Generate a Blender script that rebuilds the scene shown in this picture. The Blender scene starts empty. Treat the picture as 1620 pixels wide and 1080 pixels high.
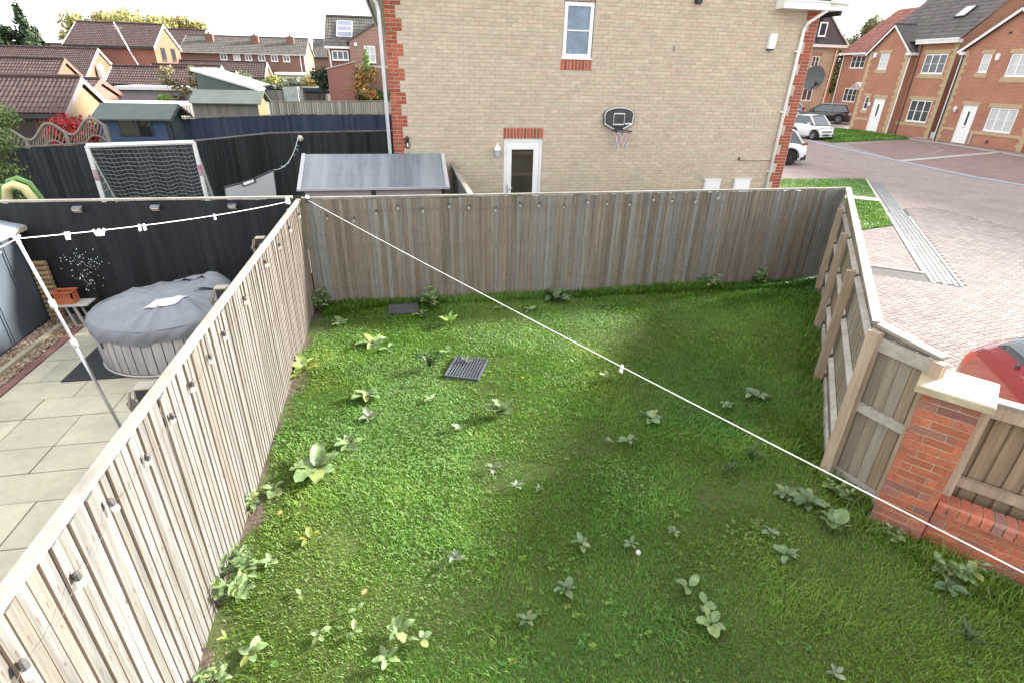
import bpy, math, random
import numpy as np
from mathutils import Vector, Matrix

random.seed(7); rng = np.random.default_rng(7)
S = bpy.context.scene
COL = S.collection
# ------------------------------------------------------------------ camera, sky, sun, exposure
cam = bpy.data.cameras.new('camera'); cam.lens = 18.896; cam.sensor_width = 36; cam.clip_start = .05; cam.clip_end = 3000
co = bpy.data.objects.new('camera', cam); COL.objects.link(co); S.camera = co
PITCH, ROLL, YAW = .4647, .025, -.2062
fw = Vector((math.sin(-YAW)*math.cos(PITCH), math.cos(YAW)*math.cos(PITCH), -math.sin(PITCH)))
r0 = Vector((math.cos(YAW), math.sin(YAW), 0)); u0 = r0.cross(fw)
rt = math.cos(ROLL)*r0 + math.sin(ROLL)*u0; up = rt.cross(fw)
co.matrix_world = Matrix(((rt.x, up.x, -fw.x, 0), (rt.y, up.y, -fw.y, 0), (rt.z, up.z, -fw.z, 3.75), (0, 0, 0, 1)))

SUNV = Vector((2.45, .60, 1.0)).normalized()
EL = math.asin(SUNV.z); AZ = math.atan2(SUNV.x, SUNV.y)
W = bpy.data.worlds.new('World'); S.world = W; W.use_nodes = True
nt = W.node_tree; N = nt.nodes; L = nt.links
bg = N['Background']; bg.inputs['Strength'].default_value = .10
sky = N.new('ShaderNodeTexSky'); sky.sky_type = 'NISHITA'; sky.sun_disc = False
sky.sun_elevation = EL; sky.sun_rotation = AZ; sky.air_density = 1.0; sky.dust_density = 2.0
tc = N.new('ShaderNodeTexCoord'); mp = N.new('ShaderNodeMapping'); mp.inputs['Scale'].default_value = (1, 1, 2.6)
nz = N.new('ShaderNodeTexNoise'); nz.inputs['Scale'].default_value = 2.2; nz.inputs['Detail'].default_value = 6
rmp = N.new('ShaderNodeValToRGB'); rmp.color_ramp.elements[0].position = .25; rmp.color_ramp.elements[0].color = (.72, .72, .72, 1)
rmp.color_ramp.elements[1].position = .6; rmp.color_ramp.elements[1].color = (.98, .98, .98, 1)
mx = N.new('ShaderNodeMixRGB'); mx.inputs[2].default_value = (5.0, 5.1, 5.25, 1)   # thin bright cloud over the blue
L.new(tc.outputs['Generated'], mp.inputs['Vector']); L.new(mp.outputs['Vector'], nz.inputs['Vector'])
L.new(nz.outputs['Fac'], rmp.inputs['Fac']); L.new(rmp.outputs['Color'], mx.inputs['Fac'])
L.new(sky.outputs['Color'], mx.inputs[1]); L.new(mx.outputs['Color'], bg.inputs['Color'])
sl = bpy.data.lights.new('sun', 'SUN'); sl.energy = 4.5; sl.angle = math.radians(5.5); sl.color = (1, .965, .90)
so = bpy.data.objects.new('sun', sl); COL.objects.link(so); so.rotation_euler = SUNV.to_track_quat('Z', 'Y').to_euler(); so.location = (30, 10, 30)
S.view_settings.view_transform = 'Standard'; S.view_settings.look = 'None'; S.view_settings.gamma = 1
S.view_settings.use_curve_mapping = False; S.view_settings.exposure = 2.25

# ------------------------------------------------------------------ materials
MATS = {}; TINTED = set()
def mat(name, c1, c2=None, scale=4, stretch=(1, 1, 1), rough=.85, spec=.3, bump=0, bscale=60, rnd=0, c3=None, f3=.0,
        tint=False, metal=0, transl=0, lo=.35, hi=.65, fine=0, coat=0, alpha=1, local=False, detail=5):
    """principled surface: two colours mixed by noise, optional third colour per object, fine relief"""
    if name in MATS: return MATS[name]
    m = bpy.data.materials.new(name); m.use_nodes = True; MATS[name] = m
    if tint: TINTED.add(name)
    nt = m.node_tree; N = nt.nodes; L = nt.links; b = N['Principled BSDF']
    b.inputs['Roughness'].default_value = rough; b.inputs['Specular IOR Level'].default_value = spec; b.inputs['Metallic'].default_value = metal
    if coat: b.inputs['Coat Weight'].default_value = coat; b.inputs['Coat Roughness'].default_value = .05
    geo = N.new('ShaderNodeTexCoord' if local else 'ShaderNodeNewGeometry'); src = geo.outputs['Object' if local else 'Position']
    mp = N.new('ShaderNodeMapping'); mp.inputs['Scale'].default_value = stretch; L.new(src, mp.inputs['Vector'])
    oi = N.new('ShaderNodeObjectInfo')
    def noise(s, d=detail):
        n = N.new('ShaderNodeTexNoise'); n.inputs['Scale'].default_value = s; n.inputs['Detail'].default_value = d
        L.new(mp.outputs['Vector'], n.inputs['Vector']); return n.outputs['Fac']
    def mix(f, a, bb, mode='MIX'):
        x = N.new('ShaderNodeMixRGB'); x.blend_type = mode
        for i, v in ((0, f), (1, a), (2, bb)):
            if hasattr(v, 'links'): L.new(v, x.inputs[i])
            elif i == 0: x.inputs[0].default_value = v
            else: x.inputs[i].default_value = (*v, 1)
        return x.outputs['Color']
    def remap(v, a, bb, c=0, d=1):
        x = N.new('ShaderNodeMapRange'); L.new(v, x.inputs['Value'])
        for k, q in zip(('From Min', 'From Max', 'To Min', 'To Max'), (a, bb, c, d)): x.inputs[k].default_value = q
        return x.outputs['Result']
    col = mix(remap(noise(scale), lo, hi), c1, c2 or tuple(v*.8 for v in c1))
    if c3:
        q = remap(oi.outputs['Random'], 1-f3-.15, 1-f3+.15) if f3 else remap(noise(scale*.35, 2), .5, .68)
        col = mix(q, col, c3)
    if rnd:
        x = N.new('ShaderNodeMath'); x.operation = 'MULTIPLY'; x.inputs[1].default_value = 7.31; L.new(oi.outputs['Random'], x.inputs[0])
        y = N.new('ShaderNodeMath'); y.operation = 'FRACT'; L.new(x.outputs[0], y.inputs[0])
        col = mix(1.0, col, remap(y.outputs[0], 0, 1, 1-rnd, 1+rnd), 'MULTIPLY')
    if tint:
        a = N.new('ShaderNodeVertexColor'); a.layer_name = 'tint'; col = mix(1.0, col, a.outputs['Color'], 'MULTIPLY')
    if fine: col = mix(1.0, col, remap(noise(bscale*.7, 3), .3, .7, 1-fine, 1+fine), 'MULTIPLY')
    L.new(col, b.inputs['Base Color'])
    if bump:
        bn = N.new('ShaderNodeBump'); bn.inputs['Strength'].default_value = bump; bn.inputs['Distance'].default_value = .01
        L.new(noise(bscale, 4), bn.inputs['Height']); L.new(bn.outputs['Normal'], b.inputs['Normal'])
    if transl:
        t = N.new('ShaderNodeBsdfTranslucent'); L.new(col, t.inputs['Color']); ms = N.new('ShaderNodeMixShader'); ms.inputs[0].default_value = transl
        L.new(b.outputs[0], ms.inputs[1]); L.new(t.outputs[0], ms.inputs[2]); L.new(ms.outputs[0], N['Material Output'].inputs['Surface'])
    if alpha < 1: b.inputs['Alpha'].default_value = alpha
    return m
def brickmat(name, c1, c2, mortar, bw=.225, bh=.075, ms=.01, axis='xz', bump=.5, rough=.9, c3=None):
    """far brickwork or tiling, coordinates in metres"""
    if name in MATS: return MATS[name]
    m = bpy.data.materials.new(name); m.use_nodes = True; MATS[name] = m
    nt = m.node_tree; N = nt.nodes; L = nt.links; b = N['Principled BSDF']; b.inputs['Roughness'].default_value = rough; b.inputs['Specular IOR Level'].default_value = .2
    geo = N.new('ShaderNodeTexCoord'); sp = N.new('ShaderNodeSeparateXYZ'); L.new(geo.outputs['Object'], sp.inputs[0])
    cb = N.new('ShaderNodeCombineXYZ')
    if axis == 'xy': L.new(sp.outputs[0], cb.inputs[0]); L.new(sp.outputs[1], cb.inputs[1])
    else:
        ad = N.new('ShaderNodeMath'); ad.operation = 'ADD'; L.new(sp.outputs[0], ad.inputs[0]); L.new(sp.outputs[1], ad.inputs[1])
        L.new(ad.outputs[0], cb.inputs[0]); L.new(sp.outputs[2], cb.inputs[1])
    t = N.new('ShaderNodeTexBrick'); L.new(cb.outputs[0], t.inputs['Vector'])
    t.inputs['Scale'].default_value = 1; t.inputs['Brick Width'].default_value = bw; t.inputs['Row Height'].default_value = bh
    t.inputs['Mortar Size'].default_value = ms; t.inputs['Mortar Smooth'].default_value = .1; t.inputs['Bias'].default_value = 0
    t.inputs['Color1'].default_value = (*c1, 1); t.inputs['Color2'].default_value = (*c2, 1); t.inputs['Mortar'].default_value = (*mortar, 1)
    n = N.new('ShaderNodeTexNoise'); n.inputs['Scale'].default_value = .9; n.inputs['Detail'].default_value = 6; L.new(geo.outputs['Object'], n.inputs['Vector'])
    mr = N.new('ShaderNodeMapRange'); mr.inputs['To Min'].default_value = .72; mr.inputs['To Max'].default_value = 1.25; L.new(n.outputs['Fac'], mr.inputs['Value'])
    x = N.new('ShaderNodeMixRGB'); x.blend_type = 'MULTIPLY'; x.inputs[0].default_value = 1; L.new(t.outputs['Color'], x.inputs[1]); L.new(mr.outputs[0], x.inputs[2])
    L.new(x.outputs[0], b.inputs['Base Color'])
    bn = N.new('ShaderNodeBump'); bn.invert = True; bn.inputs['Strength'].default_value = bump; bn.inputs['Distance'].default_value = .01
    L.new(t.outputs['Fac'], bn.inputs['Height']); L.new(bn.outputs['Normal'], b.inputs['Normal'])
    return m
def glassmat(name, c=(.03, .04, .05), rough=.03):
    return mat(name, c, c, rough=rough, spec=.9)

# ------------------------------------------------------------------ mesh helpers
class MB:
    def __init__(s): s.v = []; s.f = []; s.m = []; s.t = []
    def add(s, vs, fs, mi=0, tint=None):
        o = len(s.v); s.v.extend([tuple(p) for p in vs])
        for f in fs: s.f.append(tuple(i+o for i in f)); s.m.append(mi); s.t.append(tint)
        return s
    def box(s, x0, x1, y0, y1, z0, z1, mi=0, tint=None, skip=''):
        v = [(x0, y0, z0), (x1, y0, z0), (x1, y1, z0), (x0, y1, z0), (x0, y0, z1), (x1, y0, z1), (x1, y1, z1), (x0, y1, z1)]
        f = dict(b=(0, 3, 2, 1), t=(4, 5, 6, 7), f=(0, 1, 5, 4), r=(1, 2, 6, 5), k=(2, 3, 7, 6), l=(3, 0, 4, 7))
        return s.add(v, [q for k, q in f.items() if k not in skip], mi, tint)
    def obox(s, p, q, w, h, mi=0, upv=(0, 0, 1), tint=None):
        """bar from p to q, w wide across, h along upv"""
        p, q = Vector(p), Vector(q); d = (q-p).normalized(); a = d.cross(Vector(upv))
        if a.length < 1e-4: a = d.cross(Vector((1, 0, 0)))
        a.normalize(); b = a.cross(d).normalized(); a = a*w/2; b = b*h/2
        v = [p-a-b, p+a-b, p+a+b, p-a+b, q-a-b, q+a-b, q+a+b, q-a+b]
        return s.add(v, [(0, 1, 2, 3), (7, 6, 5, 4), (0, 4, 5, 1), (1, 5, 6, 2), (2, 6, 7, 3), (3, 7, 4, 0)], mi, tint)
    def tube(s, pts, r, n=6, mi=0, closed=False, cap=True):
        pts = [Vector(p) for p in pts]; rs = r if isinstance(r, (list, tuple)) else [r]*len(pts); rings = []
        for i, p in enumerate(pts):
            a = pts[i-1] if (i or closed) else p; b = pts[(i+1) % len(pts)] if (i < len(pts)-1 or closed) else p
            d = (b-a); d = d.normalized() if d.length > 1e-9 else Vector((0, 0, 1))
            e = d.cross(Vector((0, 0, 1)));
            if e.length < .05: e = d.cross(Vector((0, 1, 0)))
            e.normalize(); g = d.cross(e)
            rings.append([p + rs[i]*(math.cos(2*math.pi*k/n)*e + math.sin(2*math.pi*k/n)*g) for k in range(n)])
        o = []; fs = []
        for R in rings: o += R
        m = len(rings)
        for i in range(m if closed else m-1):
            j = (i+1) % m
            for k in range(n): fs.append((i*n+k, i*n+(k+1) % n, j*n+(k+1) % n, j*n+k))
        if cap and not closed: fs.append(tuple(range(n))[::-1]); fs.append(tuple((m-1)*n+k for k in range(n)))
        return s.add(o, fs, mi)
    def lathe(s, c, prof, n=16, mi=0, sx=1, sy=1):
        c = Vector(c); vs = []; fs = []
        for r, z in prof: vs += [c+Vector((sx*r*math.cos(2*math.pi*k/n), sy*r*math.sin(2*math.pi*k/n), z)) for k in range(n)]
        for i in range(len(prof)-1):
            for k in range(n): fs.append((i*n+k, i*n+(k+1) % n, (i+1)*n+(k+1) % n, (i+1)*n+k))
        fs.append(tuple(range(n))[::-1]); fs.append(tuple((len(prof)-1)*n+k for k in range(n)))
        return s.add(vs, fs, mi)
    def prism(s, poly, axis, a, b, mi=0, capmi=None):
        """poly of (u,v); axis 'x','y','z' the direction extruded from a to b"""
        def P(u, v, w): return {'x': (w, u, v), 'y': (u, w, v), 'z': (u, v, w)}[axis]
        n = len(poly); vs = [P(u, v, a) for u, v in poly] + [P(u, v, b) for u, v in poly]
        s.add(vs, [(i, (i+1) % n, n+(i+1) % n, n+i) for i in range(n)], mi)
        return s.add(vs, [tuple(range(n))[::-1], tuple(range(n, 2*n))], mi if capmi is None else capmi)
    def grid(s, fn, nu, nv, mi=0, wrap=False):
        vs = [fn(i/nu, j/nv) for j in range(nv+1) for i in range(nu+1)]
        return s.add(vs, [(j*(nu+1)+i, j*(nu+1)+i+1, (j+1)*(nu+1)+i+1, (j+1)*(nu+1)+i) for j in range(nv) for i in range(nu)], mi)
    def mesh(s, name, mats, smooth=False):
        me = bpy.data.meshes.new(name); me.from_pydata(s.v, [], s.f)
        for m in (mats if isinstance(mats, (list, tuple)) else [mats]): me.materials.append(m)
        me.polygons.foreach_set('material_index', s.m)
        if smooth: me.polygons.foreach_set('use_smooth', [True]*len(s.f))
        if any(m and m.name in TINTED for m in me.materials):
            ca = me.color_attributes.new('tint', 'FLOAT_COLOR', 'CORNER'); arr = []
            for f, t in zip(s.f, s.t):
                t = t if t is not None else (1, 1, 1); t = (t, t, t) if not isinstance(t, tuple) else t
                arr += [*t, 1]*len(f)
            ca.data.foreach_set('color', arr)
        me.update(); return me
    def build(s, name, mats, parent=None, smooth=False, **kw):
        return put(name, s.mesh(name, mats, smooth), parent, **kw)
def put(name, me, parent=None, loc=(0, 0, 0), rot=(0, 0, 0), sc=(1, 1, 1), **props):
    o = bpy.data.objects.new(name, me); COL.objects.link(o); o.parent = parent; o.location = loc; o.rotation_euler = rot; o.scale = sc
    for k, v in props.items(): o[k] = v
    return o
def thing(name, label, cat, loc=(0, 0, 0), rz=0, group=None):
    o = bpy.data.objects.new(name, None); COL.objects.link(o); o.location = loc; o.rotation_euler = (0, 0, rz); o.empty_display_size = .2
    o['label'] = label; o['category'] = cat
    if group: o['group'] = group
    return o
def tag(o, label, cat, group=None):
    o['label'] = label; o['category'] = cat
    if group: o['group'] = group
    return o
def copy_tree(o, parent=None):
    c = o.copy(); COL.objects.link(c); c.parent = parent
    for ch in list(o.children): copy_tree(ch, c)
    return c
def sheet(name, poly, z, m, **kw):
    b = MB(); b.add([(x, y, z) for x, y in poly], [tuple(range(len(poly)))]); return b.build(name, m, kind='structure', **kw)
def npmesh(name, V, F, m, tint=None, smooth=False):
    """V (n,3); F (k,4) quads or (k,3); tint per-vertex (n,3)"""
    me = bpy.data.meshes.new(name); k = F.shape[1]
    me.vertices.add(len(V)); me.vertices.foreach_set('co', V.astype(np.float32).ravel())
    me.loops.add(F.size); me.loops.foreach_set('vertex_index', F.astype(np.int32).ravel())
    me.polygons.add(len(F)); me.polygons.foreach_set('loop_start', np.arange(0, F.size, k, dtype=np.int32)); me.polygons.foreach_set('loop_total', np.full(len(F), k, np.int32))
    if smooth: me.polygons.foreach_set('use_smooth', np.ones(len(F), bool))
    if tint is not None:
        ca = me.color_attributes.new('tint', 'FLOAT_COLOR', 'POINT'); ca.data.foreach_set('color', np.c_[tint, np.ones(len(tint))].astype(np.float32).ravel())
    me.materials.append(m); me.update(calc_edges=True); me.validate(); return me
def vnoise(x, y, s, seed=0):
    """cheap smooth value noise on arrays, 0..1"""
    r = np.random.default_rng(seed); T = r.random((64, 64)); u, v = x*s, y*s; i, j = np.floor(u).astype(int), np.floor(v).astype(int)
    a, b = u-i, v-j; a = a*a*(3-2*a); b = b*b*(3-2*b); g = lambda p, q: T[p % 64, q % 64]
    return (g(i, j)*(1-a)+g(i+1, j)*a)*(1-b)+(g(i, j+1)*(1-a)+g(i+1, j+1)*a)*b
def leafcloud(name, blobs, n, size, m, parent=None, var=.35, flat=.6):
    """n leaf-sized quads spread through ellipsoid blobs [(c, (rx,ry,rz), weight)], denser to the outside"""
    w = np.array([b[2] for b in blobs], float); idx = rng.choice(len(blobs), n, p=w/w.sum())
    C = np.array([b[0] for b in blobs])[idx]; R = np.array([b[1] for b in blobs])[idx]
    d = rng.normal(size=(n, 3)); d /= np.linalg.norm(d, axis=1)[:, None]; rad = rng.random(n)**.45
    P = C + d*R*(rad*(1+.28*(vnoise(d[:, 0]*3+idx, d[:, 2]*3+d[:, 1]*2, 1.3, 3)-.5)*2))[:, None]
    a = rng.normal(size=(n, 3)); a /= np.linalg.norm(a, axis=1)[:, None]; nn = d + rng.normal(size=(n, 3))*flat
    b = np.cross(nn, a); b /= np.linalg.norm(b, axis=1)[:, None]; a = np.cross(b, nn); a /= np.linalg.norm(a, axis=1)[:, None]
    s = size*(.6+.8*rng.random(n))[:, None]
    V = np.stack([P-a*s, P+b*s*.45, P+a*s, P-b*s*.45], 1).reshape(-1, 3); F = np.arange(4*n).reshape(n, 4)
    t = (1+var*(rng.random(n)-.5)*2)*(.8+.4*vnoise(P[:, 0]+P[:, 2], P[:, 1]-P[:, 2], 1/(size*6), 5))
    hue = rng.normal(0, .08, n); T = np.repeat(np.stack([t*(1+hue), t, t*(1-hue)], 1), 4, 0)
    return put(name, npmesh(name, V, F, m, T), parent)

# palettes
WHITE = mat('white_plastic', (.80, .80, .79), (.74, .74, .73), rough=.35, spec=.5)
BLACKP = mat('black_plastic', (.02, .02, .022), (.03, .03, .032), rough=.45, spec=.5)
GLASS = glassmat('window_glass'); GLASSB = glassmat('window_glass_dark', (.012, .014, .016))
CURT = mat('net_curtain', (.55, .56, .56), (.42, .43, .44), scale=3, stretch=(6, 6, .3), rough=.2, spec=.7)
RED = mat('red_brick', (.38, .10, .055), (.30, .085, .05), scale=9, rough=.88, bump=.5, bscale=90, rnd=.22, tint=True, fine=.18)
BUFF = mat('buff_brick', (.515, .44, .33), (.45, .385, .285), scale=7, rough=.9, bump=.3, bscale=90, rnd=.06, tint=True, fine=.05)
MORT = mat('mortar', (.47, .415, .335), (.41, .36, .29), scale=5, rough=.95, bump=.4, bscale=120)
MORTR = mat('mortar_yellow', (.48, .38, .24), (.36, .29, .19), scale=5, rough=.95, bump=.4, bscale=120)
WSIL = mat('weathered_silver_wood', (.168, .166, .160), (.098, .092, .082), scale=12, stretch=(1, 1, .06), rough=.9, bump=.55, bscale=90, rnd=.14, c3=(.13, .112, .09), f3=.10, fine=.2, lo=.38, hi=.60, detail=9)
WEDGE = mat('unweathered_edge_wood', (.26, .195, .15), (.20, .15, .115), scale=8, stretch=(1, 1, .1), rough=.9)
WBRN = mat('weathered_brown_wood', (.225, .185, .145), (.155, .125, .096), scale=10, stretch=(1, 1, .06), rough=.9, bump=.5, bscale=90, rnd=.13, c3=(.20, .195, .18), f3=.3, fine=.16)
WCAP = mat('pale_cap_wood', (.26, .245, .215), (.19, .175, .15), scale=6, stretch=(.4, .4, .4), rough=.9, bump=.4, bscale=60, fine=.12)
WIN = mat('inner_fence_wood', (.33, .29, .235), (.24, .205, .16), scale=10, stretch=(1, 1, .06), rough=.9, bump=.5, bscale=90, rnd=.14, c3=(.28, .205, .13), f3=.3, fine=.15)
WPOST = mat('sawn_post_wood', (.40, .31, .225), (.30, .225, .16), scale=7, stretch=(1, 1, .08), rough=.9, bump=.4, bscale=70, rnd=.1, fine=.14)
WRAIL = mat('grey_rail_wood', (.44, .41, .36), (.34, .31, .26), scale=7, stretch=(.4, .4, .4), rough=.9, bump=.4, bscale=70, rnd=.1, fine=.14)
KNOT = mat('wood_knot', (.07, .045, .03), (.12, .075, .05), scale=40, rough=.8)
WBLK = mat('black_stained_wood', (.012, .013, .015), (.022, .023, .026), scale=9, stretch=(1, 1, .08), rough=.62, spec=.3, bump=.4, bscale=80, rnd=.25, fine=.2)
WDRK = mat('dark_stained_wood', (.026, .030, .034), (.042, .046, .05), scale=5, stretch=(1, 1, .1), rough=.75, bump=.3, bscale=60, rnd=.2, tint=True)
WBLU = mat('navy_stained_wood', (.030, .042, .075), (.045, .058, .095), scale=5, stretch=(1, 1, .1), rough=.75, bump=.3, bscale=60, tint=True)
WGRY = mat('old_grey_wood', (.22, .205, .185), (.15, .14, .125), scale=5, stretch=(1, 1, .08), rough=.9, bump=.3, bscale=60, tint=True)
# ------------------------------------------------------------------ ground and hard surfaces
GRNB = mat('rough_grass', (.075, .105, .03), (.055, .075, .028), scale=1.2, rough=.95, bump=.8, bscale=30, c3=(.11, .11, .05))
sheet('ground', [(-900, -300), (900, -300), (900, 1500), (-900, 1500)], -.06, mat('far_ground', (.10, .11, .06), (.16, .14, .10), scale=.08, rough=.95))
SOIL = mat('lawn_soil', (.055, .085, .018), (.06, .07, .022), scale=3.5, rough=1, bump=1, bscale=35)
LAWN = [(-1.62, .6), (5.6, .6), (4.84, 2.2), (4.35, 2.9), (4.40, 3.2), (4.28, 3.85), (8.38, 9.15), (-1.62, 9.15)]
b = MB(); nx, ny = 90, 80
xs = np.linspace(-1.64, 8.5, nx+1); ys = np.linspace(.5, 9.14, ny+1)
Z = lambda x, y: float(.02+.035*(vnoise(np.array([x]), np.array([y]), .9, 11)[0]-.5)+.02*(vnoise(np.array([x]), np.array([y]), 2.7, 12)[0]-.5))
b.grid(lambda u, v: (-1.64+u*(8.48-v*0), .5+v*8.64, 0), 2, 2)
b = MB(); b.v = [(x, y, Z(x, y)) for y in ys for x in xs]
b.f = [(j*(nx+1)+i, j*(nx+1)+i+1, (j+1)*(nx+1)+i+1, (j+1)*(nx+1)+i) for j in range(ny) for i in range(nx)
       if not (xs[i] > 4.35+(ys[j]-3.85)*.771+.12 and ys[j] > 3.0) and not (ys[j] < 3.0 and xs[i] > 4.45+(2.9-ys[j])*.82)]
b.m = [0]*len(b.f); b.t = [None]*len(b.f)
b.build('lawn', SOIL, smooth=True, kind='structure')
EARTH = mat('bare_earth', (.058, .043, .031), (.09, .068, .049), scale=9, rough=1, bump=1, bscale=45, fine=.3, c3=(.05, .038, .022))
b = MB(); b.grid(lambda u, v: (-1.60+u*(.20+.16*float(vnoise(np.array([v*8.]), np.array([.5]), .9, 2)[0])+.16*(v > .78)*(1-abs(v-.86)/.14)), 1.6+v*7.5, .020-.025*u*u+.015*float(vnoise(np.array([u*3.]), np.array([v*40.]), 1, 4)[0])), 6, 90)
b.build('soil_bed', EARTH, smooth=True, kind='structure')
b = MB()
for i in range(420):
    yc, ys = ((8.35, .4), (4.3, .25), (2.7, .25), (5.7, .2))[i % 4]; x, y = -1.58+abs(rng.normal(0, .10)), rng.normal(yc, ys); r = rng.uniform(.005, .013); y = min(y, 9.05); b.lathe((x, y, .015), [(r*.6, 0), (r, r*.5), (r*.5, r)], 5, 0, rng.uniform(.7, 1.3))
b.build('soil_crumbs', mat('crumb', (.11, .085, .06), (.17, .14, .105), scale=20, rough=1), kind='stuff')

# lawn grass: every blade a bent strip of two faces
def inpoly(x, y, poly):
    c = np.zeros(len(x), bool); n = len(poly)
    for i in range(n):
        x1, y1 = poly[i]; x2, y2 = poly[(i+1) % n]
        k = ((y1 > y) != (y2 > y)) & (x < (x2-x1)*(y-y1)/(y2-y1+1e-12)+x1); c ^= k
    return c
def blades(n, poly, ybias, hmin, hmax, wmul=1, lean=.6, keep=None, seed=1):
    r = np.random.default_rng(seed); P = np.array(poly); x = r.uniform(P[:, 0].min(), P[:, 0].max(), n*4)
    y = P[:, 1].min()+(P[:, 1].max()-P[:, 1].min())*r.random(n*4)**ybias
    k = inpoly(x, y, poly)
    if keep is not None: k &= keep(x, y, r)
    x, y = x[k][:n], y[k][:n]; n = len(x); dist = np.hypot(x, y)
    pn = vnoise(x, y, 1.1, 21); p2 = vnoise(x, y, 3.3, 22)
    h = (hmin+(hmax-hmin)*r.random(n))*(.55+.6*pn+.35*p2); wd = .0019*wmul*(.7+.6*r.random(n))*(1+dist*.13)
    th = r.uniform(0, 2*np.pi, n); ln = lean*(.3+r.random(n)); wind = vnoise(x, y, .8, 25)*6.28
    dx, dy = np.cos(th)+.7*np.cos(wind), np.sin(th)+.7*np.sin(wind); q = np.hypot(dx, dy)+1e-6; dx, dy = dx/q, dy/q
    px, py = -dy*wd, dx*wd; z = .01+.035*(vnoise(x, y, .9, 11)-.5)+.02*(vnoise(x, y, 2.7, 12)-.5)+.005
    b0 = np.stack([x-px, y-py, z], 1); b1 = np.stack([x+px, y+py, z], 1)
    mx_, my, mz = x+dx*h*ln*.35, y+dy*h*ln*.35, z+h*.62
    m0 = np.stack([mx_-px*.8, my-py*.8, mz], 1); m1 = np.stack([mx_+px*.8, my+py*.8, mz], 1)
    tx, ty, tz = x+dx*h*ln*1.05, y+dy*h*ln*1.05, z+h*(1-.30*ln)
    t0 = np.stack([tx-px*.2, ty-py*.2, tz], 1); t1 = np.stack([tx+px*.2, ty+py*.2, tz], 1)
    V = np.stack([b0, b1, m0, m1, t0, t1], 1).reshape(-1, 3); o = (np.arange(n)*6)[:, None]
    F = np.concatenate([o+np.array([0, 1, 3, 2]), o+np.array([2, 3, 5, 4])])
    lum = .80+.42*r.random(n)+.30*(pn-.5)+.24*(p2-.5); dry = np.clip((vnoise(x, y, .7, 31)-.62)*4, 0, 1)*.42+(r.random(n) < .05)*.8+np.clip((p2-.72)*3, 0, 1)*.3
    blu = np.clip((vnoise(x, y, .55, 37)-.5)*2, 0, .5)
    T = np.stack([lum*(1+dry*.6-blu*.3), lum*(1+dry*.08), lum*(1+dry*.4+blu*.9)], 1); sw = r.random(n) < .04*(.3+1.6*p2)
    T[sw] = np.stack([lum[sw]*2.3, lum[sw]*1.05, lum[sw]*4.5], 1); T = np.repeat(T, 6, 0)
    return V, F, T
GRASS = mat('grass_blade', (.116, .246, .022), (.09, .204, .018), scale=2, rough=.45, spec=.42, tint=True, transl=.35)
def lawnkeep(x, y, r):
    p = .03+.10*vnoise(y, y*0, 1.9, 2)+.32*np.exp(-((y-8.35)/.55)**2)+.20*np.exp(-((y-4.3)/.38)**2)+.22*np.exp(-((y-2.7)/.38)**2)+.12*np.exp(-((y-5.7)/.25)**2)
    k = (x+1.60) > p*(.4+1.0*r.random(len(x)))
    u, v = x-.73, y-6.52; a = math.radians(-22); uu, vv = u*math.cos(a)+v*math.sin(a), -u*math.sin(a)+v*math.cos(a)
    k &= ~((abs(uu) < .21) & (abs(vv) < .27)); k &= ~((abs(x+.10) < .25) & (abs(y-8.86) < .2))
    bare = vnoise(x, y, 1.4, 41); k &= ~((bare > .86) & (r.random(len(x)) < .6))
    return k
V1, F1, T1 = blades(430000, LAWN, 1.25, .018, .048, keep=lawnkeep)
edge = [(-1.4, 8.6), (-.3, 8.9), (8.2, 8.75), (8.4, 9.12), (-1.5, 9.12)]
V2, F2, T2 = blades(14000, edge, 1, .06, .15, 1.2, .7, seed=3)
edge2 = [(4.30, 3.85), (8.3, 9.1), (8.0, 9.0), (4.0, 4.0), (3.95, 2.95), (4.9, 1.2), (5.4, 1.2), (4.35, 2.85)]
V3, F3, T3 = blades(16000, edge2, 1, .05, .15, 1.3, .9, seed=4)
tuft = lambda x, y, r: (vnoise(x, y, 1.7, 51) > .68) & (x > -1.2)
V4, F4, T4 = blades(22000, LAWN, 1.3, .04, .085, 1.1, 1.1, keep=tuft, seed=5)
Vs, Fs, Ts, o = [], [], [], 0
for v, f, t in ((V1, F1, T1), (V2, F2, T2*.9), (V3, F3, T3*.85), (V4, F4, T4*1.05)):
    Vs.append(v); Fs.append(f+o); Ts.append(t); o += len(v)
put('lawn_grass', npmesh('lawn_grass', np.concatenate(Vs), np.concatenate(Fs), GRASS, np.concatenate(Ts)), kind='stuff')
# low clover between the blades: small three-part leaves
n = 9000; x = rng.uniform(-1.3, 4.6, n*3); y = rng.uniform(1.6, 8.8, n*3)
k = inpoly(x, y, LAWN) & ((vnoise(x, y, 1.0, 61)+.5*np.exp(-((x-.1)**2+(y-4.4)**2)/1.5)+.4*np.exp(-((x-3.3)**2+(y-7.8)**2)/.8)+.35*(rng.random(len(x))-.5)) > .90); x, y = x[k][:n], y[k][:n]; n = len(x)
qs, ts = [], []
for a3 in range(3):
    th = rng.uniform(0, 6.28, n) if a3 == 0 else th+2.09
    s = .0068*(.7+.7*rng.random(n))*(1+np.hypot(x, y)*.04); z0 = .05+.02*rng.random(n) if a3 == 0 else z0
    cx, cy = np.cos(th), np.sin(th); A = np.stack([x, y, z0], 1)
    qs.append(np.stack([A, A+np.stack([cx*s-cy*s*.7, cy*s+cx*s*.7, s*.25+0*x], 1), A+np.stack([cx*s*1.9, cy*s*1.9, s*.1+0*x], 1), A+np.stack([cx*s+cy*s*.7, cy*s-cx*s*.7, s*.25+0*x], 1)], 1).reshape(-1, 3))
    l = .8+.4*rng.random(n); ts.append(np.repeat(np.stack([l, l, l*1.05], 1), 4, 0))
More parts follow.
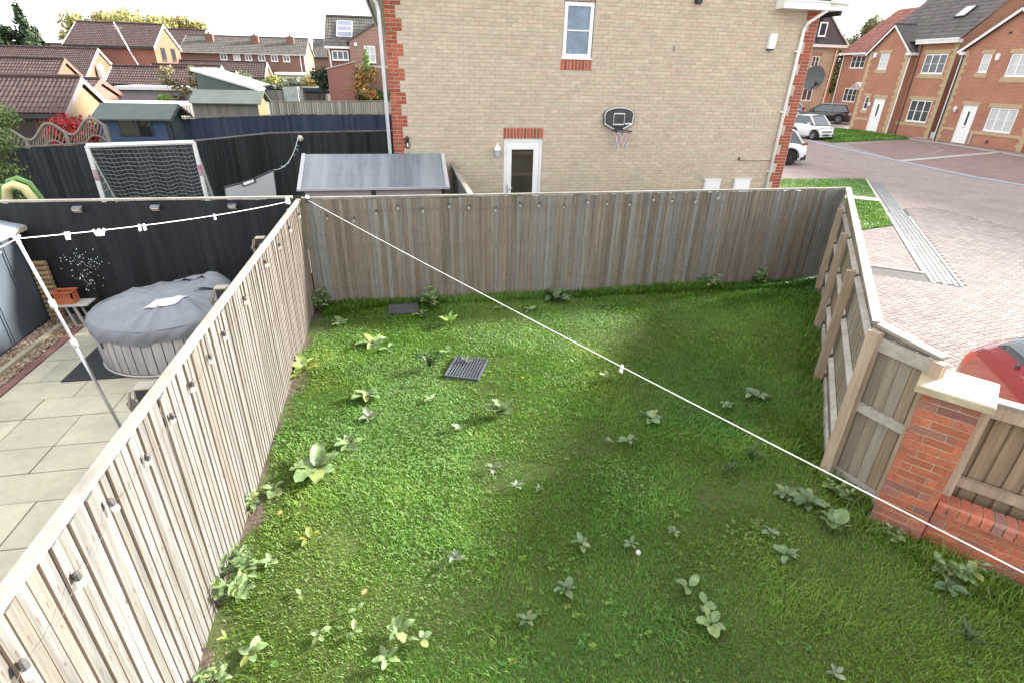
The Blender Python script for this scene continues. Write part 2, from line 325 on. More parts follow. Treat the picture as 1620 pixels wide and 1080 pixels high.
V = np.concatenate(qs); F = np.arange(len(V)).reshape(-1, 4)
put('clover_patch', npmesh('clover_patch', V, F, mat('clover_leaf', (.15, .25, .075), (.115, .205, .05), scale=8, rough=.5, spec=.4, tint=True, transl=.25), np.concatenate(ts)), kind='stuff')

# small creeping weeds knitted into the grass: rosettes of short bent leaves
n = 1000; x = rng.uniform(-1.45, 6.5, n*4); y = 1.5+7.5*rng.random(n*4)**1.1; k = inpoly(x, y, LAWN) & (vnoise(x, y, 1.3, 77)+.5*rng.random(n*4)+.25*np.exp(-(x+1.4)/.5) > .92); x, y = x[k][:n], y[k][:n]; n = len(x)
Vq, Tq = [], []; s0 = .012+.022*rng.random(n)**2; hue = rng.random(n); off = rng.uniform(0, 6.28, n)
for j in range(7):
    on = rng.random(n) < .8; th = off+j*.9+rng.normal(0, .25, n); l = s0*(.7+.6*rng.random(n))*on; wd = l*(.22+.2*hue); e = rng.uniform(.1, .7, n); c, sn = np.cos(th), np.sin(th); z = .034+.012*rng.random(n)
    P0 = np.stack([x, y, z], 1); M = np.stack([x+c*l*.6, y+sn*l*.6, z+l*.6*e], 1); E_ = np.stack([x+c*l*1.15, y+sn*l*1.15, z+l*.55*e], 1); Wv = np.stack([-sn*wd, c*wd, 0*x], 1)
    Vq += [np.stack([P0, M+Wv, E_, M-Wv], 1).reshape(-1, 3)]; lu = .75+.5*rng.random(n); Tq.append(np.repeat(np.stack([lu*(.8+.5*hue), lu, lu*(.7+.7*(1-hue))], 1), 4, 0))
V = np.concatenate(Vq); put('small_weeds', npmesh('small_weeds', V, np.arange(len(V)).reshape(-1, 4), mat('small_weed_leaf', (.115, .21, .04), (.085, .165, .028), scale=20, rough=.7, spec=.2, tint=True, transl=.2), np.concatenate(Tq)), kind='stuff')

# neighbour's patio
sheet('yard_base', [(-9, -1), (-1.75, -1), (-1.75, 9.3), (-9, 9.3)], .0, mat('jointing_sand', (.30, .27, .21), (.24, .22, .18), rough=1))
pt = thing('patio', 'cream riven stone slab patio beside the hot tub', 'patio', (0, 0, 0)); pt['kind'] = 'structure'
SLAB = mat('cream_sandstone', (.47, .43, .325), (.39, .36, .275), scale=1.9, rough=.85, bump=.35, bscale=14, rnd=.07, c3=(.26, .255, .225), fine=.06)
y = .6; row = 0
while y < 9.2:
    d = (.45, .60)[row % 3 == 1]; x = -1.78; first = row % 2
    while x > -5.03:
        w = min(.3 if first else (.9 if (row*3+int(x*5)) % 4 == 0 else .6), x+5.03); first = False
        if w > .08:
            bb = MB(); j = lambda: rng.uniform(-.003, .003); q = rng.uniform(.020, .027)
            bb.box(x-w+.006+j(), x-.006+j(), y+.006+j(), y+d-.006+j(), -.02, q, skip='b'); bb.build('paving_slab', SLAB, pt)
        x -= w
    y += d; row += 1
be = thing('brick_edging', 'strip of dark red edging blocks between patio and gravel', 'edging'); be['kind'] = 'structure'
EDG = mat('plum_block', (.26, .13, .115), (.20, .105, .095), scale=6, rough=.9, bump=.4, bscale=60, rnd=.2)
for i in range(46):
    bb = MB(); bb.box(-5.16, -5.04, 1+i*.18, 1+i*.18+.174, -.02, .028+rng.uniform(-.002, .002), skip='b'); bb.build('edging_block', EDG, be)
b = MB(); b.box(-5.40, -5.33, 1, 9.2, -.05, .075, skip='b'); b.build('timber_edging', mat('pale_sleeper', (.42, .37, .28), (.33, .28, .21), scale=5, stretch=(1, .15, 1), rough=.95, bump=.4), kind='structure')
n = 5200; x = rng.uniform(-5.85, -5.17, n); y = rng.uniform(5.5, 9.2, n); k = abs(x+5.365) > .05; x, y = x[k], y[k]; n = len(x)
s = rng.uniform(.012, .026, n); an = rng.uniform(0, 6.28, n); base = np.array([(-1, -.6, 0), (1, -.6, 0), (1, .6, 0), (-1, .6, 0), (0, 0, .8), (0, 0, -.4)])
V = base[None]*s[:, None, None]; c, sn = np.cos(an)[:, None], np.sin(an)[:, None]
V = np.stack([V[:, :, 0]*c-V[:, :, 1]*sn+x[:, None], V[:, :, 0]*sn+V[:, :, 1]*c+y[:, None], V[:, :, 2]+.03+.012*rng.random(n)[:, None]], 2).reshape(-1, 3)
F = (np.arange(n)*6)[:, None, None]+np.array([(0, 1, 4), (1, 2, 4), (2, 3, 4), (3, 0, 4)])[None]; F = F.reshape(-1, 3)
pal = np.array([(.27, .185, .11), (.34, .27, .19), (.19, .11, .065), (.42, .37, .3), (.24, .17, .12)]); T = np.repeat(pal[rng.integers(0, 5, n)]*rng.uniform(.7, 1.2, n)[:, None], 6, 0)
put('shed_gravel', npmesh('shed_gravel', V, F, mat('pea_gravel', (1, 1, 1), (.9, .9, .9), rough=.8, tint=True), T), kind='stuff')
sheet('neighbour_garden', [(-16, 9.42), (-.4, 9.42), (-.4, 19.5), (-16, 19.5)], -.02, GRNB)
sheet('side_yard', [(-2.2, 9.22), (10, 9.22), (10, 12.69), (-2.2, 12.69)], -.012, mat('side_concrete', (.34, .33, .31), (.28, .27, .25), rough=.9))
sheet('back_gardens', [(-60, 19.6), (-.4, 19.6), (-.4, 60), (-60, 60)], -.03, GRNB)

# block paved road, laid along the fence direction (a forward, b to the right) from the grey corner
O = Vector((11.16, 8.38, 0)); EA = Vector((.605, .796, 0)); EB = Vector((.796, -.605, 0)); RZ = math.atan2(EA.y, EA.x)
def W2(a, b_, z=0): p = O+EA*a+EB*b_; return (p.x, p.y, z)
PAVC = brickmat('far_block_paving', (.265, .215, .195), (.225, .183, .167), (.165, .138, .127), bw=.21, bh=.105, ms=.006, axis='xy')  # far blocks coloured lighter than near ones to lift the shaded road
rd = MB(); rd.add([(-40, -60, 0), (60, -60, 0), (60, 12, 0), (-40, 12, 0)], [(0, 1, 2, 3)])
o = rd.build('road', PAVC, kind='structure'); o.location = (O.x, O.y, -.012); o.rotation_euler = (0, 0, RZ)
PAVB = mat('red_block', (.185, .155, .144), (.153, .127, .118), scale=3, rough=.92, bump=.4, bscale=70, rnd=.12, tint=True, fine=.10)
PAVG = mat('grey_block', (.185, .19, .188), (.155, .16, .16), scale=3, rough=.92, bump=.4, bscale=70, rnd=.10, tint=True, fine=.10)
sheet('jointing_sand', [(4.9, 2.3), (17.3, 2.3), (17.3, 14.8), (12, 14.8), (8.6, 9.6), (8.2, 8.6)], -.0095, mat('dark_joint_sand', (.085, .078, .072), (.07, .065, .06), rough=1))
pav = thing('block_paving', 'pinkish red herringbone block paving of the shared road', 'paving'); pav['kind'] = 'structure'
cands = []
FA = (4.28, 3.80); FB = (8.45, 9.20)
def roadside(x, y): return (x-4.50)*.796-(y-3.80)*.605 > .06 if y > 3.2 else (x-4.75)*.76+(y-2.9)*.65 > .05
def cell(a0, b0, la, lb): cands.append((a0, b0, la, lb))
# herringbone at 45 degrees to the road: laid in (s,t) axes, then turned
r2 = math.sqrt(.5)
for i in range(-75, 110):
    for j in range(-60, 60):
        # 90-degree herringbone of 2x1 modules of 0.1 m
        k = (i-j) % 4
        if k == 0: s0, t0, ls, lt = i, j, 2, 1
        elif k == 3: s0, t0, ls, lt = i, j, 1, 2
        else: continue
        s, t = (s0+ls/2)*.103, (t0+lt/2)*.103
        a, bq = (s-t)*r2, (s+t)*r2
        cands.append((a, bq, ls, lt))
near = []
for a, bq, ls, lt in cands:
    x, y, _ = W2(a, bq)
    inred = (.66 < a < 5.28 and bq < -.58)
    if not (bq > .06 or a < -.06 or inred): continue
    if not roadside(x, y) or y > 15 or x > 17.5 or x < 4.7: continue
    if x < 5.2 and y < 2.2: continue
    near.append((math.hypot(x-4, y-3), a, bq, ls, lt, inred))
near.sort(); bl = MB(); small = {}
def blockmesh(ls, lt, nm, gp=.0034):
    q = MB(); hx, hy = ls*.103/2-gp, lt*.103/2-gp; c = .005
    q.v = [(-hx, -hy, -.03), (hx, -hy, -.03), (hx, hy, -.03), (-hx, hy, -.03), (-hx, -hy, -c), (hx, -hy, -c), (hx, hy, -c), (-hx, hy, -c), (-hx+c, -hy+c, 0), (hx-c, -hy+c, 0), (hx-c, hy-c, 0), (-hx+c, hy-c, 0)]
    q.f = [(0, 1, 5, 4), (1, 2, 6, 5), (2, 3, 7, 6), (3, 0, 4, 7), (4, 5, 9, 8), (5, 6, 10, 9), (6, 7, 11, 10), (7, 4, 8, 11), (8, 9, 10, 11)]; q.m = [0]*9; q.t = [1.0]*9
    return q
bm_ = {k: blockmesh(*k, 'x') for k in ((2, 1), (1, 2))}; bme = {k: v.mesh('paving_block', PAVB) for k, v in bm_.items()}
ROT = RZ+math.pi/4
for i, (d, a, bq, ls, lt, inred) in enumerate(near):
    x, y, _ = W2(a, bq)
    # the (s,t) axes map to a=(s-t)r2, b=(s+t)r2, b pointing right: mirror handled by swapping module axes
    if i < 300: put('paving_block', bme[(ls, lt)], pav, (x, y, rng.uniform(-.0015, .0015)), (0, 0, RZ-math.pi/4))
    else:
        src = bm_[(ls, lt)]; ca, sa = math.cos(RZ-math.pi/4), math.sin(RZ-math.pi/4); z = rng.uniform(-.0015, .0015); tt = rng.uniform(.85, 1.14)
        bl.add([(x+u*ca-v*sa, y+u*sa+v*ca, w+z) for u, v, w in src.v], src.f, 0, (tt, tt*rng.uniform(.97, 1.03), tt))
bl.build('paving_blocks', PAVB, pav, kind='stuff')
# grey channel strip: five rows of blocks along a, and the cross band
gs = thing('grey_block_strip', 'L shaped strip of grey blocks edging the parking bay', 'paving'); gs['kind'] = 'structure'
gm = blockmesh(2, 1, 'g', .0012).mesh('grey_block', PAVG); gcount = 0; gst = MB()
cells = [(a*.206+.1+(.103 if r % 2 else 0), -.055-r*.104, 0) for r in range(5) for a in range(66)] + [(.06+r*.104, -.62-c*.206-(.103 if r % 2 else 0), math.pi/2) for r in range(6) for c in range(7)]
for a, bq, ro in cells:
    x, y, _ = W2(a, bq)
    if not roadside(x, y): continue
    if gcount < 300: put('grey_block', gm, gs, (x, y, rng.uniform(0, .002)), (0, 0, RZ+ro)); gcount += 1
for nm, (a0, b0), (a1, b1) in (('kerb_edging', (0, .02), (7, .02)), ('kerb_edging', (.66, -.55), (14.3, -.55)), ('kerb_edging', (.66, -.55), (.66, -1.9))):
    q = MB(); q.obox(W2(a0, b0, .0), W2(a1, b1, .0), .05, .03); q.build(nm, mat('pale_kerb', (.42, .41, .385), (.36, .35, .33), rough=.9), kind='structure')
sheet('parking_bay', [W2(.66, -.57)[:2], W2(5.3, -.57)[:2], W2(5.3, -3)[:2], W2(.66, -1.75)[:2]], -.008, PAVC)
# front grass in two pieces with a pale slab path between
def turf(name, poly, dens, h, seed):
    sheet(name, poly, .012, mat('front_turf', (.085, .14, .03), (.065, .11, .025), scale=2, rough=.95, bump=.6, bscale=30))
    v, f, t = blades(dens, poly, 1, h*.5, h, 1.6, .8, seed=seed)
    put('front_grass', npmesh('front_grass', v+np.array([0, 0, .01]), f, GRASS, t), kind='stuff')
turf('front_lawn', [W2(5.32, -.6)[:2], W2(8.9, -.6)[:2], W2(8.9, -2.6)[:2], (12.2, 12.9), (12.0, 12.5)], 16000, .04, 71)
turf('front_lawn', [W2(9.6, -.6)[:2], W2(14.2, -.6)[:2], (15.2, 20.3), (10.0, 20.3), (9.95, 12.9), (12.4, 12.9)], 26000, .045, 72)
q = MB(); 
fp = thing('slab_path', 'pale slab path crossing the front grass', 'path'); fp['kind'] = 'structure'
PS = mat('pale_slab', (.36, .34, .30), (.30, .28, .25), scale=3, rough=.9, bump=.3, rnd=.06)
for i in range(6):
    q = MB(); q.obox(W2(9.25, -.62-.6*i, .03), W2(9.25, -.62-.6*(i+1)+.012, .03), .66, .05); q.build('path_slab', PS, fp)
# far side of the road: driveways, edging, grass and house path
sheet('driveway', [(25.9, 25.2), (25.3, 20.3), (25.8, 17), (34, 17), (36.2, 24), (37.3, 33), (37.4, 35.5), (33, 29)], -.004, brickmat('driveway_paving', (.235, .155, .14), (.20, .135, .125), (.14, .11, .10), bw=.21, bh=.105, ms=.008, axis='xy'))
sheet('driveway', [(28.6, 31.9), (26.1, 25.3), (33, 29.4), (37.2, 35.4)], -.004, MATS['driveway_paving'])
sheet('pavement', [(14.5, 20.55), (19.9, 20.55), (27.0, 32.2), (29.0, 35), (22, 44), (10, 36), (9.8, 20.55)], -.006, brickmat('pavement_paving', (.26, .20, .185), (.23, .178, .165), (.18, .145, .135), bw=.21, bh=.105, ms=.006, axis='xy'))
def strip(name, pts, w, z, m):
    q = MB()
    for p, r in zip(pts[:-1], pts[1:]): q.obox((*p, z), (*r, z), w, .03)
    return q.build(name, m, kind='structure')
GK = mat('grey_kerb_blocks', (.27, .28, .29), (.22, .23, .24), scale=8, rough=.9)
strip('road_edging', [(27.6, 34.6), (26.9, 31.7), (25.75, 24.8), (25.15, 20.3), (25.7, 16)], .42, -.008, GK)
strip('drive_divider', [(25.9, 25.0), (35.9, 28.05)], .40, .0, PS)
strip('house_path', [(36.55, 35.0), (36.7, 33.0), (36.1, 28.2), (35.1, 24.0)], .55, .0, PS)
turf('front_lawn', [(28.2, 33.0), (29.3, 36.0), (36.2, 43), (37.3, 41.4), (37.2, 36.1), (36.3, 35.0)], 9000, .12, 73)
sheet('driveway', [(30, 37), (36, 43.5), (36, 52), (46, 60), (30, 60)], -.005, MATS['driveway_paving'])
# ------------------------------------------------------------------ fences
def featherboard(w, h, t0=.017, t1=.006, wood=WSIL, edge=WEDGE, seed=0, knots=True, name='fence_board'):
    """feather-edge board, thick edge at x=0; front is -y; slightly wavy, with a few knots"""
    r = random.Random(seed); q = MB(); n = 6; V = []
    for i in range(n+1):
        z = h*i/n; j = r.uniform(-.002, .002)
        V += [(j, 0, z), (j, -t0, z), (j+.002, -t0-.001, z), (w+j, -t1, z), (w+j, 0, z)]
    q.v = V
    for i in range(n):
        a = i*5; c = a+5
        for k, mi in ((0, 1), (1, 1), (2, 0), (3, 0)): q.f.append((a+k, a+k+1, c+k+1, c+k)); q.m.append(mi); q.t.append(None)
    q.f.append((n*5, n*5+1, n*5+2, n*5+3, n*5+4)); q.m.append(0); q.t.append(None)
    if knots:
        for _ in range(r.randint(1, 3)):
            x, z, rr = r.uniform(.03, w-.02), r.uniform(.15, h-.15), r.uniform(.006, .013); y = -(t0+(t1-t0)*x/w)-.0012; e = r.uniform(1, 1.7)
            q.add([(x+rr*math.cos(k*1.047), y, z+rr*e*math.sin(k*1.047)) for k in range(6)], [(0, 1, 2, 3, 4, 5)], 2)
        for z in (.34, 1.05, 1.62):
            x = w*.38; y = -(t0+(t1-t0)*.38)-.0014; q.add([(x-.004, y, z-.004), (x+.004, y, z-.004), (x+.004, y, z+.005), (x-.004, y, z+.005), (x-.002, y+.0004, z-.05), (x+.002, y+.0004, z-.05)], [(0, 1, 2, 3), (4, 5, 1, 0)], 2)
    me = q.mesh(name, [wood, edge, KNOT]); return me
def fence(name, label, p0, p1, z0, h0, h1, pitch, variants, cat='fence', cap=(.075, .03), capm=WCAP, sag=0, nfade=None, rows=1):
    """boards one by one from p0 to p1; heights run from h0 to h1; front is the right-hand side of p0->p1"""
    p0, p1 = Vector((*p0, z0)), Vector((*p1, z0)); d = p1-p0; Lh = d.length; rz = math.atan2(d.y, d.x)
    t = thing(name, label, cat, p0, rz); n = int(round(Lh/pitch)); r = random.Random(len(name)+n)
    for i in range(n):
        h = h0+(h1-h0)*i/n; put('fence_board', variants[r.randrange(len(variants))], t, (i*pitch, r.uniform(-.002, .002), r.uniform(-.012, .01)), (r.uniform(-.004, .004), r.uniform(-.0025, .0025), r.uniform(-.015, .012)), (1, 1, (h-.01)/1.8))
    if cap:
        nseg = max(1, int(round(Lh/2.6)))
        for i in range(nseg):
            a, b = Lh*i/nseg, Lh*(i+1)/nseg-.004; za, zb = h0+(h1-h0)*i/nseg, h0+(h1-h0)*(i+1)/nseg
            q = MB(); q.obox((a, .012, za+cap[1]/2), (b, .012, zb+cap[1]/2), cap[0], cap[1]); q.build('fence_cap', capm, t)
    return t, rz, Lh
VL = [featherboard(.086, 1.8, .0150, .004, seed=i) for i in range(9)]
VB = [featherboard(.092, 1.8, .014, .005, WBRN, WBRN, seed=20+i) for i in range(9)]
VI = [featherboard(.1002, 1.8, .012, .006, WIN, WIN, seed=40+i) for i in range(8)]
VK = [featherboard(.118, 1.8, .015, .005, WBLK, WBLK, seed=60+i, knots=False) for i in range(4)]
lf, lrz, LL = fence('feather_edge_fence', 'sunlit silver board fence along the left side of the lawn', (-1.61, .95), (-1.60, 9.12), .02, 1.86, 1.82, .0765, VL, cap=(.062, .032))
q = MB()
for z in (.35, 1.05, 1.6): q.obox((0, .06, z), (LL, .06, z), .04, .075)
q.build('arris_rail', WPOST, lf)
for i in range(5):
    q = MB(); q.box(.2+i*1.95, .3+i*1.95, .085, .185, -.02, 1.72); q.build('fence_post', WPOST, lf)
bf, _, BL_ = fence('feather_edge_fence', 'weathered brown board fence across the end of the lawn', (-1.57, 9.135), (8.46, 9.19), .0, 1.86, 1.86, .078, VB, cap=(.062, .028))
q = MB()
for z in (.3, 1.0, 1.6): q.obox((0, .05, z), (BL_, .05, z), .04, .075)
q.build('arris_rail', WPOST, bf)
q = MB(); q.box(-.1, BL_-.1, .0, .05, -.1, .03); q.build('gravel_board', WBRN, bf)
# right-hand fence: seen from its post side
rf, rrz, RL = fence('feather_edge_fence', 'fence on the right of the lawn seen from its post side', (4.27, 3.78), (8.50, 9.16), .0, 1.72, 1.87, .1, VI, cap=(.095, .032))
for i, x in enumerate((2.05, 4.02, 5.95)):
    q = MB(); h = 1.62+.012*i; q.box(x-.05, x+.05, .05, .15, -.05, h); q.build('fence_post', WPOST, rf)
ps = [-.02, 2.05, 4.02, 5.95, RL]
for a, c in zip(ps[:-1], ps[1:]):
    for z in (.42, .98, 1.55):
        q = MB(); q.add([], []); a2, c2 = a+.052, c-.052
        q.prism([(.002, z-.05), (.055, z-.012), (.055, z+.006), (.002, z+.035)], 'x', a2, c2); q.build('arris_rail', WRAIL, rf)
    q = MB(); q.box(a+.052, c-.052, .002, .03, -.02, .14); q.build('gravel_board', WRAIL, rf)
# short return panel, end post, rails
pn, prz, PL = fence('angled_fence', 'short angled wood panel between the right fence and brick pillar', (4.41, 3.20), (4.26, 3.76), .0, 1.66, 1.73, .1, VI, cap=(.11, .028))
# panel runs pillar -> post so that its front faces the road and its frame the lawn
for z, w in ((1.575, .13), (.90, .09)):
    q = MB(); q.box(.02, PL-.08, .004, .045, z-w/2, z+w/2); q.build('panel_rail', WRAIL, pn)
q = MB(); q.box(.0, PL-.06, .004, .035, -.02, .15); q.build('gravel_board', WRAIL, pn)
q = MB(); q.box(PL-.085, PL+.02, .03, .13, -.05, 1.70); q.build('corner_post', WPOST, pn)
q = MB(); q.box(-.06, .035, .05, .13, -.05, 1.66); q.build('panel_post', WPOST, pn)

# ------------------------------------------------------------------ brick pillar and low wall
def brickset(name, w, h, d, mi_tint, m):
    q = MB(); c = .003
    q.v = [(c, 0, c), (w-c, 0, c), (w-c, 0, h-c), (c, 0, h-c), (0, c, 0), (w, c, 0), (w, c, h), (0, c, h), (0, d, 0), (w, d, 0), (w, d, h), (0, d, h)]
    q.f = [(0, 1, 2, 3), (4, 5, 1, 0), (5, 6, 2, 1), (6, 7, 3, 2), (7, 4, 0, 3), (4, 8, 9, 5), (5, 9, 10, 6), (6, 10, 11, 7), (7, 11, 8, 4)]; q.m = [0]*9; q.t = [mi_tint]*9
    return q
PRED = mat('pillar_brick', (.40, .125, .065), (.33, .105, .06), scale=12, rough=.85, bump=.5, bscale=80, rnd=.16, c3=(.24, .105, .085), f3=.30, fine=.2)
pl = thing('brick_pillar', 'red brick gate pillar with a thick pale stone cap', 'pillar', (4.14, 3.06, 0), math.atan2(-.80, .60))
PW = .395; q = MB(); q.box(.006, PW-.006, .008, PW-.006, 0, 1.46); q.build('mortar_core', MORTR, pl)
def row(parent, w, z, i, y, rot=0, x0=0):
    s = [(0, .26), (.27, .125)] if i % 2 == 0 else [(0, .125), (.135, .26)]
    for a, l in s:
        me = brickset('b', l, .065, .05, None, PRED).mesh('brick', PRED); yield a, l, me
bm1 = {l: brickset('b', l, .065, .06, None, PRED).mesh('brick', PRED) for l in (.26, .125)}
for i in range(19):
    s = [(0, .26), (.27, .125)] if i % 2 == 0 else [(0, .125), (.135, .26)]
    for a, l in s:
        j = random.uniform(-.0015, .0015)
        put('brick', bm1[l], pl, (a, j, i*.0765+.004))                                            # face towards the lawn
        put('brick', bm1[l], pl, (j*1, PW-a, i*.0765+.004), (0, 0, -math.pi/2))                    # face towards the panel
        put('brick', bm1[l], pl, (PW+j, a, i*.0765+.004), (0, 0, math.pi/2))                       # face towards the low wall
q = MB(); c = .008; a0, a1, z0, z1 = -.062, PW+.062, 1.455, 1.525
q.v = [(a0+c, a0+c, z0), (a1-c, a0+c, z0), (a1-c, a1-c, z0), (a0+c, a1-c, z0), (a0, a0, z0+c), (a1, a0, z0+c), (a1, a1, z0+c), (a0, a1, z0+c), (a0, a0, z1-c), (a1, a0, z1-c), (a1, a1, z1-c), (a0, a1, z1-c), (a0+c, a0+c, z1), (a1-c, a0+c, z1+.003), (a1-c, a1-c, z1-.002), (a0+c, a1-c, z1)]
for k in range(3):
    for i in range(4): q.f.append((k*4+i, k*4+(i+1) % 4, k*4+4+(i+1) % 4, k*4+4+i)); q.m.append(0); q.t.append(None)
q.f += [(3, 2, 1, 0), (12, 13, 14, 15)]; q.m += [0, 0]; q.t += [None, None]
q.build('cap_stone', mat('cap_sandstone', (.42, .37, .255), (.36, .305, .205), scale=7, rough=.85, bump=.7, bscale=22, c3=(.31, .25, .16), fine=.06), pl)
# low wall with brick-on-edge top, running away to the right
lw = thing('low_brick_wall', 'low red brick wall with bricks on edge along its top', 'wall', (4.40, 2.745, 0), math.atan2(-.755, .655)); LWL = 2.4
q = MB(); q.box(0, LWL, .045, .19, 0, .46); q.box(0, LWL, .03, .19, .38, .474); q.build('mortar_core', MORTR, lw)
me215 = brickset('b', .215, .065, .06, None, PRED).mesh('brick', PRED); me102 = brickset('b', .1025, .065, .06, None, PRED).mesh('brick', PRED)
for i in range(5):
    x = 0 if i % 2 == 0 else -.1125
    while x < LWL:
        if x >= 0: put('brick', me215, lw, (x, .035+random.uniform(-.0015, .0015), i*.075))
        else: put('brick', me102, lw, (0, .035, i*.075))
        x += .225
CAPB = mat('wall_top_brick', (.40, .12, .07), (.33, .10, .065), scale=12, rough=.88, bump=.5, bscale=80, rnd=.2, c3=(.25, .13, .11), f3=.45, fine=.2)
q = MB(); w = .066; q.v = [(0, .0, 0), (w, .0, 0), (w, .0, .078), (0, .0, .078), (0, .03, .105), (w, .03, .105), (0, .19, .105), (w, .19, .105), (0, .19, 0), (w, .19, 0)]
q.f = [(0, 1, 2, 3), (3, 2, 5, 4), (4, 5, 7, 6), (6, 7, 9, 8), (0, 3, 4, 6, 8), (1, 9, 7, 5, 2), (0, 8, 9, 1)]; q.m = [0]*7; q.t = [None]*7
cm = q.mesh('coping_brick', CAPB)
for i in range(int(LWL/.077)): put('coping_brick', cm, lw, (i*.077, .012+random.uniform(-.002, .002), .378+random.uniform(-.001, .001)))
for z, yy in ((.379, .03),):
    q = MB(); q.box(0, LWL, .025, .2, .366, .377); q.build('mortar_joint', MORTR, lw)
# timber fence standing behind the low wall
wf = thing('wall_fence', 'brown timber fence standing behind the low brick wall', 'fence', (4.40+.755*.22, 2.745+.655*.22, 0), math.atan2(-.755, .655))
vw = [featherboard(.125, 1.8, .014, .008, mat('rail_side_wood', (.30, .215, .14), (.22, .155, .10), scale=9, stretch=(1, 1, .06), rough=.9, bump=.5, rnd=.15, fine=.15), WEDGE, seed=80+i) for i in range(6)]
for i in range(20): put('fence_board', vw[i % 6], wf, (.02+(i+1)*.118, .08, .02), (0, 0, math.pi), (1, 1, 1.40/1.8))
for z, hh in ((.62, .085),):
    q = MB(); q.box(.08, 2.4, .005, .062, z-hh/2, z+hh/2); q.build('fence_rail', WPOST, wf)
q = MB(); q.box(.08, 2.4, .0, .062, 1.30, 1.42); q.build('top_rail', WPOST, wf)
q = MB(); q.box(.06, 2.4, -.012, .10, 1.422, 1.45); q.build('fence_cap', WCAP, wf)
q = MB(); q.box(-.03, .075, -.05, .06, .0, 1.45); q.build('fence_post', WPOST, wf)

# ------------------------------------------------------------------ bulb strings on the fences
HOLD = mat('bulb_holder', (.05, .045, .045), (.09, .08, .075), scale=30, rough=.6)
BULB = mat('clear_bulb', (.66, .65, .62), (.58, .57, .54), rough=.12, spec=.6, alpha=.30)
def bulbs(label, pts, wpts, nrm):
    t = thing('string_lights', label, 'string lights', pts[0]); p0 = Vector(pts[0])
    q = MB(); q.tube([Vector(p)-p0 for p in wpts], .0013, 4); q.build('wire', HOLD, t)
    qb = MB(); qb.lathe((0, 0, -.072), [(.007, 0), (.017, .008), (.021, .022), (.018, .042), (.012, .052)], 10); bme_ = qb.mesh('bulb', BULB, True)
    qc = MB(); qc.lathe((0, 0, -.022), [(.016, 0), (.017, .012), (.015, .038), (.006, .046)], 8); cme_ = qc.mesh('bulb_cap', HOLD)
    for p in pts:
        o = put('bulb', bme_, t, Vector(p)-p0, (random.uniform(-.25, .25), random.uniform(-.25, .25), 0)); put('bulb_cap', cme_, o)
lb = [(Y, z) for Y, z in ((8.74, 1.72), (7.9, 1.73), (7.1, 1.72), (6.28, 1.76), (5.27, 1.72), (4.52, 1.70), (4.11, 1.70), (3.69, 1.70), (3.28, 1.70), (2.87, 1.69), (2.44, 1.74), (2.05, 1.66), (1.64, 1.65), (1.25, 1.70))]
P_ = [(-1.565, y, z) for y, z in lb]; w_ = []
for a, c in zip(P_[:-1], P_[1:]):
    for k in range(5): f = k/5; w_.append((a[0]+.004, a[1]+(c[1]-a[1])*f, a[2]+(c[2]-a[2])*f-.05*math.sin(f*math.pi)))
bulbs('row of clear bulbs strung along the sunlit left fence', P_, w_ + [P_[-1]], 0)
bb_ = [(-1.20, 1.60), (-.79, 1.55), (-.42, 1.66), (-.08, 1.74), (.32, 1.68), (.77, 1.75), (1.11, 1.72), (1.56, 1.67), (1.98, 1.74), (2.33, 1.73), (2.77, 1.69), (3.19, 1.77), (3.56, 1.74), (4.0, 1.71), (4.43, 1.79), (4.81, 1.76), (5.25, 1.74), (5.71, 1.80)]
P_ = [(x, 9.085, z) for x, z in bb_]; w_ = []
for a, c in zip(P_[:-1], P_[1:]):
    for k in range(5): f = k/5; w_.append((a[0]+(c[0]-a[0])*f, a[1]-.004, a[2]+(c[2]-a[2])*f-.035*math.sin(f*math.pi)))
bulbs('row of clear bulbs strung along the brown end fence', P_, w_ + [P_[-1]], 1)
# ------------------------------------------------------------------ buff brick house facing the lawn
TY = 12.70; TX0, TX1 = -.10, 9.68
th = thing('brick_house', 'pale buff brick house with red quoins beyond the end fence', 'house', (TX0, TY, 0)); TW = TX1-TX0
HOLES = [(2.36-TX0, 3.26-TX0, .0, 2.385), (3.60-TX0, 4.28-TX0, 4.03, 5.10)]
def wallface(q, W, H, holes, depth, y=0, mi=0, z0=0):
    """front face in the local xz plane at y, with reveals going back by depth"""
    xs = sorted({0, W, *[h[0] for h in holes], *[h[1] for h in holes]}); zs = sorted({z0, H, *[h[2] for h in holes], *[h[3] for h in holes]})
    for a, b in zip(xs[:-1], xs[1:]):
        for c, d in zip(zs[:-1], zs[1:]):
            if any(h[0] <= a and b <= h[1] and h[2] <= c and d <= h[3] for h in holes): continue
            q.add([(a, y, c), (b, y, c), (b, y, d), (a, y, d)], [(0, 1, 2, 3)], mi)
    for a, b, c, d in holes:
        q.add([(a, y, c), (b, y, c), (b, y, d), (a, y, d), (a, y+depth, c), (b, y+depth, c), (b, y+depth, d), (a, y+depth, d)], [(0, 4, 5, 1), (1, 5, 6, 2), (2, 6, 7, 3), (3, 7, 4, 0)], mi)
    return q
q = MB(); wallface(q, TW, 5.3, HOLES, .1, .006)
q.add([(0, .012, 5.3), (TW, .012, 5.3), (TW/2, .012, 9.2)], [(0, 1, 2)])
q.add([(0, .012, 0), (0, 16, 0), (0, 16, 5.3), (0, .012, 5.3)], [(0, 1, 2, 3)]); q.add([(TW, .012, 0), (TW, 16, 0), (TW, 16, 5.3), (TW, .012, 5.3)], [(3, 2, 1, 0)])  # unseen depth stretched so the house shadow covers the far fences
q.add([(0, 16, 0), (TW, 16, 0), (TW, 16, 5.3), (TW/2, 16, 9.2), (0, 16, 5.3)], [(0, 1, 2, 3, 4)])
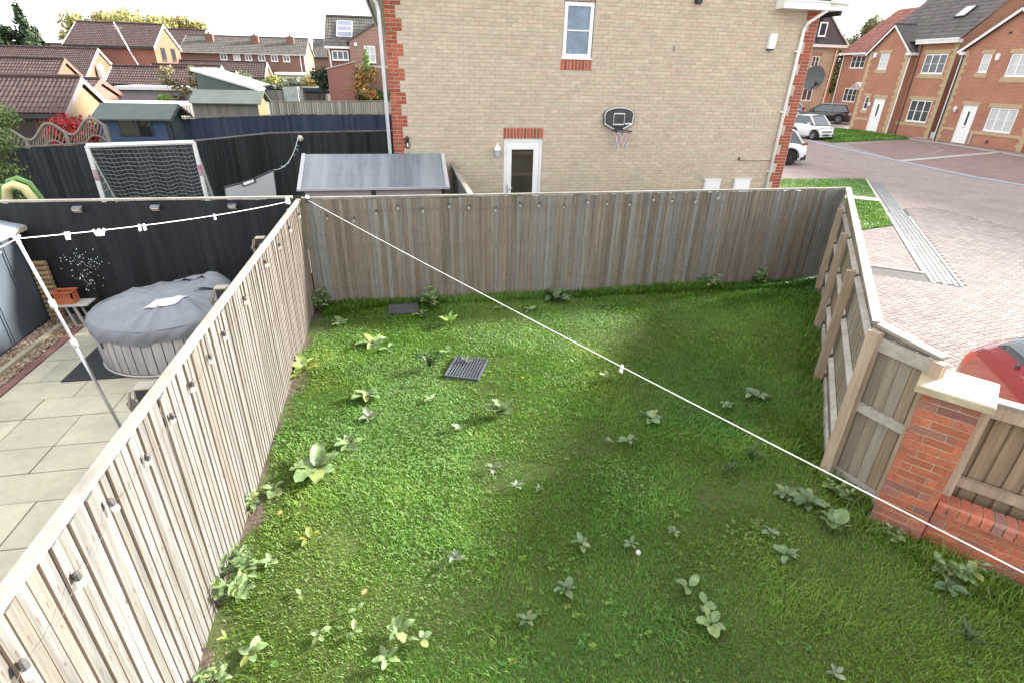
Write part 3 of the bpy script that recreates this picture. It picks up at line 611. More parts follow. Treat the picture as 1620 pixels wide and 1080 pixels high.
for h in HOLES: q.add([(h[0]-.02, .11, h[2]), (h[1]+.02, .11, h[2]), (h[1]+.02, .11, h[3]+.02), (h[0]-.02, .11, h[3]+.02)], [(0, 1, 2, 3)], 1)
q.build('wall', [MORT, GLASSB], th)
TILE = brickmat('dark_roof_tile', (.075, .06, .062), (.062, .05, .052), (.035, .03, .03), bw=.3, bh=.25, ms=.015, axis='xz', bump=1)
q = MB()
for sx in (-1, 1):
    a, c = TW/2, TW/2+sx*(TW/2+.34); q.add([(a, -.25, 9.32), (c, -.25, 5.04), (c, 16.25, 5.04), (a, 16.25, 9.32), (a, -.25, 9.42), (c, -.25, 5.14), (c, 16.25, 5.14), (a, 16.25, 9.42)], [(0, 1, 2, 3), (7, 6, 5, 4), (0, 4, 5, 1), (1, 5, 6, 2), (2, 6, 7, 3)])
q.build('roof', TILE, th)
items = []
def isred(x, k, left):
    w = .3375 if (k // 3) % 2 == 0 else .225
    return w
for k in range(10, 72):
    z = k*.075; 
    wl = .3375 if ((k+1) // 3) % 2 == 0 else .225; wr = .3375 if (k // 3) % 2 == 0 else .225
    segs = []
    def split(x0, x1, odd, red):
        x = x0
        first = odd
        while x < x1-.02:
            l = .1125 if first else .225; first = False; l = min(l, x1-x); 
            segs.append((x, l-.010, red)); x += l
    split(0, wl, k % 2 == 1, True); split(wl, TW-wr, (k % 2 == 1) ^ (wl > .3), False); split(TW-wr, TW, k % 2 == 0, True)
    for x, l, red in segs:
        cut = False
        for a, b, c, d in HOLES + [(2.34-TX0, 3.27-TX0, 2.385, 2.61), (3.58-TX0, 4.30-TX0, 3.795, 4.03), (3.58-TX0, 4.30-TX0, 5.1, 5.325)]:
            if c-.04 < z+.03 < d+.0 and x+l > a and x < b:
                cut = True
                if x < a-.025: items.append((x, a-.006-x, z, red))
                if x+l > b+.025: items.append((b+.006, x+l-b-.006, z, red))
        if not cut and l > .02: items.append((x, l, z, red))
def soldier(x0, n, z, red=True, h=.215, w=.0775):
    for i in range(n): items.append((x0+i*w, w-.015, z, 's', h))
soldier(2.342-TX0, 12, 2.392); soldier(3.585-TX0, 9, 3.80, w=.079); soldier(3.585-TX0, 9, 5.108, w=.079)
items.sort(key=lambda t: math.hypot(t[0]+TX0, TY, 0)+abs(t[2]-3.75)*.3 - (5 if t[3] == 's' else 0)); cache = {}; joined = MB()
for i, t in enumerate(items):
    x, l, z, red = t[:4]; h = t[4] if len(t) > 4 else .065; isr = bool(red)
    jy = random.uniform(-.0015, .0015); key = (round(l, 3), h, isr)
    if i < 299:
        if key not in cache: cache[key] = brickset('b', l, h, .014, 1.0, None).mesh('brick', RED if isr else BUFF)
        put('brick', cache[key], th, (x, jy, z+.005))
    else:
        s = brickset('b', l, h, .014, None, None); tt = random.gauss(1, .045); pk = random.random()
        if isr: tn = (tt*random.uniform(.8, 1.15), tt*random.uniform(.85, 1.1), tt)
        else: tn = (tt*(1.0+.04*(pk > .8)), tt*(1-.05*(pk > .8)), tt*(1-.02*(pk > .8)-.03*(pk < .15)))
        joined.add([(u+x, v+jy, w+z+.005) for u, v, w in s.v], s.f, 0 if isr else 1, tn)
joined.build('bricks', [RED, BUFF], th, kind='stuff')
# right gable return, in view past the corner
q = MB(); q.box(TW-.012, TW, .02, 15.9, .6, 5.28); q.build('side_wall', brickmat('side_brick', (.36, .11, .06), (.30, .09, .05), (.42, .36, .28)), th)

def window(parent, x0, x1, z0, z1, y, cols=1, bars=0, fr=.055, depth=.06, glass=GLASS, vb=0, sill=True, name='window'):
    w = put(name, None, parent, (x0, y, z0)); W_, H_ = x1-x0, z1-z0
    q = MB(); q.box(0, W_, 0, depth, 0, fr); q.box(0, W_, 0, depth, H_-fr, H_); q.box(0, fr, .001, depth, fr, H_-fr); q.box(W_-fr, W_, .001, depth, fr, H_-fr)
    for c in range(1, cols): q.box(W_*c/cols-fr*.45, W_*c/cols+fr*.45, .002, depth, fr, H_-fr)
    for c in range(bars): z = fr+(H_-2*fr)*(c+1)/(bars+1); q.box(fr, W_-fr, .012, depth*.7, z-.011, z+.011)
    w.name = name
    me = q.mesh('frame', WHITE); put('frame', me, w)
    for c in range(cols):
        q = MB(); a, b = max(fr, W_*c/cols)+.002, min(W_-fr, W_*(c+1)/cols)-.002; q.box(a, b, depth*.55, depth*.6, fr, H_-fr); q.build('pane', glass, w)
    if sill:
        q = MB(); q.box(-.03, W_+.03, -.045, depth, -.03, -.002); q.build('sill', WHITE, w)
    return w
SKYG = mat('sky_painted_glass', (.11, .18, .27), (.07, .11, .16), rough=.04, spec=1.0)  # blue sky reflection put into the glass base colour
win = window(th, 3.615-TX0, 4.265-TX0, 4.045, 5.085, .03, 1, 1, fr=.075, glass=SKYG)
q = MB()
for x, r in ((.18, .05), (.27, .035), (.43, .04)): q.lathe((x, .075, .085), [(r*.6, 0), (r, .03), (r*.9, .06), (r*.4, .085)], 10)
q.build('ornament', mat('pink_ornament', (.45, .30, .28), (.5, .45, .42), rough=.5), win)
q = MB(); q.box(.2, .42, -.006, .004, 1.0, 1.012); q.build('trickle_vent', WHITE, win)
dr = put('door', None, th, (2.36-TX0, .03, .12))
q = MB(); D0, D1 = .90, 2.262; f = .06
q.box(0, f, 0, .06, 0, D1); q.box(D0-f, D0, 0, .06, 0, D1); q.box(f, D0-f, 0, .06, D1-f, D1); q.build('door_frame', WHITE, dr)
q = MB(); a, c = f+.006, D0-f-.006
q.box(a, a+.12, .012, .05, .02, D1-f-.005); q.box(c-.13, c, .012, .05, .02, D1-f-.005); q.box(a+.12, c-.13, .012, .05, D1-f-.17, D1-f-.005); q.box(a+.12, c-.13, .012, .05, .02, .80); q.build('door_leaf', WHITE, dr)
q = MB(); q.box(a+.12, c-.13, .03, .035, .80, D1-f-.17); q.build('pane', mat('door_glass', (.055, .05, .035), (.04, .035, .025), scale=3, rough=.05, spec=.7), dr)
q = MB(); q.obox((a+.035, .0, 1.05), (a+.035, .0, 1.25), .03, .012); q.tube([(a+.035, -.03, 1.17), (a+.14, -.035, 1.165)], .009, 6); q.build('handle', mat('satin_metal', (.6, .6, .6), metal=1, rough=.3), dr)
# gutters, fascia corner and downpipes
fa = put('fascia', None, th)
q = MB(); q.box(8.49-TX0, 9.68+.42-TX0, -.30, .35, 5.13, 5.27); q.box(8.49-TX0, 9.68+.42-TX0, -.32, .35, 5.27, 5.30); q.build('fascia_board', WHITE, fa)
q = MB(); q.tube([(9.62-TX0, -.36, 5.30), (10.1-TX0+.02, -.36, 5.30), (10.14-TX0, 16, 5.30)], .055, 8); q.build('gutter', WHITE, fa)
q = MB(); q.tube([(9.62-TX0, -.30, 5.24), (9.60-TX0, -.27, 5.12), (9.32-TX0, -.09, 4.88), (9.29-TX0, -.06, 4.75), (9.235-TX0, -.06, .0)], .036, 8); q.build('downpipe', WHITE, th, True)
for z in (1.6, 3.0, 4.3):
    q = MB(); q.box(9.20-TX0, 9.32-TX0, -.05, .0, z, z+.03); q.build('pipe_clip', WHITE, th)
q = MB(); q.box(-.36, .02, -.28, 16.1, 5.06, 5.14); q.build('fascia_board', WHITE, fa)
GRP = mat('grey_white_plastic', (.70, .70, .72), (.62, .62, .66), rough=.4)
q = MB(); q.tube([(-.34, -.28, 5.22), (-.30, -.2, 5.08), (-.14, -.06, 4.9), (-.105, -.05, 4.75), (-.07, -.05, 0)], .036, 8); q.build('downpipe', GRP, th, True)
q = MB(); q.tube([(-.38, -.3, 5.17), (-.38, 16, 5.17)], .055, 8); q.build('gutter', GRP, fa)
# wall fittings: each its own thing
t = thing('meter_box', 'white meter box on the buff wall, nearer its door', 'meter box', (7.50, TY, .85), group='white meter boxes')
q = MB(); q.box(0, .43, -.05, 0, 0, .60); q.box(-.02, .45, -.065, 0, .575, .60); q.build('meter_case', WHITE, t)
q = MB(); q.box(.025, .405, -.058, -.051, .03, .56); q.build('meter_door', WHITE, t)
t2 = copy_tree(t); t2.location = (8.33, TY, .85); t2['label'] = 'white meter box on the buff wall, beside the downpipe'
t = thing('alarm_box', 'white alarm box with dark base high on buff wall', 'alarm box', (8.47, TY, 4.32))
q = MB(); q.prism([(0, .03), (.155, .03), (.17, .33), (.0, .33)], 'y', -.09, 0); q.build('alarm_cover', WHITE, t)
q = MB(); q.box(.0, .155, -.085, 0, 0, .032); q.build('alarm_base', BLACKP, t)
t = thing('wall_lantern', 'white carriage lantern on the wall beside the white door', 'wall light', (2.19, TY, 2.02))
q = MB(); q.lathe((0, -.11, .14), [(.085, 0), (.06, .06), (.02, .10), (.012, .15)], 8); q.lathe((0, -.11, -.02), [(.02, 0), (.04, .02)], 8); q.box(-.012, .012, -.11, 0, .10, .125); q.box(-.03, .03, -.012, 0, .05, .2); q.build('lantern_frame', WHITE, t)
q = MB(); q.lathe((0, -.11, 0), [(.042, 0), (.068, .138)], 8); q.build('lantern_glass', mat('lantern_glass', (.5, .53, .56), (.42, .45, .48), rough=.15, spec=.7), t)
t = thing('security_light', 'small black security light beside the red quoins', 'wall light', (.20, TY, 2.20))
q = MB(); q.box(-.035, .04, -.07, 0, .0, .13); q.lathe((0, -.05, .14), [(.02, 0), (.045, .03), (.045, .07), (.02, .10)], 8); q.build('lamp_body', BLACKP, t)
q = MB(); q.box(-.012, .016, -.074, -.07, .02, .1); q.build('lamp_lens', WHITE, t)
t = thing('vent_cowl', 'black round vent outlet high on the buff wall', 'vent', (6.57, TY, 5.21)); q = MB(); q.tube([(0, 0, 0), (0, -.12, -.01)], .065, 12); q.build('vent_pipe', BLACKP, t)
q = MB(); q.tube([(0, -.121, -.01), (0, -.14, -.011)], [.072, .06], 12); q.build('vent_rim', BLACKP, t)
t = thing('wall_hook', 'small rusty hook in the buff wall above the hoop', 'hook', (6.17, TY, 4.28)); q = MB(); q.tube([(0, 0, .05), (0, -.03, .045), (.005, -.035, 0), (0, -.03, -.05)], .009, 6); q.build('hook', mat('rust', (.12, .07, .045), rough=.9), t)
t = thing('wall_cable_clip', 'brown cable outlet low on the buff wall', 'outlet', (8.34, TY, 1.92)); q = MB(); q.box(-.02, .02, -.03, 0, -.02, .04); q.tube([(.02, -.012, -.03), (.5, -.012, -.05), (1.0, -.012, -.04)], .006, 5); q.build('outlet_box', MATS['rust'], t)
# basketball hoop
t = thing('basketball_hoop', 'black basketball backboard with white lines and hanging net', 'basketball hoop', (5.03, TY-.05, 2.84))
arc = [(.36, -.13), (.375, .10)] + [(.375*math.cos(a)*.98, .10+.14*math.sin(a)) for a in [math.pi*k/12 for k in range(1, 12)]] + [(-.375, .10), (-.36, -.13), (-.15, -.235), (.15, -.235)]
q = MB(); q.prism(arc, 'y', -.02, .02); q.build('backboard', mat('backboard_black', (.03, .03, .034), (.045, .045, .05), rough=.4, spec=.5), t)
q = MB(); sc = [(x*.93, -.025, z*.93) for x, z in arc]
q.tube(sc, .011, 4, closed=True)
for a, c in (((-.13, .10), (.13, .10)), ((.13, .10), (.13, -.13)), ((.13, -.13), (-.13, -.13)), ((-.13, -.13), (-.13, .10))): q.obox((a[0], -.024, a[1]), (c[0], -.024, c[1]), .006, .02, upv=(0, 1, 0) if a[0] == c[0] else (0, 0, 1))
q.box(.16, .33, -.0255, -.021, -.125, -.10); q.build('board_lines', WHITE, t)
q = MB(); q.tube([(.0+.215*math.cos(k*.3927), -.30+.215*math.sin(k*.3927), -.25) for k in range(16)], .011, 6, closed=True); q.box(-.09, .09, -.09, -.02, -.26, -.17); q.build('rim', mat('rim_dark', (.06, .06, .065), metal=.6, rough=.4), t)
q = MB()
for k in range(12):
    for sg in (1, -1):
        pts = [(r*math.cos(k*.5236+sg*u), -.30+r*math.sin(k*.5236+sg*u), z) for r, z, u in ((.21, -.26, 0), (.17, -.36, .26), (.145, -.46, .52), (.13, -.60, .80))]
        q.tube(pts, .004, 4, mi=k % 3)
q.build('net', [WHITE, mat('net_red', (.6, .16, .18), rough=.8), mat('net_blue', (.2, .24, .5), rough=.8)], t)
# dish on the far return wall
t = thing('satellite_dish', 'grey satellite dish on the corner of the buff house', 'satellite dish', (9.70, 13.35, 3.78))
q = MB(); q.grid(lambda u, v: (.06*v*v, .25*v*math.cos(u*6.2832), .28*v*math.sin(u*6.2832)), 20, 4); q.grid(lambda u, v: (.06*v*v-.012, .25*v*math.cos(u*6.2832), .28*v*math.sin(u*6.2832)), 20, 4)
d_ = q.build('dish', mat('dish_grey', (.17, .17, .175), (.13, .13, .135), scale=20, rough=.6), t, True); d_.rotation_euler = (0, .2, -2.0); d_.location = (.36, -.42, 0)
q = MB(); q.tube([(-.02, 0, -.12), (.2, -.1, -.12), (.36, -.40, -.02)], .022, 6); q.tube([(.34, -.46, -.25), (.26, -.72, -.14)], .012, 6); q.box(.22, .30, -.78, -.70, -.17, -.10); q.build('dish_arm', BLACKP, t)
# ------------------------------------------------------------------ neighbour's yard on the left
kf, _, KL = fence('black_fence', 'black stained board fence behind the covered hot tub', (-9.2, 9.33), (-1.72, 9.235), .0, 1.86, 1.86, .1, VK, cap=(.05, .03), capm=WRAIL)
q = MB(); q.box(0, KL, .002, .04, -.05, .12); q.build('gravel_board', WBLK, kf)
SOLB = mat('solar_black', (.05, .055, .07), (.08, .085, .11), rough=.3, spec=.6)
SOLL = mat('solar_lens', (.72, .64, .48), (.62, .54, .40), rough=.4)
def solar(loc, rz, label):
    t = thing('solar_light', label, 'solar light', loc, rz, 'solar lights on the fences')
    q = MB(); q.prism([(0, .0), (-.085, -.03), (-.085, -.045), (0, -.09)], 'x', -.06, .06); q.build('lamp_body', BLACKP, t)
    q = MB(); q.add([(-.062, .0, .006), (.062, .0, .006), (.062, -.088, -.026), (-.062, -.088, -.026)], [(0, 3, 2, 1)]); q.build('solar_panel', SOLB, t)
    q = MB(); q.add([(-.055, -.083, -.05), (.055, -.083, -.05), (.055, -.01, -.094), (-.055, -.01, -.094)], [(0, 1, 2, 3)]); q.box(-.05, .05, -.088, -.0855, -.046, -.034); q.build('lens', SOLL, t)
for x, s in ((-4.78, 'nearest the grey shed'), (-3.72, 'above the middle of the hot tub'), (-2.62, 'nearest the fence corner')): solar((x, 9.215, 1.80), 0, 'small solar light on the black fence, '+s)
for y, s in ((7.2, 'nearest the black fence'), (5.42, 'beyond the tub end, middle of three'), (3.55, 'nearest the washing line pole')):
    t = thing('fence_lantern', 'dark lantern with cream top behind the left fence, '+s, 'lantern', (-1.74, y, 1.70), 0, 'lanterns behind the left fence')
    q = MB(); q.box(-.11, -.02, -.045, .045, -.10, .085); q.build('lantern_body', BLACKP, t)
    q = MB(); q.box(-.12, -.01, -.052, .052, .085, .095); q.build('lantern_top', mat('cream_lantern', (.34, .31, .25), (.3, .27, .21), rough=.6), t)
    q = MB(); q.obox((-.17, -.05, -.04), (-.14, -.05, .08), .012, .012); q.obox((-.17, .05, -.04), (-.14, .05, .08), .012, .012); q.add([(-.15, -.07, -.1), (-.15, .07, -.1), (-.19, .04, -.02), (-.19, -.04, -.02)], [(0, 1, 2, 3)]); q.build('lantern_frame', MATS['cream_lantern'], t)

# grey metal shed at the left edge
SHG = mat('grey_shed_steel', (.062, .076, .092), (.054, .066, .080), scale=1.5, rough=.45, spec=.45)
SHE = mat('shed_eave_trim', (.40, .37, .31), (.33, .31, .27), rough=.6)
t = thing('metal_shed', 'blue grey metal shed at the left edge of the yard', 'shed', (-5.66, 5.6, 0))
for i in range(7):
    y0 = .0+i*.515; q = MB(); q.box(-.03, .0, y0+.012, y0+.503, .06, 1.50); q.box(-.03, .012, y0+.05, y0+.065, .06, 1.49); q.build('wall_panel', SHG, t)
q = MB(); q.box(-.9, -.031, 3.58, 3.605, .06, 1.50); q.build('end_wall', SHG, t)
q = MB(); q.prism([(.06, 1.50), (.06, 1.53), (-1.0, 1.80), (-1.0, 1.76)], 'y', -.1, 3.66); q.build('roof', mat('shed_roof_grey', (.32, .36, .42), (.27, .31, .37), rough=.4, spec=.5), t)
for i in range(9):
    q = MB(); q.obox((.05, .1+i*.43, 1.537), (-.99, .1+i*.43, 1.802), .03, .018); q.build('roof_rib', MATS['shed_roof_grey'], t)
q = MB(); q.obox((.075, -.1, 1.49), (.075, 3.68, 1.49), .03, .07); q.obox((.075, 3.675, 1.49), (-1.0, 3.675, 1.76), .03, .07); q.build('eave_trim', SHE, t)
q = MB(); q.box(-.06, .02, 0, 3.6, 0, .06); q.build('base_rail', BLACKP, t)

# log roll stood against the black fence
t = thing('log_roll', 'upright panel of stacked half logs against the black fence', 'log panel', (-5.58, 9.14, 0))
LOG = mat('log_wood', (.34, .24, .135), (.25, .17, .095), scale=9, stretch=(.2, 1, 1), rough=.9, bump=.4, rnd=.15); LOGE = mat('log_end', (.5, .42, .28), (.4, .32, .2), rough=.9)
for i in range(13):
    q = MB(); q.tube([(-.06, 0, .038), (.15, 0, .038)], .040, 8); put('log', q.mesh('log', LOG), t, (.0, .0, i*.077))
t = thing('side_table', 'small pale slatted table against the black fence', 'table', (-5.16, 8.93, 0))
TBL = mat('pale_table', (.50, .48, .45), (.40, .385, .36), rough=.8)
for i in range(4):
    q = MB(); q.box(-.24, .27, -.14+i*.075, -.14+i*.075+.068, .36, .378); q.build('table_slat', TBL, t)
for x in (-.03, .09):
    q = MB(); q.obox((x-.03, .08, .36), (x+.03, .08, .03), .035, .02); q.obox((x-.03, -.08, .36), (x+.03, -.08, .03), .035, .02); q.build('leg', TBL, t)
q = MB(); q.box(-.16, .24, -.12, -.07, 0, .03); q.box(-.16, .24, .06, .11, 0, .03); q.build('foot', TBL, t)
t = thing('basket', 'orange plastic basket with holes on the pale table', 'basket', (-5.22, 8.95, .379))
OR = mat('orange_plastic', (.50, .15, .07), (.43, .125, .06), rough=.5); q = MB()
for (a, c) in (((-.13, -.09), (.13, -.09)), ((.13, -.09), (.13, .09)), ((.13, .09), (-.13, .09)), ((-.13, .09), (-.13, -.09))):
    for z, h in ((.05, .09), (.112, .014), (.145, .014), (.18, .022)): q.obox((a[0], a[1], z), (c[0], c[1], z), .008, h)
    for k in range(8): f = k/7; x, y = a[0]+(c[0]-a[0])*f, a[1]+(c[1]-a[1])*f; q.box(x-.008, x+.008, y-.008, y+.008, .09, .175)
q.box(-.13, .13, -.09, .09, .0, .01); q.build('basket_body', OR, t)
q = MB(); q.tube([(-.14, -.10, .19), (.14, -.10, .19), (.14, .10, .19), (-.14, .10, .19)], .011, 6, closed=True); q.build('basket_rim', OR, t)
t = thing('white_flower_spray', 'wispy dark plant dotted with white flowers against black fence', 'plant', (-4.90, 9.12, 0))
q = MB(); V = []; pts = []
for k in range(16):
    x, z = random.gauss(.0, .10), random.uniform(.62, 1.12); p = [(0, 0, 0), (x*.3, -.02, z*.5), (x, -.03+random.uniform(-.05, .02), z)]; q.tube(p, [.006, .004, .002], 4); pts.append((x, z))
q.build('stem', mat('dark_stem', (.04, .03, .02), (.03, .025, .02), rough=.9), t)
q = MB()
for k in range(105):
    if k < 8: x, z = random.uniform(-.30, -.12), random.uniform(.86, 1.08)
    else: x, z = random.gauss(.02, .11), random.choice((random.gauss(.98, .09), random.gauss(.70, .10)))
    y = -.02-random.random()*.08; s = random.uniform(.004, .0115); a = random.uniform(0, 6.28)
    q.add([(x+s*math.cos(a+m*1.2566)*(1 if m % 2 else .9), y+random.uniform(-.004, .004), z+s*math.sin(a+m*1.2566)) for m in range(5)], [(0, 1, 2, 3, 4)])
q.build('flowers', mat('white_petal', (.72, .74, .74), (.5, .53, .55), rough=.7), t)
t = thing('yellow_object', 'small yellow object on the ground behind the hot tub', 'object', (-4.62, 9.0, 0))  # unidentified yellow object, shaped with a spout and handle
q = MB(); q.lathe((0, 0, 0), [(.11, 0), (.12, .06), (.10, .15), (.07, .17)], 12); q.tube([(.1, 0, .05), (.2, 0, .16)], .015, 6); q.build('object_body', mat('yellow_plastic', (.45, .36, .05), (.36, .29, .05), rough=.5), t, True)
q = MB(); q.tube([(-.07, 0, .16), (-.06, 0, .22), (.03, 0, .22), (.06, 0, .165)], .01, 6); q.build('handle', MATS['yellow_plastic'], t)

# hot tub
t = thing('ground_mat', 'black rubber mat under the hot tub', 'mat', (-4.5, 7.0, .026))
RUB = mat('black_rubber', (.03, .032, .036), (.045, .047, .05), rough=.8)
for i in range(4):
    for j in range(3):
        q = MB(); q.box(j*.68+.001, j*.68+.679, i*.6+.001, i*.6+.599, 0, .014); q.build('mat_tile', RUB, t)
HC = (-3.36, 7.83, .041); HR = .89
t = thing('hot_tub', 'round hot tub with grey plank pattern wall and domed grey cover', 'hot tub', HC)
TUB = mat('driftwood_print', (.40, .38, .375), (.30, .285, .285), scale=6, stretch=(1.5, 1.5, .12), rough=.6, bump=.2, bscale=40, rnd=.12, fine=.12, detail=8)
npl = 46; q = MB()
for i in range(npl):
    a0, a1 = 2*math.pi*(i+.045)/npl, 2*math.pi*(i+.955)/npl; q = MB(); prof = [(HR-.02, 0), (HR+.012, .05), (HR+.022, .32), (HR+.012, .58), (HR-.02, .66)]
    V = []
    for r, z in prof:
        for k in range(3): a = a0+(a1-a0)*k/2; V.append((r*math.cos(a), r*math.sin(a), z))
    q.add(V, [(j*3+k, j*3+k+1, j*3+k+4, j*3+k+3) for j in range(4) for k in range(2)]); q.build('wall_plank', TUB, t, True)
q = MB(); q.lathe((0, 0, 0), [(HR-.03, 0), (HR+.0, .05), (HR+.008, .32), (HR+.0, .58), (HR-.03, .66)], 64); q.build('tub_wall', mat('tub_gap', (.06, .055, .055), rough=.8), t, True)
q = MB(); q.tube([((HR+.012)*math.cos(a), (HR+.012)*math.sin(a), .012) for a in [2*math.pi*k/48 for k in range(48)]], .012, 6, closed=True); q.build('base_trim', mat('tub_trim', (.5, .48, .46), (.45, .43, .41), rough=.6), t)
COV = mat('grey_cover', (.20, .212, .235), (.165, .175, .195), scale=2, rough=.55, spec=.35, bump=.15, bscale=25, fine=.05)
def cover(u, v):
    a = u*2*math.pi; x, y = math.cos(a), math.sin(a)
    if v <= .8:
        r = v/.8; R_ = (HR+.045)*r
        z = .66+.16*(1-r**2.4)
        px, py = x*R_, y*R_
        z += .10*math.exp(-(((px-.50)/.36)**2+((py-.42)/.30)**2))                 # slack folded up at the far right
        fold = math.sin(a*9+1.3*math.sin(a*3)+r*1.2)+.6*math.sin(a*17+2+r*3); rid = lambda t: (1-abs(math.sin(t)))**2; z += (.045*rid(a*4.5+.7*math.sin(a*3)+r)+.030*rid(a*8+1.3+r*1.5)+.02*rid(a*14+2*r))*r*(1-r**8)+.012*math.sin(px*8+2*math.sin(py*5))*math.sin(py*7+px*4)*(1-.3*r)
        z += .012*math.sin(px*9+py*5)*math.exp(-r*1.2)
        z -= .02*math.exp(-((px+.02)/.05)**2)*max(0, -py)*.8
        return (px, py, z)
    s = (v-.8)/.2; R_ = HR+.045+.012*math.sin(a*11+1)*s+.014*math.sin(a*5)*s+.02*math.sin(s*3.14)
    z = .66-.175*s-.02*math.sin(a*7+.5)*s-.012*math.sin(a*19)*s; R_ += .012*math.sin(a*23+s*3)*math.sin(s*3.14)
    return (x*R_, y*R_, z+.010*(1-s)*(math.sin(a*9+1.3*math.sin(a*3)+1.2)+.6*math.sin(a*17+5))*0)
q = MB(); q.grid(cover, 160, 30); cv = q.build('cover', COV, t, True)
q = MB(); q.tube([(HR*1.0421*math.cos(a), HR*1.0421*math.sin(a), .665+.004*math.sin(a*9)) for a in [2*math.pi*k/64 for k in range(64)]], .007, 4, closed=True); q.build('cover_seam', COV, cv)
def onc(px, py, dz=.012):
    r = math.hypot(px, py)/(HR+.045); p = cover(math.atan2(py, px)/(2*math.pi) % 1, .8*r); return (p[0], p[1], p[2]+dz)
q = MB()
q.grid(lambda u, v: onc(-.10+u*.36+v*.10, -.50+u*.10+v*.26), 6, 6); q.build('care_label', mat('printed_label', (.55, .56, .57), (.5, .51, .52), scale=30, stretch=(1, 6, 1), rough=.5), cv)
q = MB()
def flap(u, v):
    a = .15+u*1.35; r0 = .35+.25*math.sin(u*3.14); r = r0+v*.36; p = onc(r*math.cos(a), r*math.sin(a), .0)
    return (p[0], p[1], p[2]+.02+.075*math.sin(v*3.14)*math.sin(max(.05, u)*3.14)+.012*math.sin(u*25+v*4))
q.grid(flap, 30, 10); q.build('cover_flap', COV, cv, True)
q = MB(); 
for k in (4.0, 5.4): q.obox(((HR+.04)*math.cos(k), (HR+.04)*math.sin(k), .50), ((HR+.03)*math.cos(k), (HR+.03)*math.sin(k), .36), .03, .008, upv=(math.cos(k), math.sin(k), 0))
q.build('strap', BLACKP, t)

# washing lines, prop and pegs
LINE = mat('white_line', (.80, .80, .78), (.72, .72, .70), rough=.6)
PEG = mat('white_peg', (.80, .78, .80), (.72, .70, .72), rough=.4)
def hang(p, q_, sag, n=24): return [tuple(Vector(p).lerp(Vector(q_), k/n)+Vector((0, 0, -sag*4*(k/n)*(1-k/n)))) for k in range(n+1)]
PT = Vector((-3.44, 5.53, 2.30)); PB = Vector((-3.33, 5.81, .03)); CA = (-1.79, 9.18, 1.815)
t = thing('washing_line_prop', 'silver telescopic washing line prop standing on the patio', 'clothes prop', PB)
STEEL = mat('prop_steel', (.55, .56, .58), (.48, .49, .51), metal=.8, rough=.35)
q = MB(); q.tube([(0, 0, 0), (PT-PB)*.50], .017, 8); q.build('lower_tube', STEEL, t, True)
q = MB(); q.tube([(PT-PB)*.50, (PT-PB)*.985], .013, 8); q.build('upper_tube', mat('prop_white', (.74, .74, .76), (.7, .7, .72), rough=.35), t, True)
for f in (.50, .70):
    q = MB(); d = (PT-PB); q.tube([d*(f-.015), d*(f+.02)], .026, 8); q.build('collar', MATS['prop_white'], t, True)
q = MB(); d = (PT-PB); q.tube([d*.98, d*1.0, d*1.0+Vector((-.03, 0, .03))], .016, 6); q.tube([d*1.0, d*1.0+Vector((.03, 0, .03))], .012, 6); q.build('hook', MATS['prop_white'], t)
l1 = hang(CA, PT, .05) + hang(PT, (-3.75, 5.0, 2.16), .01, 4)[1:] + hang((-3.75, 5.0, 2.16), (-4.6, 3.2, 1.9), .06, 8)[1:]
q = MB(); q.tube(l1, .0038, 5); tag(q.build('washing_line', LINE), 'white washing line over the hot tub held up by a prop', 'washing line')
CB = (-1.46, 9.05, 1.86); l2 = hang(CB, (3.92, .34, 1.30), .045, 40)
q = MB(); q.tube(l2, .0036, 5); tag(q.build('washing_line', LINE), 'white washing line crossing the lawn from the far corner', 'washing line')
for loc, s in ((CA, 'black fence end'), (CB, 'brown end fence')):
    t = thing('line_bracket', 'white line bracket with cleat in the fence corner, on the '+s, 'bracket', loc)
    q = MB(); q.box(-.03, .03, -.02, .05, -.035, .035); q.tube([(0, -.02, 0), (0, -.05, .0), (.02, -.05, -.03)], .008, 6); q.build('bracket_body', WHITE if s[0] == 'b' and 'black' in s else BLACKP, t)
    q = MB(); q.tube([(-.02, -.01, .05), (.02, -.01, .05)], .03, 8); q.build('pulley', WHITE, t)
def peg(pos, ang, label, along):
    t = thing('clothes_peg', label, 'clothes peg', pos, along, 'white pegs on the washing lines')
    for s in (-1, 1):
        q = MB(); q.obox((s*.004, 0, .018), (s*.010, 0, -.055), .012, .012, upv=(0, 1, 0)); o = q.build('jaw', PEG, t); o.rotation_euler = (0, ang, 0)
    q = MB(); q.tube([(0, -.008, -.006), (0, .008, -.006)], .006, 6); o = q.build('spring', STEEL, t)
def online(p, q_, f, sag): return Vector(p).lerp(Vector(q_), f)+Vector((0, 0, -sag*4*f*(1-f)))
al = math.atan2(PT.y-CA[1], PT.x-CA[0])
import_pegs = ((.40, .1, 'single white peg on the line, nearest the fence corner'), (.67, .05, 'white peg right of the trio on the line over the tub'), (.685, -.08, 'white peg touching its neighbour right of the trio'),
               (.792, -.55, 'slanting right peg of the trio on the line'), (.805, 0, 'upright middle peg of the trio on the line'), (.818, .45, 'slanting left peg of the trio on the line'), (.884, -.3, 'slanting peg of the pair nearest the prop top'), (.891, .1, 'upright peg of the pair nearest the prop top'))
for f, a, s in import_pegs: peg(online(CA, PT, f, .05), a, s, al)
peg(Vector((-3.53, 5.36, 2.262)), .4, 'white peg on the line just beyond the prop top', al); peg(Vector((-3.68, 5.13, 2.192)), -.3, 'white peg lowest on the line beyond the prop', al)
al2 = math.atan2(.34-9.05, 3.92+1.46)
peg(online(CB, (3.92, .34, 1.30), .602, .045), .15, 'white peg on the line across the middle of the lawn', al2)
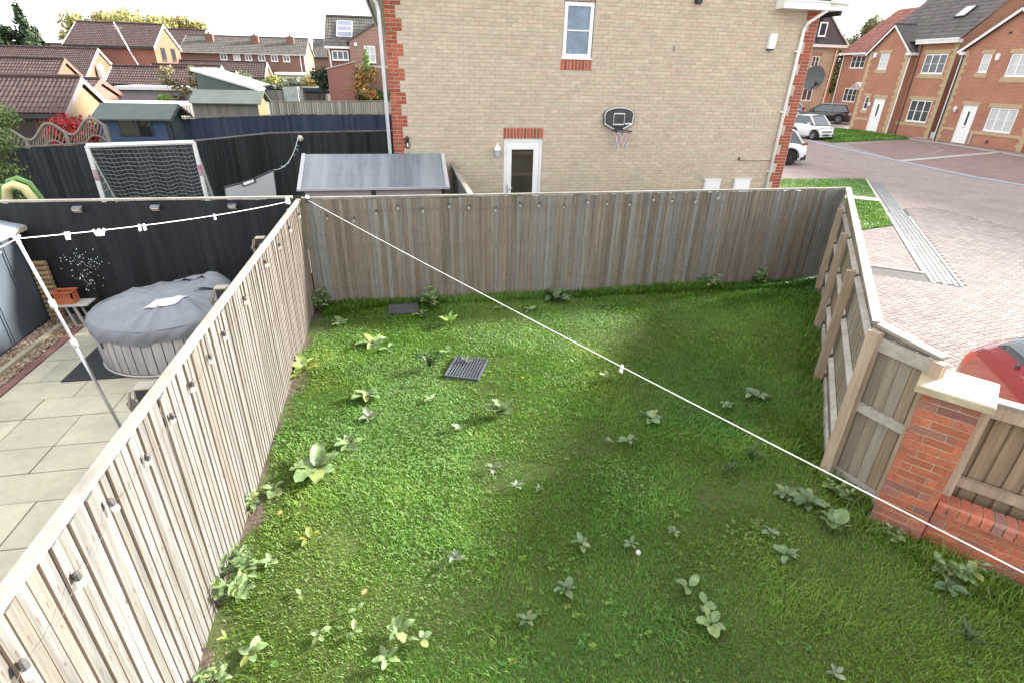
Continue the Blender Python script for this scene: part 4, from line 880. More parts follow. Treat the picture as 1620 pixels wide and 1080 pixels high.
# ------------------------------------------------------------------ beyond the fences, left to middle
def farfence(name, label, pts, z1, pitch, m, h=1.85, post=0, postm=None, capm=WGRY, group=None, bt=.022):
    t = thing(name, label, 'fence', (*pts[0], 0), 0, group); p0 = Vector((*pts[0], 0)); q = MB(); qc = MB(); qp = MB()
    for (a, b) in zip(pts[:-1], pts[1:]):
        a, b = Vector((*a, 0))-p0, Vector((*b, 0))-p0; d = b-a; n = max(1, int(d.length/pitch)); u = d/n; nn = Vector((d.y, -d.x, 0)).normalized()
        for i in range(n):
            s, e = a+u*i, a+u*(i+1.1); tt = random.uniform(.72, 1.3); hh = z1+random.uniform(-.012, .012); V = [s, s+nn*bt, e+nn*.005, e]
            q.add([(v.x, v.y, 0) for v in V]+[(v.x, v.y, hh) for v in V], [(0, 4, 5, 1), (1, 5, 6, 2), (4, 7, 6, 5), (3, 2, 6, 7), (0, 3, 7, 4)], 0, tt)
        qc.obox(a+Vector((0, 0, z1+.03)), b+Vector((0, 0, z1+.03)), .06, .03)
        if post:
            k = int(d.length/post)
            for i in range(k+1): s = a+d*i/max(1, k); qp.box(s.x-.05, s.x+.05, s.y-.06, s.y+.05, 0, z1+.05)
    q.build('fence_boards', m, t, kind='stuff'); qc.build('fence_cap', capm, t)
    if post: qp.build('fence_posts', postm, t)
    return t
farfence('dark_fence', 'near black board fence running behind the football goal', [(-10.6, 14.2), (-9.0, 15.0), (-7.7, 16.0), (-5.4, 16.45), (-3.8, 18.6), (-.15, 19.5)], 1.88, .11, WDRK)
t = thing('concrete_post', 'pale concrete post at the left end of the dark fence', 'post', (-9.15, 14.85, 0)); q = MB(); q.box(-.06, .06, -.06, .06, 0, 1.92); q.prism([(-.06, -.06), (.06, -.06), (.06, .06), (-.06, .06)], 'z', 1.92, 1.95); q.build('post', mat('old_concrete', (.42, .40, .36), (.34, .32, .29), rough=.95, bump=.4), t)
q = MB(); q.box(-1.3, -.07, -.03, .03, .2, .5); q.build('gravel_board', MATS['old_concrete'], t)
farfence('navy_fence', 'long navy stained fence behind the dark one', [(-9.0, 23.3), (-7.9, 23.8), (-4.2, 26.4), (-.2, 26.9)], 1.88, .13, WBLU, bt=.008)
farfence('grey_fence', 'weathered grey fence directly behind the navy fence', [(-11.5, 29.5), (-9.6, 31.8), (-7.2, 36.0), (-.2, 38.2)], 1.88, .14, WGRY)
farfence('grey_fence', 'farthest grey fence, below the flat roofed garages', [(-8.6, 44.0), (-7.0, 45.4), (-.2, 50.3)], 1.88, .14, WGRY)
# wavy trellis
t = thing('wavy_trellis', 'wavy topped wooden lattice fence beside the red bush', 'fence', (-10.6, 17.2, 0))
TR = mat('trellis_wood', (.26, .235, .19), (.20, .18, .145), scale=6, rough=.9)
def wav(x): return 1.90+.19*math.sin((x-.15)/1.02*math.pi*2-1.2)*.9+.13*x-.02
X_ = [i*.05 for i in range(60)]
q = MB(); q.tube([(x, 0, wav(x)) for x in X_], .035, 6); q.build('top_rail', TR, t)
q = MB(); q.tube([(x, 0, wav(x)-.42) for x in X_], .022, 5); q.build('lower_rail', TR, t)
for i in range(40):
    x = i*.072; q = MB(); q.obox((x, .012, wav(x)-.44), (x+.16, .012, wav(x+.16)-.01), .024, .010, upv=(0, 1, 0)); q.build('trellis_slat', TR, t)
q = MB()
for x in (.0, 1.02, 1.98, 2.95): q.box(x-.04, x+.04, -.04, .04, 0, wav(x)+.03)
q.build('posts', TR, t)
q = MB(); q.box(0, 2.95, .03, .05, .3, 1.35); q.build('fence_boards', WGRY, t)
# football goal
GW = mat('goal_white', (.78, .76, .77), (.70, .68, .69), rough=.4); PK = mat('pink_tape', (.40, .19, .27), (.5, .4, .43), rough=.5)
G0, G1, GZ, GD = Vector((-6.79, 14.2, 0)), Vector((-4.70, 14.55, 0)), 2.06, 1.15
t = thing('football_goal', 'white football goal with pink bands and hanging net', 'football goal', G0); u = G1-G0; bk = Vector((-.12, 1, 0))*GD
q = MB(); q.tube([(0, 0, GZ), u+Vector((0, 0, GZ+.04))], .05, 8); q.build('crossbar', GW, t)
for s, z in ((Vector((0, 0, 0)), GZ), (u, GZ+.04)):
    q = MB(); q.tube([s, s+Vector((0, 0, z))], .048, 8); pst = q.build('goal_post', GW, t)
    q = MB(); q.tube([s+Vector((0, 0, z*.64)), s+Vector((0, 0, z*.76))], .052, 8); q.build('tape_band', PK, pst)
    q = MB(); q.tube([s+Vector((0, 0, z-.03)), s+bk], .018, 6); q.tube([s+bk, s], .018, 6); q.build('back_stay', GW, t)
q = MB(); q.tube([bk, u+bk], .018, 6); q.build('ground_bar', GW, t)
NET = mat('net_cord', (.36, .40, .40), (.28, .31, .31), rough=.7); q = MB()
def npt(a, s):
    p = u*a+Vector((0, 0, GZ+.02)).lerp(bk, s)
    return p+Vector((0, .10*math.sin(s*3.14)+.03*math.sin(a*20), .025*math.sin(a*26+s*5)*math.sin(s*3.14)-.02*math.sin(s*3.14)))
for i in range(22):
    q.tube([npt(i/21, s/14) for s in range(15)], .0034, 3, cap=False)
for j in range(1, 21):
    q.tube([npt(a/40, j/21)+Vector((0, 0, -.02*abs(math.sin(a*.65*math.pi)))) for a in range(41)], .0042, 3, cap=False)
for s in (Vector((0, 0, 0)), u):
    for k in range(1, 12):
        q.tube([s+Vector((0, 0, GZ*(1-k/12))), s+bk*(k/12)+Vector((0, 0, GZ*(1-k/12)))], .004, 3, cap=False)
        q.tube([s+bk*(k/12)+Vector((0, 0, GZ*(1-k/12))), s+bk*(k/12)], .004, 3, cap=False)
q.build('goal_net', NET, t, kind='stuff')
# rebounder net and rope with float
t = thing('rebounder_net', 'tilted pale rebounder net with a black padded top edge', 'rebounder', (-3.50, 12.0, 0)); A_, B_ = Vector((0, 0, 1.53)), Vector((.99, .0, 1.86))
def edge_(f): return A_.lerp(B_, f)+Vector((0, 0, -.035*math.sin(f*3.14)))
q = MB(); q.grid(lambda a, v: tuple(edge_(a)*(1-v)+Vector((.02+.93*a, -.35, .25))*v+Vector((0, 0, .02*math.sin(a*9)))), 12, 8)
q.build('net_sheet', mat('rebound_net', (.36, .36, .365), (.27, .27, .28), scale=30, stretch=(6, 1, 6), rough=.8), t)
q = MB(); q.tube([edge_(k/10) for k in range(11)], .018, 6); q.build('top_edge', BLACKP, t)
for s in (A_, B_):
    q = MB(); q.tube([s, s+Vector((.28 if s is B_ else -.02, .75, -s.z))], .014, 6); q.tube([s, Vector((s.x, -.38, 0))], .012, 6); q.build('leg', BLACKP, t)
q = MB(); q.obox(edge_(.35)+Vector((0, -.022, -.035)), edge_(.62)+Vector((0, -.022, -.028)), .012, .085, upv=(0, 0, 1)); q.build('edge_label', BLACKP, t)
q = MB(); q.obox(edge_(.38)+Vector((0, -.031, -.033)), edge_(.59)+Vector((0, -.031, -.028)), .006, .05, upv=(0, 0, 1)); q.build('label_print', WHITE, t)
rp = hang((-2.50, 12.0, 1.86), (-3.02, 18.75, 1.84), .25, 20); t = thing('rope_float', 'pale rope tied to a cream float hanging on the dark fence', 'rope', (-2.5, 12.0, 1.86))
q = MB(); q.tube([Vector(p)-Vector((-2.5, 12.0, 1.86)) for p in rp], .010, 5); q.build('rope', mat('sisal', (.5, .52, .48), (.42, .45, .42), rough=.9), t)
q = MB(); q.lathe((rp[-1][0]+2.5+.05, rp[-1][1]-12.05, rp[-1][2]-1.86-.1), [(.02, -.09), (.07, -.06), (.09, .0), (.065, .07), (.02, .09)], 12); q.build('float', mat('cream_float', (.66, .64, .48), (.6, .58, .42), rough=.5), t, True)
q = MB()
for k in (5, 7, 8, 12, 15, 16): p = Vector(rp[k])-Vector((-2.5, 12.0, 1.86)); q.tube([p, p+Vector((random.uniform(-.06, .08), 0, random.uniform(-.1, .03)))], .014, 4); q.tube([p, p+Vector((random.uniform(.02, .1), 0, random.uniform(-.04, .04)))], .010, 4)
q.build('knots', mat('teal_cord', (.22, .38, .37), (.3, .42, .4), rough=.9), t, kind='stuff')
# toy playhouse arch
t = thing('toy_playhouse', 'green and yellow plastic toy with an arched opening', 'toy', (-6.62, 11.1, 0))
YEL = mat('pale_yellow_plastic', (.68, .60, .28), (.6, .53, .26), rough=.4); GRN = mat('lime_plastic', (.15, .30, .09), (.13, .26, .08), rough=.4)
q = MB(); q.tube([(-.19, 0, 1.0), (-.19, 0, 1.55), (-.13, 0, 1.73), (0, 0, 1.79), (.13, 0, 1.73), (.21, 0, 1.55), (.23, 0, 1.0)], .075, 8); q.build('arch', YEL, t, True)
q = MB(); q.tube([(-.24, .12, 1.0), (-.24, .12, 1.6), (-.14, .12, 1.83), (.02, .12, 1.88), (.17, .12, 1.80), (.27, .12, 1.52), (.30, .12, 1.0)], .045, 8); q.build('green_arch', GRN, t, True)
q = MB(); q.box(-1.2, -.2, .05, .15, .0, 1.78); q.box(-.28, .32, .05, .6, 0, 1.05); q.build('side_panel', GRN, t)

# plastic garden shed behind the end fence
t = thing('plastic_shed', 'low plastic shed with streaked grey roof behind end fence', 'shed', (-1.95, 11.15, 0))
RF = mat('resin_roof', (.155, .175, .20), (.115, .13, .155), scale=3.2, stretch=(2.2, .25, .25), rough=.45, spec=.5, lo=.4, hi=.56, c3=(.21, .23, .25))
RT = mat('resin_trim', (.42, .41, .43), (.36, .35, .37), rough=.5); PKW = mat('taupe_resin', (.42, .36, .35), (.36, .31, .30), rough=.55); DKT = mat('charcoal_resin', (.06, .055, .055), rough=.5)
zs = [(.0, 1.62), (.40, 1.79), (.78, 1.95), (1.15, 2.10)]
for k, ((y0, z0), (y1, z1)) in enumerate(zip(zs[:-1], zs[1:])):
    q = MB(); q.prism([(y0+.008, z0), (y1-.004, z1), (y1-.004, z1+.022), (y0+.008, z0+.022)], 'x', .03, 2.87); q.build('roof_panel', RF, t)
q = MB(); q.prism([(1.15, 2.10), (2.3, 1.62), (2.3, 1.645), (1.15, 2.125)], 'x', .03, 2.87); q.build('roof_panel', RF, t)
for x in (0, 2.86):
    q = MB(); q.prism([(-.04, 1.60), (1.15, 2.11), (1.15, 2.14), (-.04, 1.635)], 'x', x-.02, x+.055); q.build('verge_trim', RT, t)
q = MB(); q.box(-.02, 2.92, -.035, .02, 1.60, 1.64); q.build('eave_trim', RT, t)
q = MB(); q.box(.1, 1.36, .05, .1, 0, 1.6); q.build('wall_panel', PKW, t); q = MB(); q.box(1.45, 2.75, .05, .1, 0, 1.6); q.build('wall_panel', PKW, t)
q = MB(); q.box(.04, .1, .03, .11, 0, 1.6); q.box(1.36, 1.45, .03, .11, 0, 1.6); q.box(2.75, 2.81, .03, .11, 0, 1.6); q.build('corner_trim', DKT, t)
q = MB(); q.box(.05, .09, .11, 2.2, 0, 1.6); q.box(2.76, 2.80, .11, 2.2, 0, 1.6); q.build('side_wall', PKW, t)
t = thing('side_fence', 'short grey fence running from plastic shed to buff house', 'fence', (1.17, 9.3, 0), math.pi/2)
vs_ = [featherboard(.118, 1.8, .012, .006, WGRY, WGRY, seed=200+i, knots=False) for i in range(3)]
for i in range(32): put('fence_board', vs_[i % 3], t, (i*.104, 0, 0), (0, 0, 0), (1, 1, 1.80/1.8))
q = MB(); q.obox((0, .0, 1.83), (3.3, 0, 1.83), .09, .04); q.build('fence_cap', WCAP, t)
q = MB(); q.box(3.26, 3.36, -.05, .05, 0, 1.88); q.build('fence_post', WPOST, t)

# ---- houses: helper with gables on +x/-x, ridge along x
FASC = mat('white_bargeboard', (.74, .73, .71), (.66, .65, .63), rough=.5); DKF = mat('dark_fascia', (.05, .045, .045), rough=.6)
ORB = brickmat('brick_lit_tone', (.22, .092, .05), (.19, .08, .044), (.22, .16, .11)); DRB = brickmat('brick_shade_tone', (.27, .085, .06), (.22, .07, .05), (.28, .20, .16))  # orange and plum are one brick, sun and shade put into the colours
BRB = brickmat('brown_brick', (.20, .10, .07), (.16, .08, .06), (.22, .17, .14)); YLB = brickmat('yellow_brick', (.22, .155, .09), (.19, .135, .078), (.2, .16, .11))
RTM = mat('brown_roof_tile', (.078, .050, .046), (.058, .039, .036), scale=6, rough=.85, bump=.4, rnd=.12, tint=True, fine=.12); RTD = mat('grey_roof_tile', (.10, .088, .078), (.075, .067, .06), scale=5, rough=.85, bump=.4, tint=True, fine=.12)
def tiledslope(q, x0, x1, y0, z0, y1, z1, ncourse, nroll, amp=.03, lip=.03, mi=0):
    """one roof slope from eave (y0,z0) to ridge (y1,z1): courses of rolled tiles, each course lapping the one below"""
    for c in range(ncourse):
        a, b = c/ncourse, (c+1)/ncourse; ya, za = y0+(y1-y0)*a, z0+(z1-z0)*a; yb, zb = y0+(y1-y0)*b, z0+(z1-z0)*b
        V = []; m = nroll*2
        for i in range(m+1):
            x = x0+(x1-x0)*i/m; h = amp*(i % 2)
            V += [(x, ya, za+h+lip-.035), (x, ya, za+h+lip), (x, yb, zb+h*.9+.0)]
        fs = []; o = len(q.v); q.v.extend(V)
        for i in range(m):
            tt = random.uniform(.82, 1.18) if i % 2 == 0 else tt
            for f in ((i*3, i*3+3, i*3+4, i*3+1), (i*3+1, i*3+4, i*3+5, i*3+2)): q.f.append(tuple(k+o for k in f)); q.m.append(mi); q.t.append((tt, tt*random.uniform(.96, 1.04), tt))
def house(name, label, cat, x0, x1, y0, y1, eave, ridge, wall, roofm, ncourse, nroll, verge=.12, over=.25, barge=FASC, fascia=DKF, amp=.03, wallz=0, gable=None):
    t = thing(name, label, cat, (x0, y0, 0)); L_, D_ = x1-x0, y1-y0
    q = MB(); q.box(0, L_, 0, D_, wallz, eave, skip='tb'); 
    for x in (0, L_): q.add([(x, 0, eave), (x, D_, eave), (x, D_/2, ridge-.06)], [(0, 1, 2)])
    q.build('wall', wall, t)
    if gable: q = MB(); q.add([(L_+.01, 0, wallz), (L_+.01, D_, wallz), (L_+.01, D_, eave), (L_+.01, D_/2, ridge-.06), (L_+.01, 0, eave)], [(0, 1, 2, 3, 4)]); q.build('gable_wall', gable, t)
    rf = put('roof', None, t); ez = eave-(ridge-eave)*over/(D_/2)
    q = MB(); tiledslope(q, -verge, L_+verge, -over, ez+.05, D_/2, ridge+.05, ncourse, nroll, amp); q.build('front_slope', roofm, rf, kind='stuff')
    q = MB(); q.prism([(D_+over, ez), (D_/2, ridge), (D_/2, ridge+.08), (D_+over, ez+.08)], 'x', -verge, L_+verge); q.prism([(-over, ez), (D_/2, ridge), (D_/2, ridge+.035), (-over, ez+.035)], 'x', -verge+.01, L_+verge-.01); q.build('back_slope', roofm, rf)
    q = MB(); q.tube([(-verge, D_/2, ridge+.09), (L_+verge, D_/2, ridge+.09)], .09, 8); q.build('ridge_tiles', roofm, rf)
    for x in (-verge-.03, L_+verge):
        for s in (0, 1):
            ye = -over-.03 if s == 0 else D_+over+.03; q = MB(); q.prism([(ye, ez-.15), (D_/2, ridge-.12), (D_/2, ridge+.11), (ye, ez+.08)], 'x', x, x+.03); q.build('bargeboard', barge, rf)
    q = MB(); q.box(-verge, L_+verge, -over-.06, -over, ez-.10, ez+.04); q.build('gutter', fascia, rf)
    return t, rf
# nearest garage with individually laid tiles
gt, grf = house('tiled_garage', 'small garage with brown tiled roof and sunlit yellow gable', 'garage', -19.5, -11.85, 24.0, 27.3, 2.08, 3.10, MATS['brown_brick'], RTM, 1, 2, over=.2, barge=mat('grey_barge', (.22, .20, .19), rough=.7), gable=YLB)
for o in list(grf.children):
    if o.name.startswith('front_slope'): bpy.data.objects.remove(o)
q = MB(); tw = .30; n = 8; V = []; ln = 2.2/7+.02
for i in range(n+1):
    x = tw*i/n; h = .032*(.5-.5*math.cos(i/n*4*math.pi)); V += [(x, 0, h-.03), (x, 0, h), (x, ln, h*.95-.012)]
q.add(V, [(i*3, i*3+3, i*3+4, i*3+1) for i in range(n)]+[(i*3+1, i*3+4, i*3+5, i*3+2) for i in range(n)]); tme = q.mesh('roof_tile', RTM)
sl_ = math.atan2(1.02+.12, 1.65+.2); ncx = 26
for c in range(7):
    for i in range(ncx):
        f = c/7; put('roof_tile', tme, grf, (7.65+.12-(i+1)*tw+random.uniform(-.003, .003), -.2+1.85*f, 1.96+.085+1.14*f), (sl_+random.uniform(-.01, .01), 0, 0))
dg = put('garage_door', None, gt, (5.4, -.02, 0)); q = MB(); q.box(0, 1.2, -.02, .02, 0, 1.9); q.build('door_leaf', mat('dark_brown_door', (.05, .035, .03), rough=.6), dg); q = MB(); q.box(-.08, 0, -.03, .03, 0, 1.98); q.box(1.2, 1.28, -.03, .03, 0, 1.98); q.box(0, 1.2, -.03, .03, 1.9, 1.98); q.build('door_frame', mat('dark_red_frame', (.14, .05, .04), rough=.6), dg)
# bungalows
b2, _ = house('tiled_bungalow', 'bungalow with long brown tiled roof and white gable edges', 'bungalow', -37, -25.0, 55, 62.4, 2.35, 4.62, DRB, RTM, 17, 80, gable=ORB)
ft = put('flue_stack', None, b2, (12.15, 2.6, 0)); q = MB(); q.box(0, .35, -.25, .25, 1.4, 3.1); q.prism([(-.25, 3.1), (.25, 3.1), (.0, 3.55)], 'x', 0, .35); q.build('stack_white', mat('white_render', (.7, .7, .7), (.62, .62, .62), rough=.9), ft); q = MB(); q.box(.36, .5, -.18, .22, .6, 2.5); q.build('stack_vent', mat('grey_flue', (.3, .29, .31), rough=.6), ft)
b3, _ = house('tiled_bungalow', 'bungalow behind with a white latticed gable', 'bungalow', -33, -25.3, 68, 75.2, 2.35, 4.75, DRB, RTM, 16, 60, gable=ORB)
lt = put('gable_lattice', None, b3, (7.75, 0, 0)); q = MB()
for k in range(13): q.box(0, .05, .7+k*.5, .84+k*.5, 2.1, 3.0)
q.box(0, .06, .2, 7, 2.0, 2.25); q.build('lattice_bars', FASC, lt); q = MB(); q.box(.0, .04, 2.9, 4.3, 3.9, 4.3); q.build('gable_panel', FASC, lt)
b4, _ = house('tiled_bungalow', 'bungalow gable cut by the left frame edge', 'bungalow', -24, -18.85, 37.5, 42, 2.35, 3.75, YLB, RTM, 10, 34, gable=ORB, barge=mat('brown_barge', (.20, .10, .08), rough=.7))
b5, _ = house('tiled_bungalow', 'distant orange gable at the left edge below the conifers', 'bungalow', -44, -38.2, 78, 85, 2.6, 5.4, ORB, RTM, 12, 30, gable=ORB, barge=MATS['brown_barge'])
t2, _ = house('link_roof', 'low hipped tiled roof between garage and bungalow', 'outbuilding', -19, -14.9, 32.5, 36, 2.2, 2.85, BRB, RTM, 6, 26, barge=MATS['brown_barge'])
dk, _ = house('tiled_outbuilding', 'long outbuilding with brown tiled roof above the blue shed', 'outbuilding', -18.0, -12.6, 42.5, 45.6, 2.55, 3.42, BRB, RTM, 7, 36, verge=.1)
g6, _ = house('tiled_garage', 'distant garage roof with white verge in front of terrace', 'garage', -22, -16.2, 60, 64, 2.4, 3.55, BRB, RTM, 8, 30, gable=ORB)
g7, _ = house('tiled_garage', 'low tiled garage roof left of the terrace windows', 'garage', -19.0, -14.2, 57, 60.5, 2.3, 3.1, BRB, RTM, 7, 26, gable=ORB)
g8, _ = house('tiled_garage', 'wide tiled roof below the left gabled houses', 'garage', -23, -13.2, 66, 70, 2.7, 3.95, BRB, RTM, 8, 40, gable=ORB)
# two-storey gabled houses
def gwin(parent, L_, y0, y1, z0, z1, m, bars=2):
    w = put('window', None, parent, (L_+.012, 0, 0)); q = MB(); q.box(0, .05, y0, y1, z0, z0+.07); q.box(0, .05, y0, y1, z1-.07, z1); q.box(0, .05, y0, y0+.07, z0+.07, z1-.07); q.box(0, .05, y1-.07, y1, z0+.07, z1-.07)
    for k in range(1, bars): y = y0+(y1-y0)*k/bars; q.box(0, .05, y-.03, y+.03, z0+.07, z1-.07)
    q.build('frame', m, w); q = MB(); q.box(.01, .02, y0+.07, y1-.07, z0+.07, z1-.07); q.build('pane', GLASS, w); q = MB(); q.box(-.0, .09, y0-.08, y1+.08, z0-.08, z0-.003); q.build('sill', m, w)
tA, tAr = house('gabled_house', 'brown roofed two storey house with sunlit orange gable', 'house', -28.8, -21.6, 62, 68.8, 5.1, 6.95, DRB, RTM, 14, 48, gable=ORB)
for y0 in (1.5, 4.2): gwin(tA, 7.21, y0, y0+1.05, 3.95, 5.05, DKF, 3)
q = MB(); q.tube([(4.6, -.5, 6.9), (5.3, -.45, 4.6), (5.75, -.3, 3.2)], .05, 6); q.build('aerial_mast', WHITE, tA)
q = MB(); q.obox((4.4, -.5, 6.6), (5.2, -.5, 6.5), .03, .03); q.obox((4.5, -.5, 6.4), (5.0, -.5, 6.38), .03, .03); q.build('aerial', WHITE, tA)
tB, _ = house('gabled_house', 'smaller gabled house with two white windows, behind its twin', 'house', -29.5, -22.7, 80, 86.3, 5.5, 7.4, DRB, RTM, 13, 44, gable=ORB, barge=MATS['grey_barge'])
for y0 in (.9, 3.6): gwin(tB, 6.81, y0, y0+1.5, 3.7, 5.35, FASC, 3)
# terrace
te, ter = house('terrace', 'long brown brick terrace with white windows and two chimneys', 'house', -22.5, -9.66, 72, 79.0, 5.0, 6.55, BRB, RTD, 10, 60, fascia=mat('grey_gutter', (.45, .43, .40), rough=.6), amp=.02, barge=MATS['grey_barge'], gable=mat('tan_render', (.26, .17, .10), (.22, .145, .09), rough=.9))
for i, x in enumerate((-18.55, -16.95, -16.05-.05, -14.6, -13.3, -12.05)):
    x = (-18.24, -16.9, -15.69, -14.3, -12.97, -11.69)[i]; window(te, x-.36+22.5, x+.36+22.5, 4.15, 4.80, -.05, 2, 0, fr=.08, depth=.09, glass=CURT if i == 1 else GLASS)
for x in (-15.15, -11.35, -19.9):
    c = put('chimney', None, ter, (x+22.5, 2.2, 5.9)); q = MB(); q.box(-.4, .4, -.3, .3, -.4, .85); q.build('stack', BRB, c); q = MB(); q.box(-.55, .55, -.5, .0, -.22, -.1); q.build('flashing', MATS['white_bargeboard'], c); q = MB(); q.lathe((0, 0, .85), [(.12, 0), (.09, .2)], 8); q.build('pot', MATS['rust'], c)
q = MB(); q.tube([(12.3, -.1, 5.0), (12.3, -.1, 2.4)], .06, 6); q.tube([(12.75, -.1, 4.9), (12.8, -.1, 2.0)], .08, 6); q.build('downpipe', FASC, te)
q = MB(); q.box(6.8, 8.3, -2.6, -.02, 2.6, 3.55); q.build('porch', mat('porch_red', (.22, .09, .09), rough=.6), te); q = MB(); q.box(6.7, 8.4, -2.7, -2.6, 3.5, 3.62); q.box(6.7, 8.4, -2.7, -2.6, 2.6, 2.75); q.build('porch_trim', FASC, te)
fh, fhr = house('distant_house', 'distant grey roofed house end right of the terrace', 'house', -12.2, -7.6, 100, 107, 5.2, 7.6, BRB, RTD, 8, 20, barge=FASC, gable=MATS['tan_render'])
c = put('chimney', None, fhr, (3.2, 3.0, 7.0)); q = MB(); q.box(-.7, .7, -.4, .4, 0, 1.7); q.build('stack', BRB, c)
# brick house with solar panels
bh, bhr = house('red_brick_house', 'dark red brick house with solar panels and grey roof', 'house', -4.1, 5.5, 41, 47, 5.02, 6.75, DRB, RTD, 9, 60, amp=.015, over=.18, fascia=FASC, barge=MATS['grey_barge'])
q = MB(); q.add([(1.45, -.35, 0), (7.45, -.35, 0), (7.45, -.35, 5.25), (4.45, -.35, 6.95), (1.45, -.35, 5.25)], [(0, 1, 2, 3, 4)]); q.add([(1.45, -.35, 0), (1.45, -.35, 5.25), (1.45, 1, 5.25), (1.45, 1, 0)], [(0, 1, 2, 3)]); q.build('projecting_gable', brickmat('mottled_brick', (.30, .10, .075), (.24, .13, .10), (.36, .30, .26), bw=.23, bh=.08, ms=.014), bh)
q = MB(); q.prism([(1.3, 5.16), (4.45, 6.96), (7.6, 5.16), (7.6, 5.24), (4.45, 7.06), (1.3, 5.24)], 'y', -.42, 3.0); q.build('gable_roof', RTD, bhr)
window(bh, .28, 1.32, 4.15, 4.72, -.06, 3, 0, fr=.075, glass=GLASS); window(bh, 2.35, 3.05, 4.05, 5.02, -.42, 2, 1, fr=.07, glass=CURT)
sp_ = put('solar_array', None, bhr, (.62, .45, 5.31)); PV = mat('solar_cells', (.10, .11, .17), (.13, .14, .2), scale=8, rough=.2, spec=.7)
sa = math.atan2(1.73, 3.0)
for k in range(3):
    q = MB(); q.box(.03, .97, .03, .62, .06, .09); o = q.build('solar_panel', PV, sp_); o.location = (0, k*.68*math.cos(sa)+.25, k*.68*math.sin(sa)+.16); o.rotation_euler = (sa, 0, 0)
    q = MB(); q.box(0, 1, 0, .035, .05, .1); q.box(0, 1, .615, .65, .05, .1); q.box(0, .035, .035, .615, .05, .1); q.box(.965, 1, .035, .615, .05, .1); o = q.build('panel_frame', FASC, sp_); o.location = (0, k*.68*math.cos(sa)+.25, k*.68*math.sin(sa)+.16); o.rotation_euler = (sa, 0, 0)
q = MB(); q.tube([(.05, -.25, 4.95), (.15, -.1, 4.6), (.2, -.1, 2.5)], .05, 6); q.build('downpipe', FASC, bh)
q = MB(); q.lathe((1.85, -.37, 5.0), [(.09, 0), (.09, .18)], 10); q.build('alarm_box', WHITE, bh)
t = thing('lean_to', 'brown lean to wall with sloping top before the brick house', 'outbuilding', (-4.1, 39.6, 0)); q = MB(); q.prism([(0, 0), (0, 3.62), (1.75, 4.05), (1.75, 0)], 'y', 0, .3); q.build('wall', brickmat('lean_brick', (.30, .12, .10), (.26, .10, .09), (.25, .16, .13)), t); q = MB(); q.prism([(-.08, 3.61), (1.8, 4.07), (1.8, 4.13), (-.08, 3.67)], 'y', -.06, .5); q.box(1.75, 4.5, -.05, .25, 3.78, 3.9); q.build('coping', MATS['grey_gutter'], t)
# garages and sheds in the middle distance
t = thing('flat_roof_garages', 'long low flat roofed garage with pale roof edge', 'garage', (-7.4, 52.5, 0)); q = MB(); q.box(0, 9, 0, 5, 0, 2.05); q.build('wall', mat('navy_wall', (.05, .06, .09), rough=.8), t); q = MB(); q.prism([(-.2, 2.10), (5.3, 2.55), (5.3, 2.62), (-.2, 2.17)], 'x', -.2, 9.2); q.build('roof', mat('felt_roof', (.20, .215, .21), (.16, .175, .17), rough=.9, scale=2), t); q = MB(); q.box(-.2, 9.2, -.25, -.2, 1.86, 2.12); q.build('fascia_board', mat('navy_fascia', (.035, .045, .06), rough=.6), t)
t = thing('toy_figure', 'small dark red figure shape perched on the far grey fence', 'ornament', (-3.9, 47.6, 1.9)); q = MB(); q.lathe((0, 0, 0), [(.26, 0), (.22, .3), (.12, .5), (.17, .62), (.14, .8), (.05, .9)], 8); q.lathe((.12, 0, .85), [(.08, 0), (.02, .2)], 6); q.build('figure_body', mat('dark_red_paint', (.25, .03, .06), rough=.6), t)
t = thing('green_workshop', 'green workshop side with a sloping white roof edge', 'outbuilding', (-10.75, 36, 0)); q = MB(); q.prism([(0, 0), (0, 3.32), (2.95, 2.48), (2.95, 0)], 'y', 0, 5); q.build('wall', mat('faded_green_board', (.10, .13, .115), (.08, .105, .095), scale=2, rough=.85), t); q = MB(); q.prism([(-.2, 3.39), (3.15, 2.43), (3.15, 2.55), (-.2, 3.53)], 'y', -.1, 5.2); q.build('roof', mat('white_sheet_roof', (.66, .68, .68), (.55, .58, .58), scale=1.5, rough=.6), t)
t = thing('weathered_shed', 'old grey timber shed with shallow sloping roof', 'shed', (-8.9, 38, 0)); q = MB(); q.box(0, 2.2, 0, 2.5, 0, 2.42); q.build('wall', WGRY, t); q = MB(); q.box(2.25, 3.1, .0, 2.2, 0, 2.62); q.build('end_panel', mat('pale_sign_panel', (.45, .47, .44), (.25, .28, .27), scale=3, rough=.8), t); q = MB(); q.prism([(-.1, 2.40), (3.2, 2.90), (3.2, 2.97), (-.1, 2.47)], 'y', -.15, 2.7); q.build('roof', MATS['felt_roof'], t)
t = thing('green_roof_shed', 'small timber shed with green felt roof and orange gable', 'shed', (-8.95, 28.6, 0)); q = MB(); q.box(0, 2.75, 0, 1.9, 0, 2.2, skip='t'); q.build('wall', WGRY, t); q = MB(); q.add([(2.76, 0, 1.2), (2.76, 1.9, 1.2), (2.76, 1.9, 2.2), (2.76, .95, 2.62), (2.76, 0, 2.2)], [(0, 1, 2, 3, 4)]); q.build('gable_wall', mat('orange_shiplap', (.2, .12, .06), (.16, .1, .05), rough=.8), t)
q = MB(); q.prism([(-.2, 2.14), (.95, 2.64), (2.1, 2.14), (2.1, 2.18), (.95, 2.69), (-.2, 2.18)], 'x', -.1, 2.95); q.build('roof', mat('green_felt', (.105, .12, .106), (.085, .10, .088), scale=2, rough=.95), t)
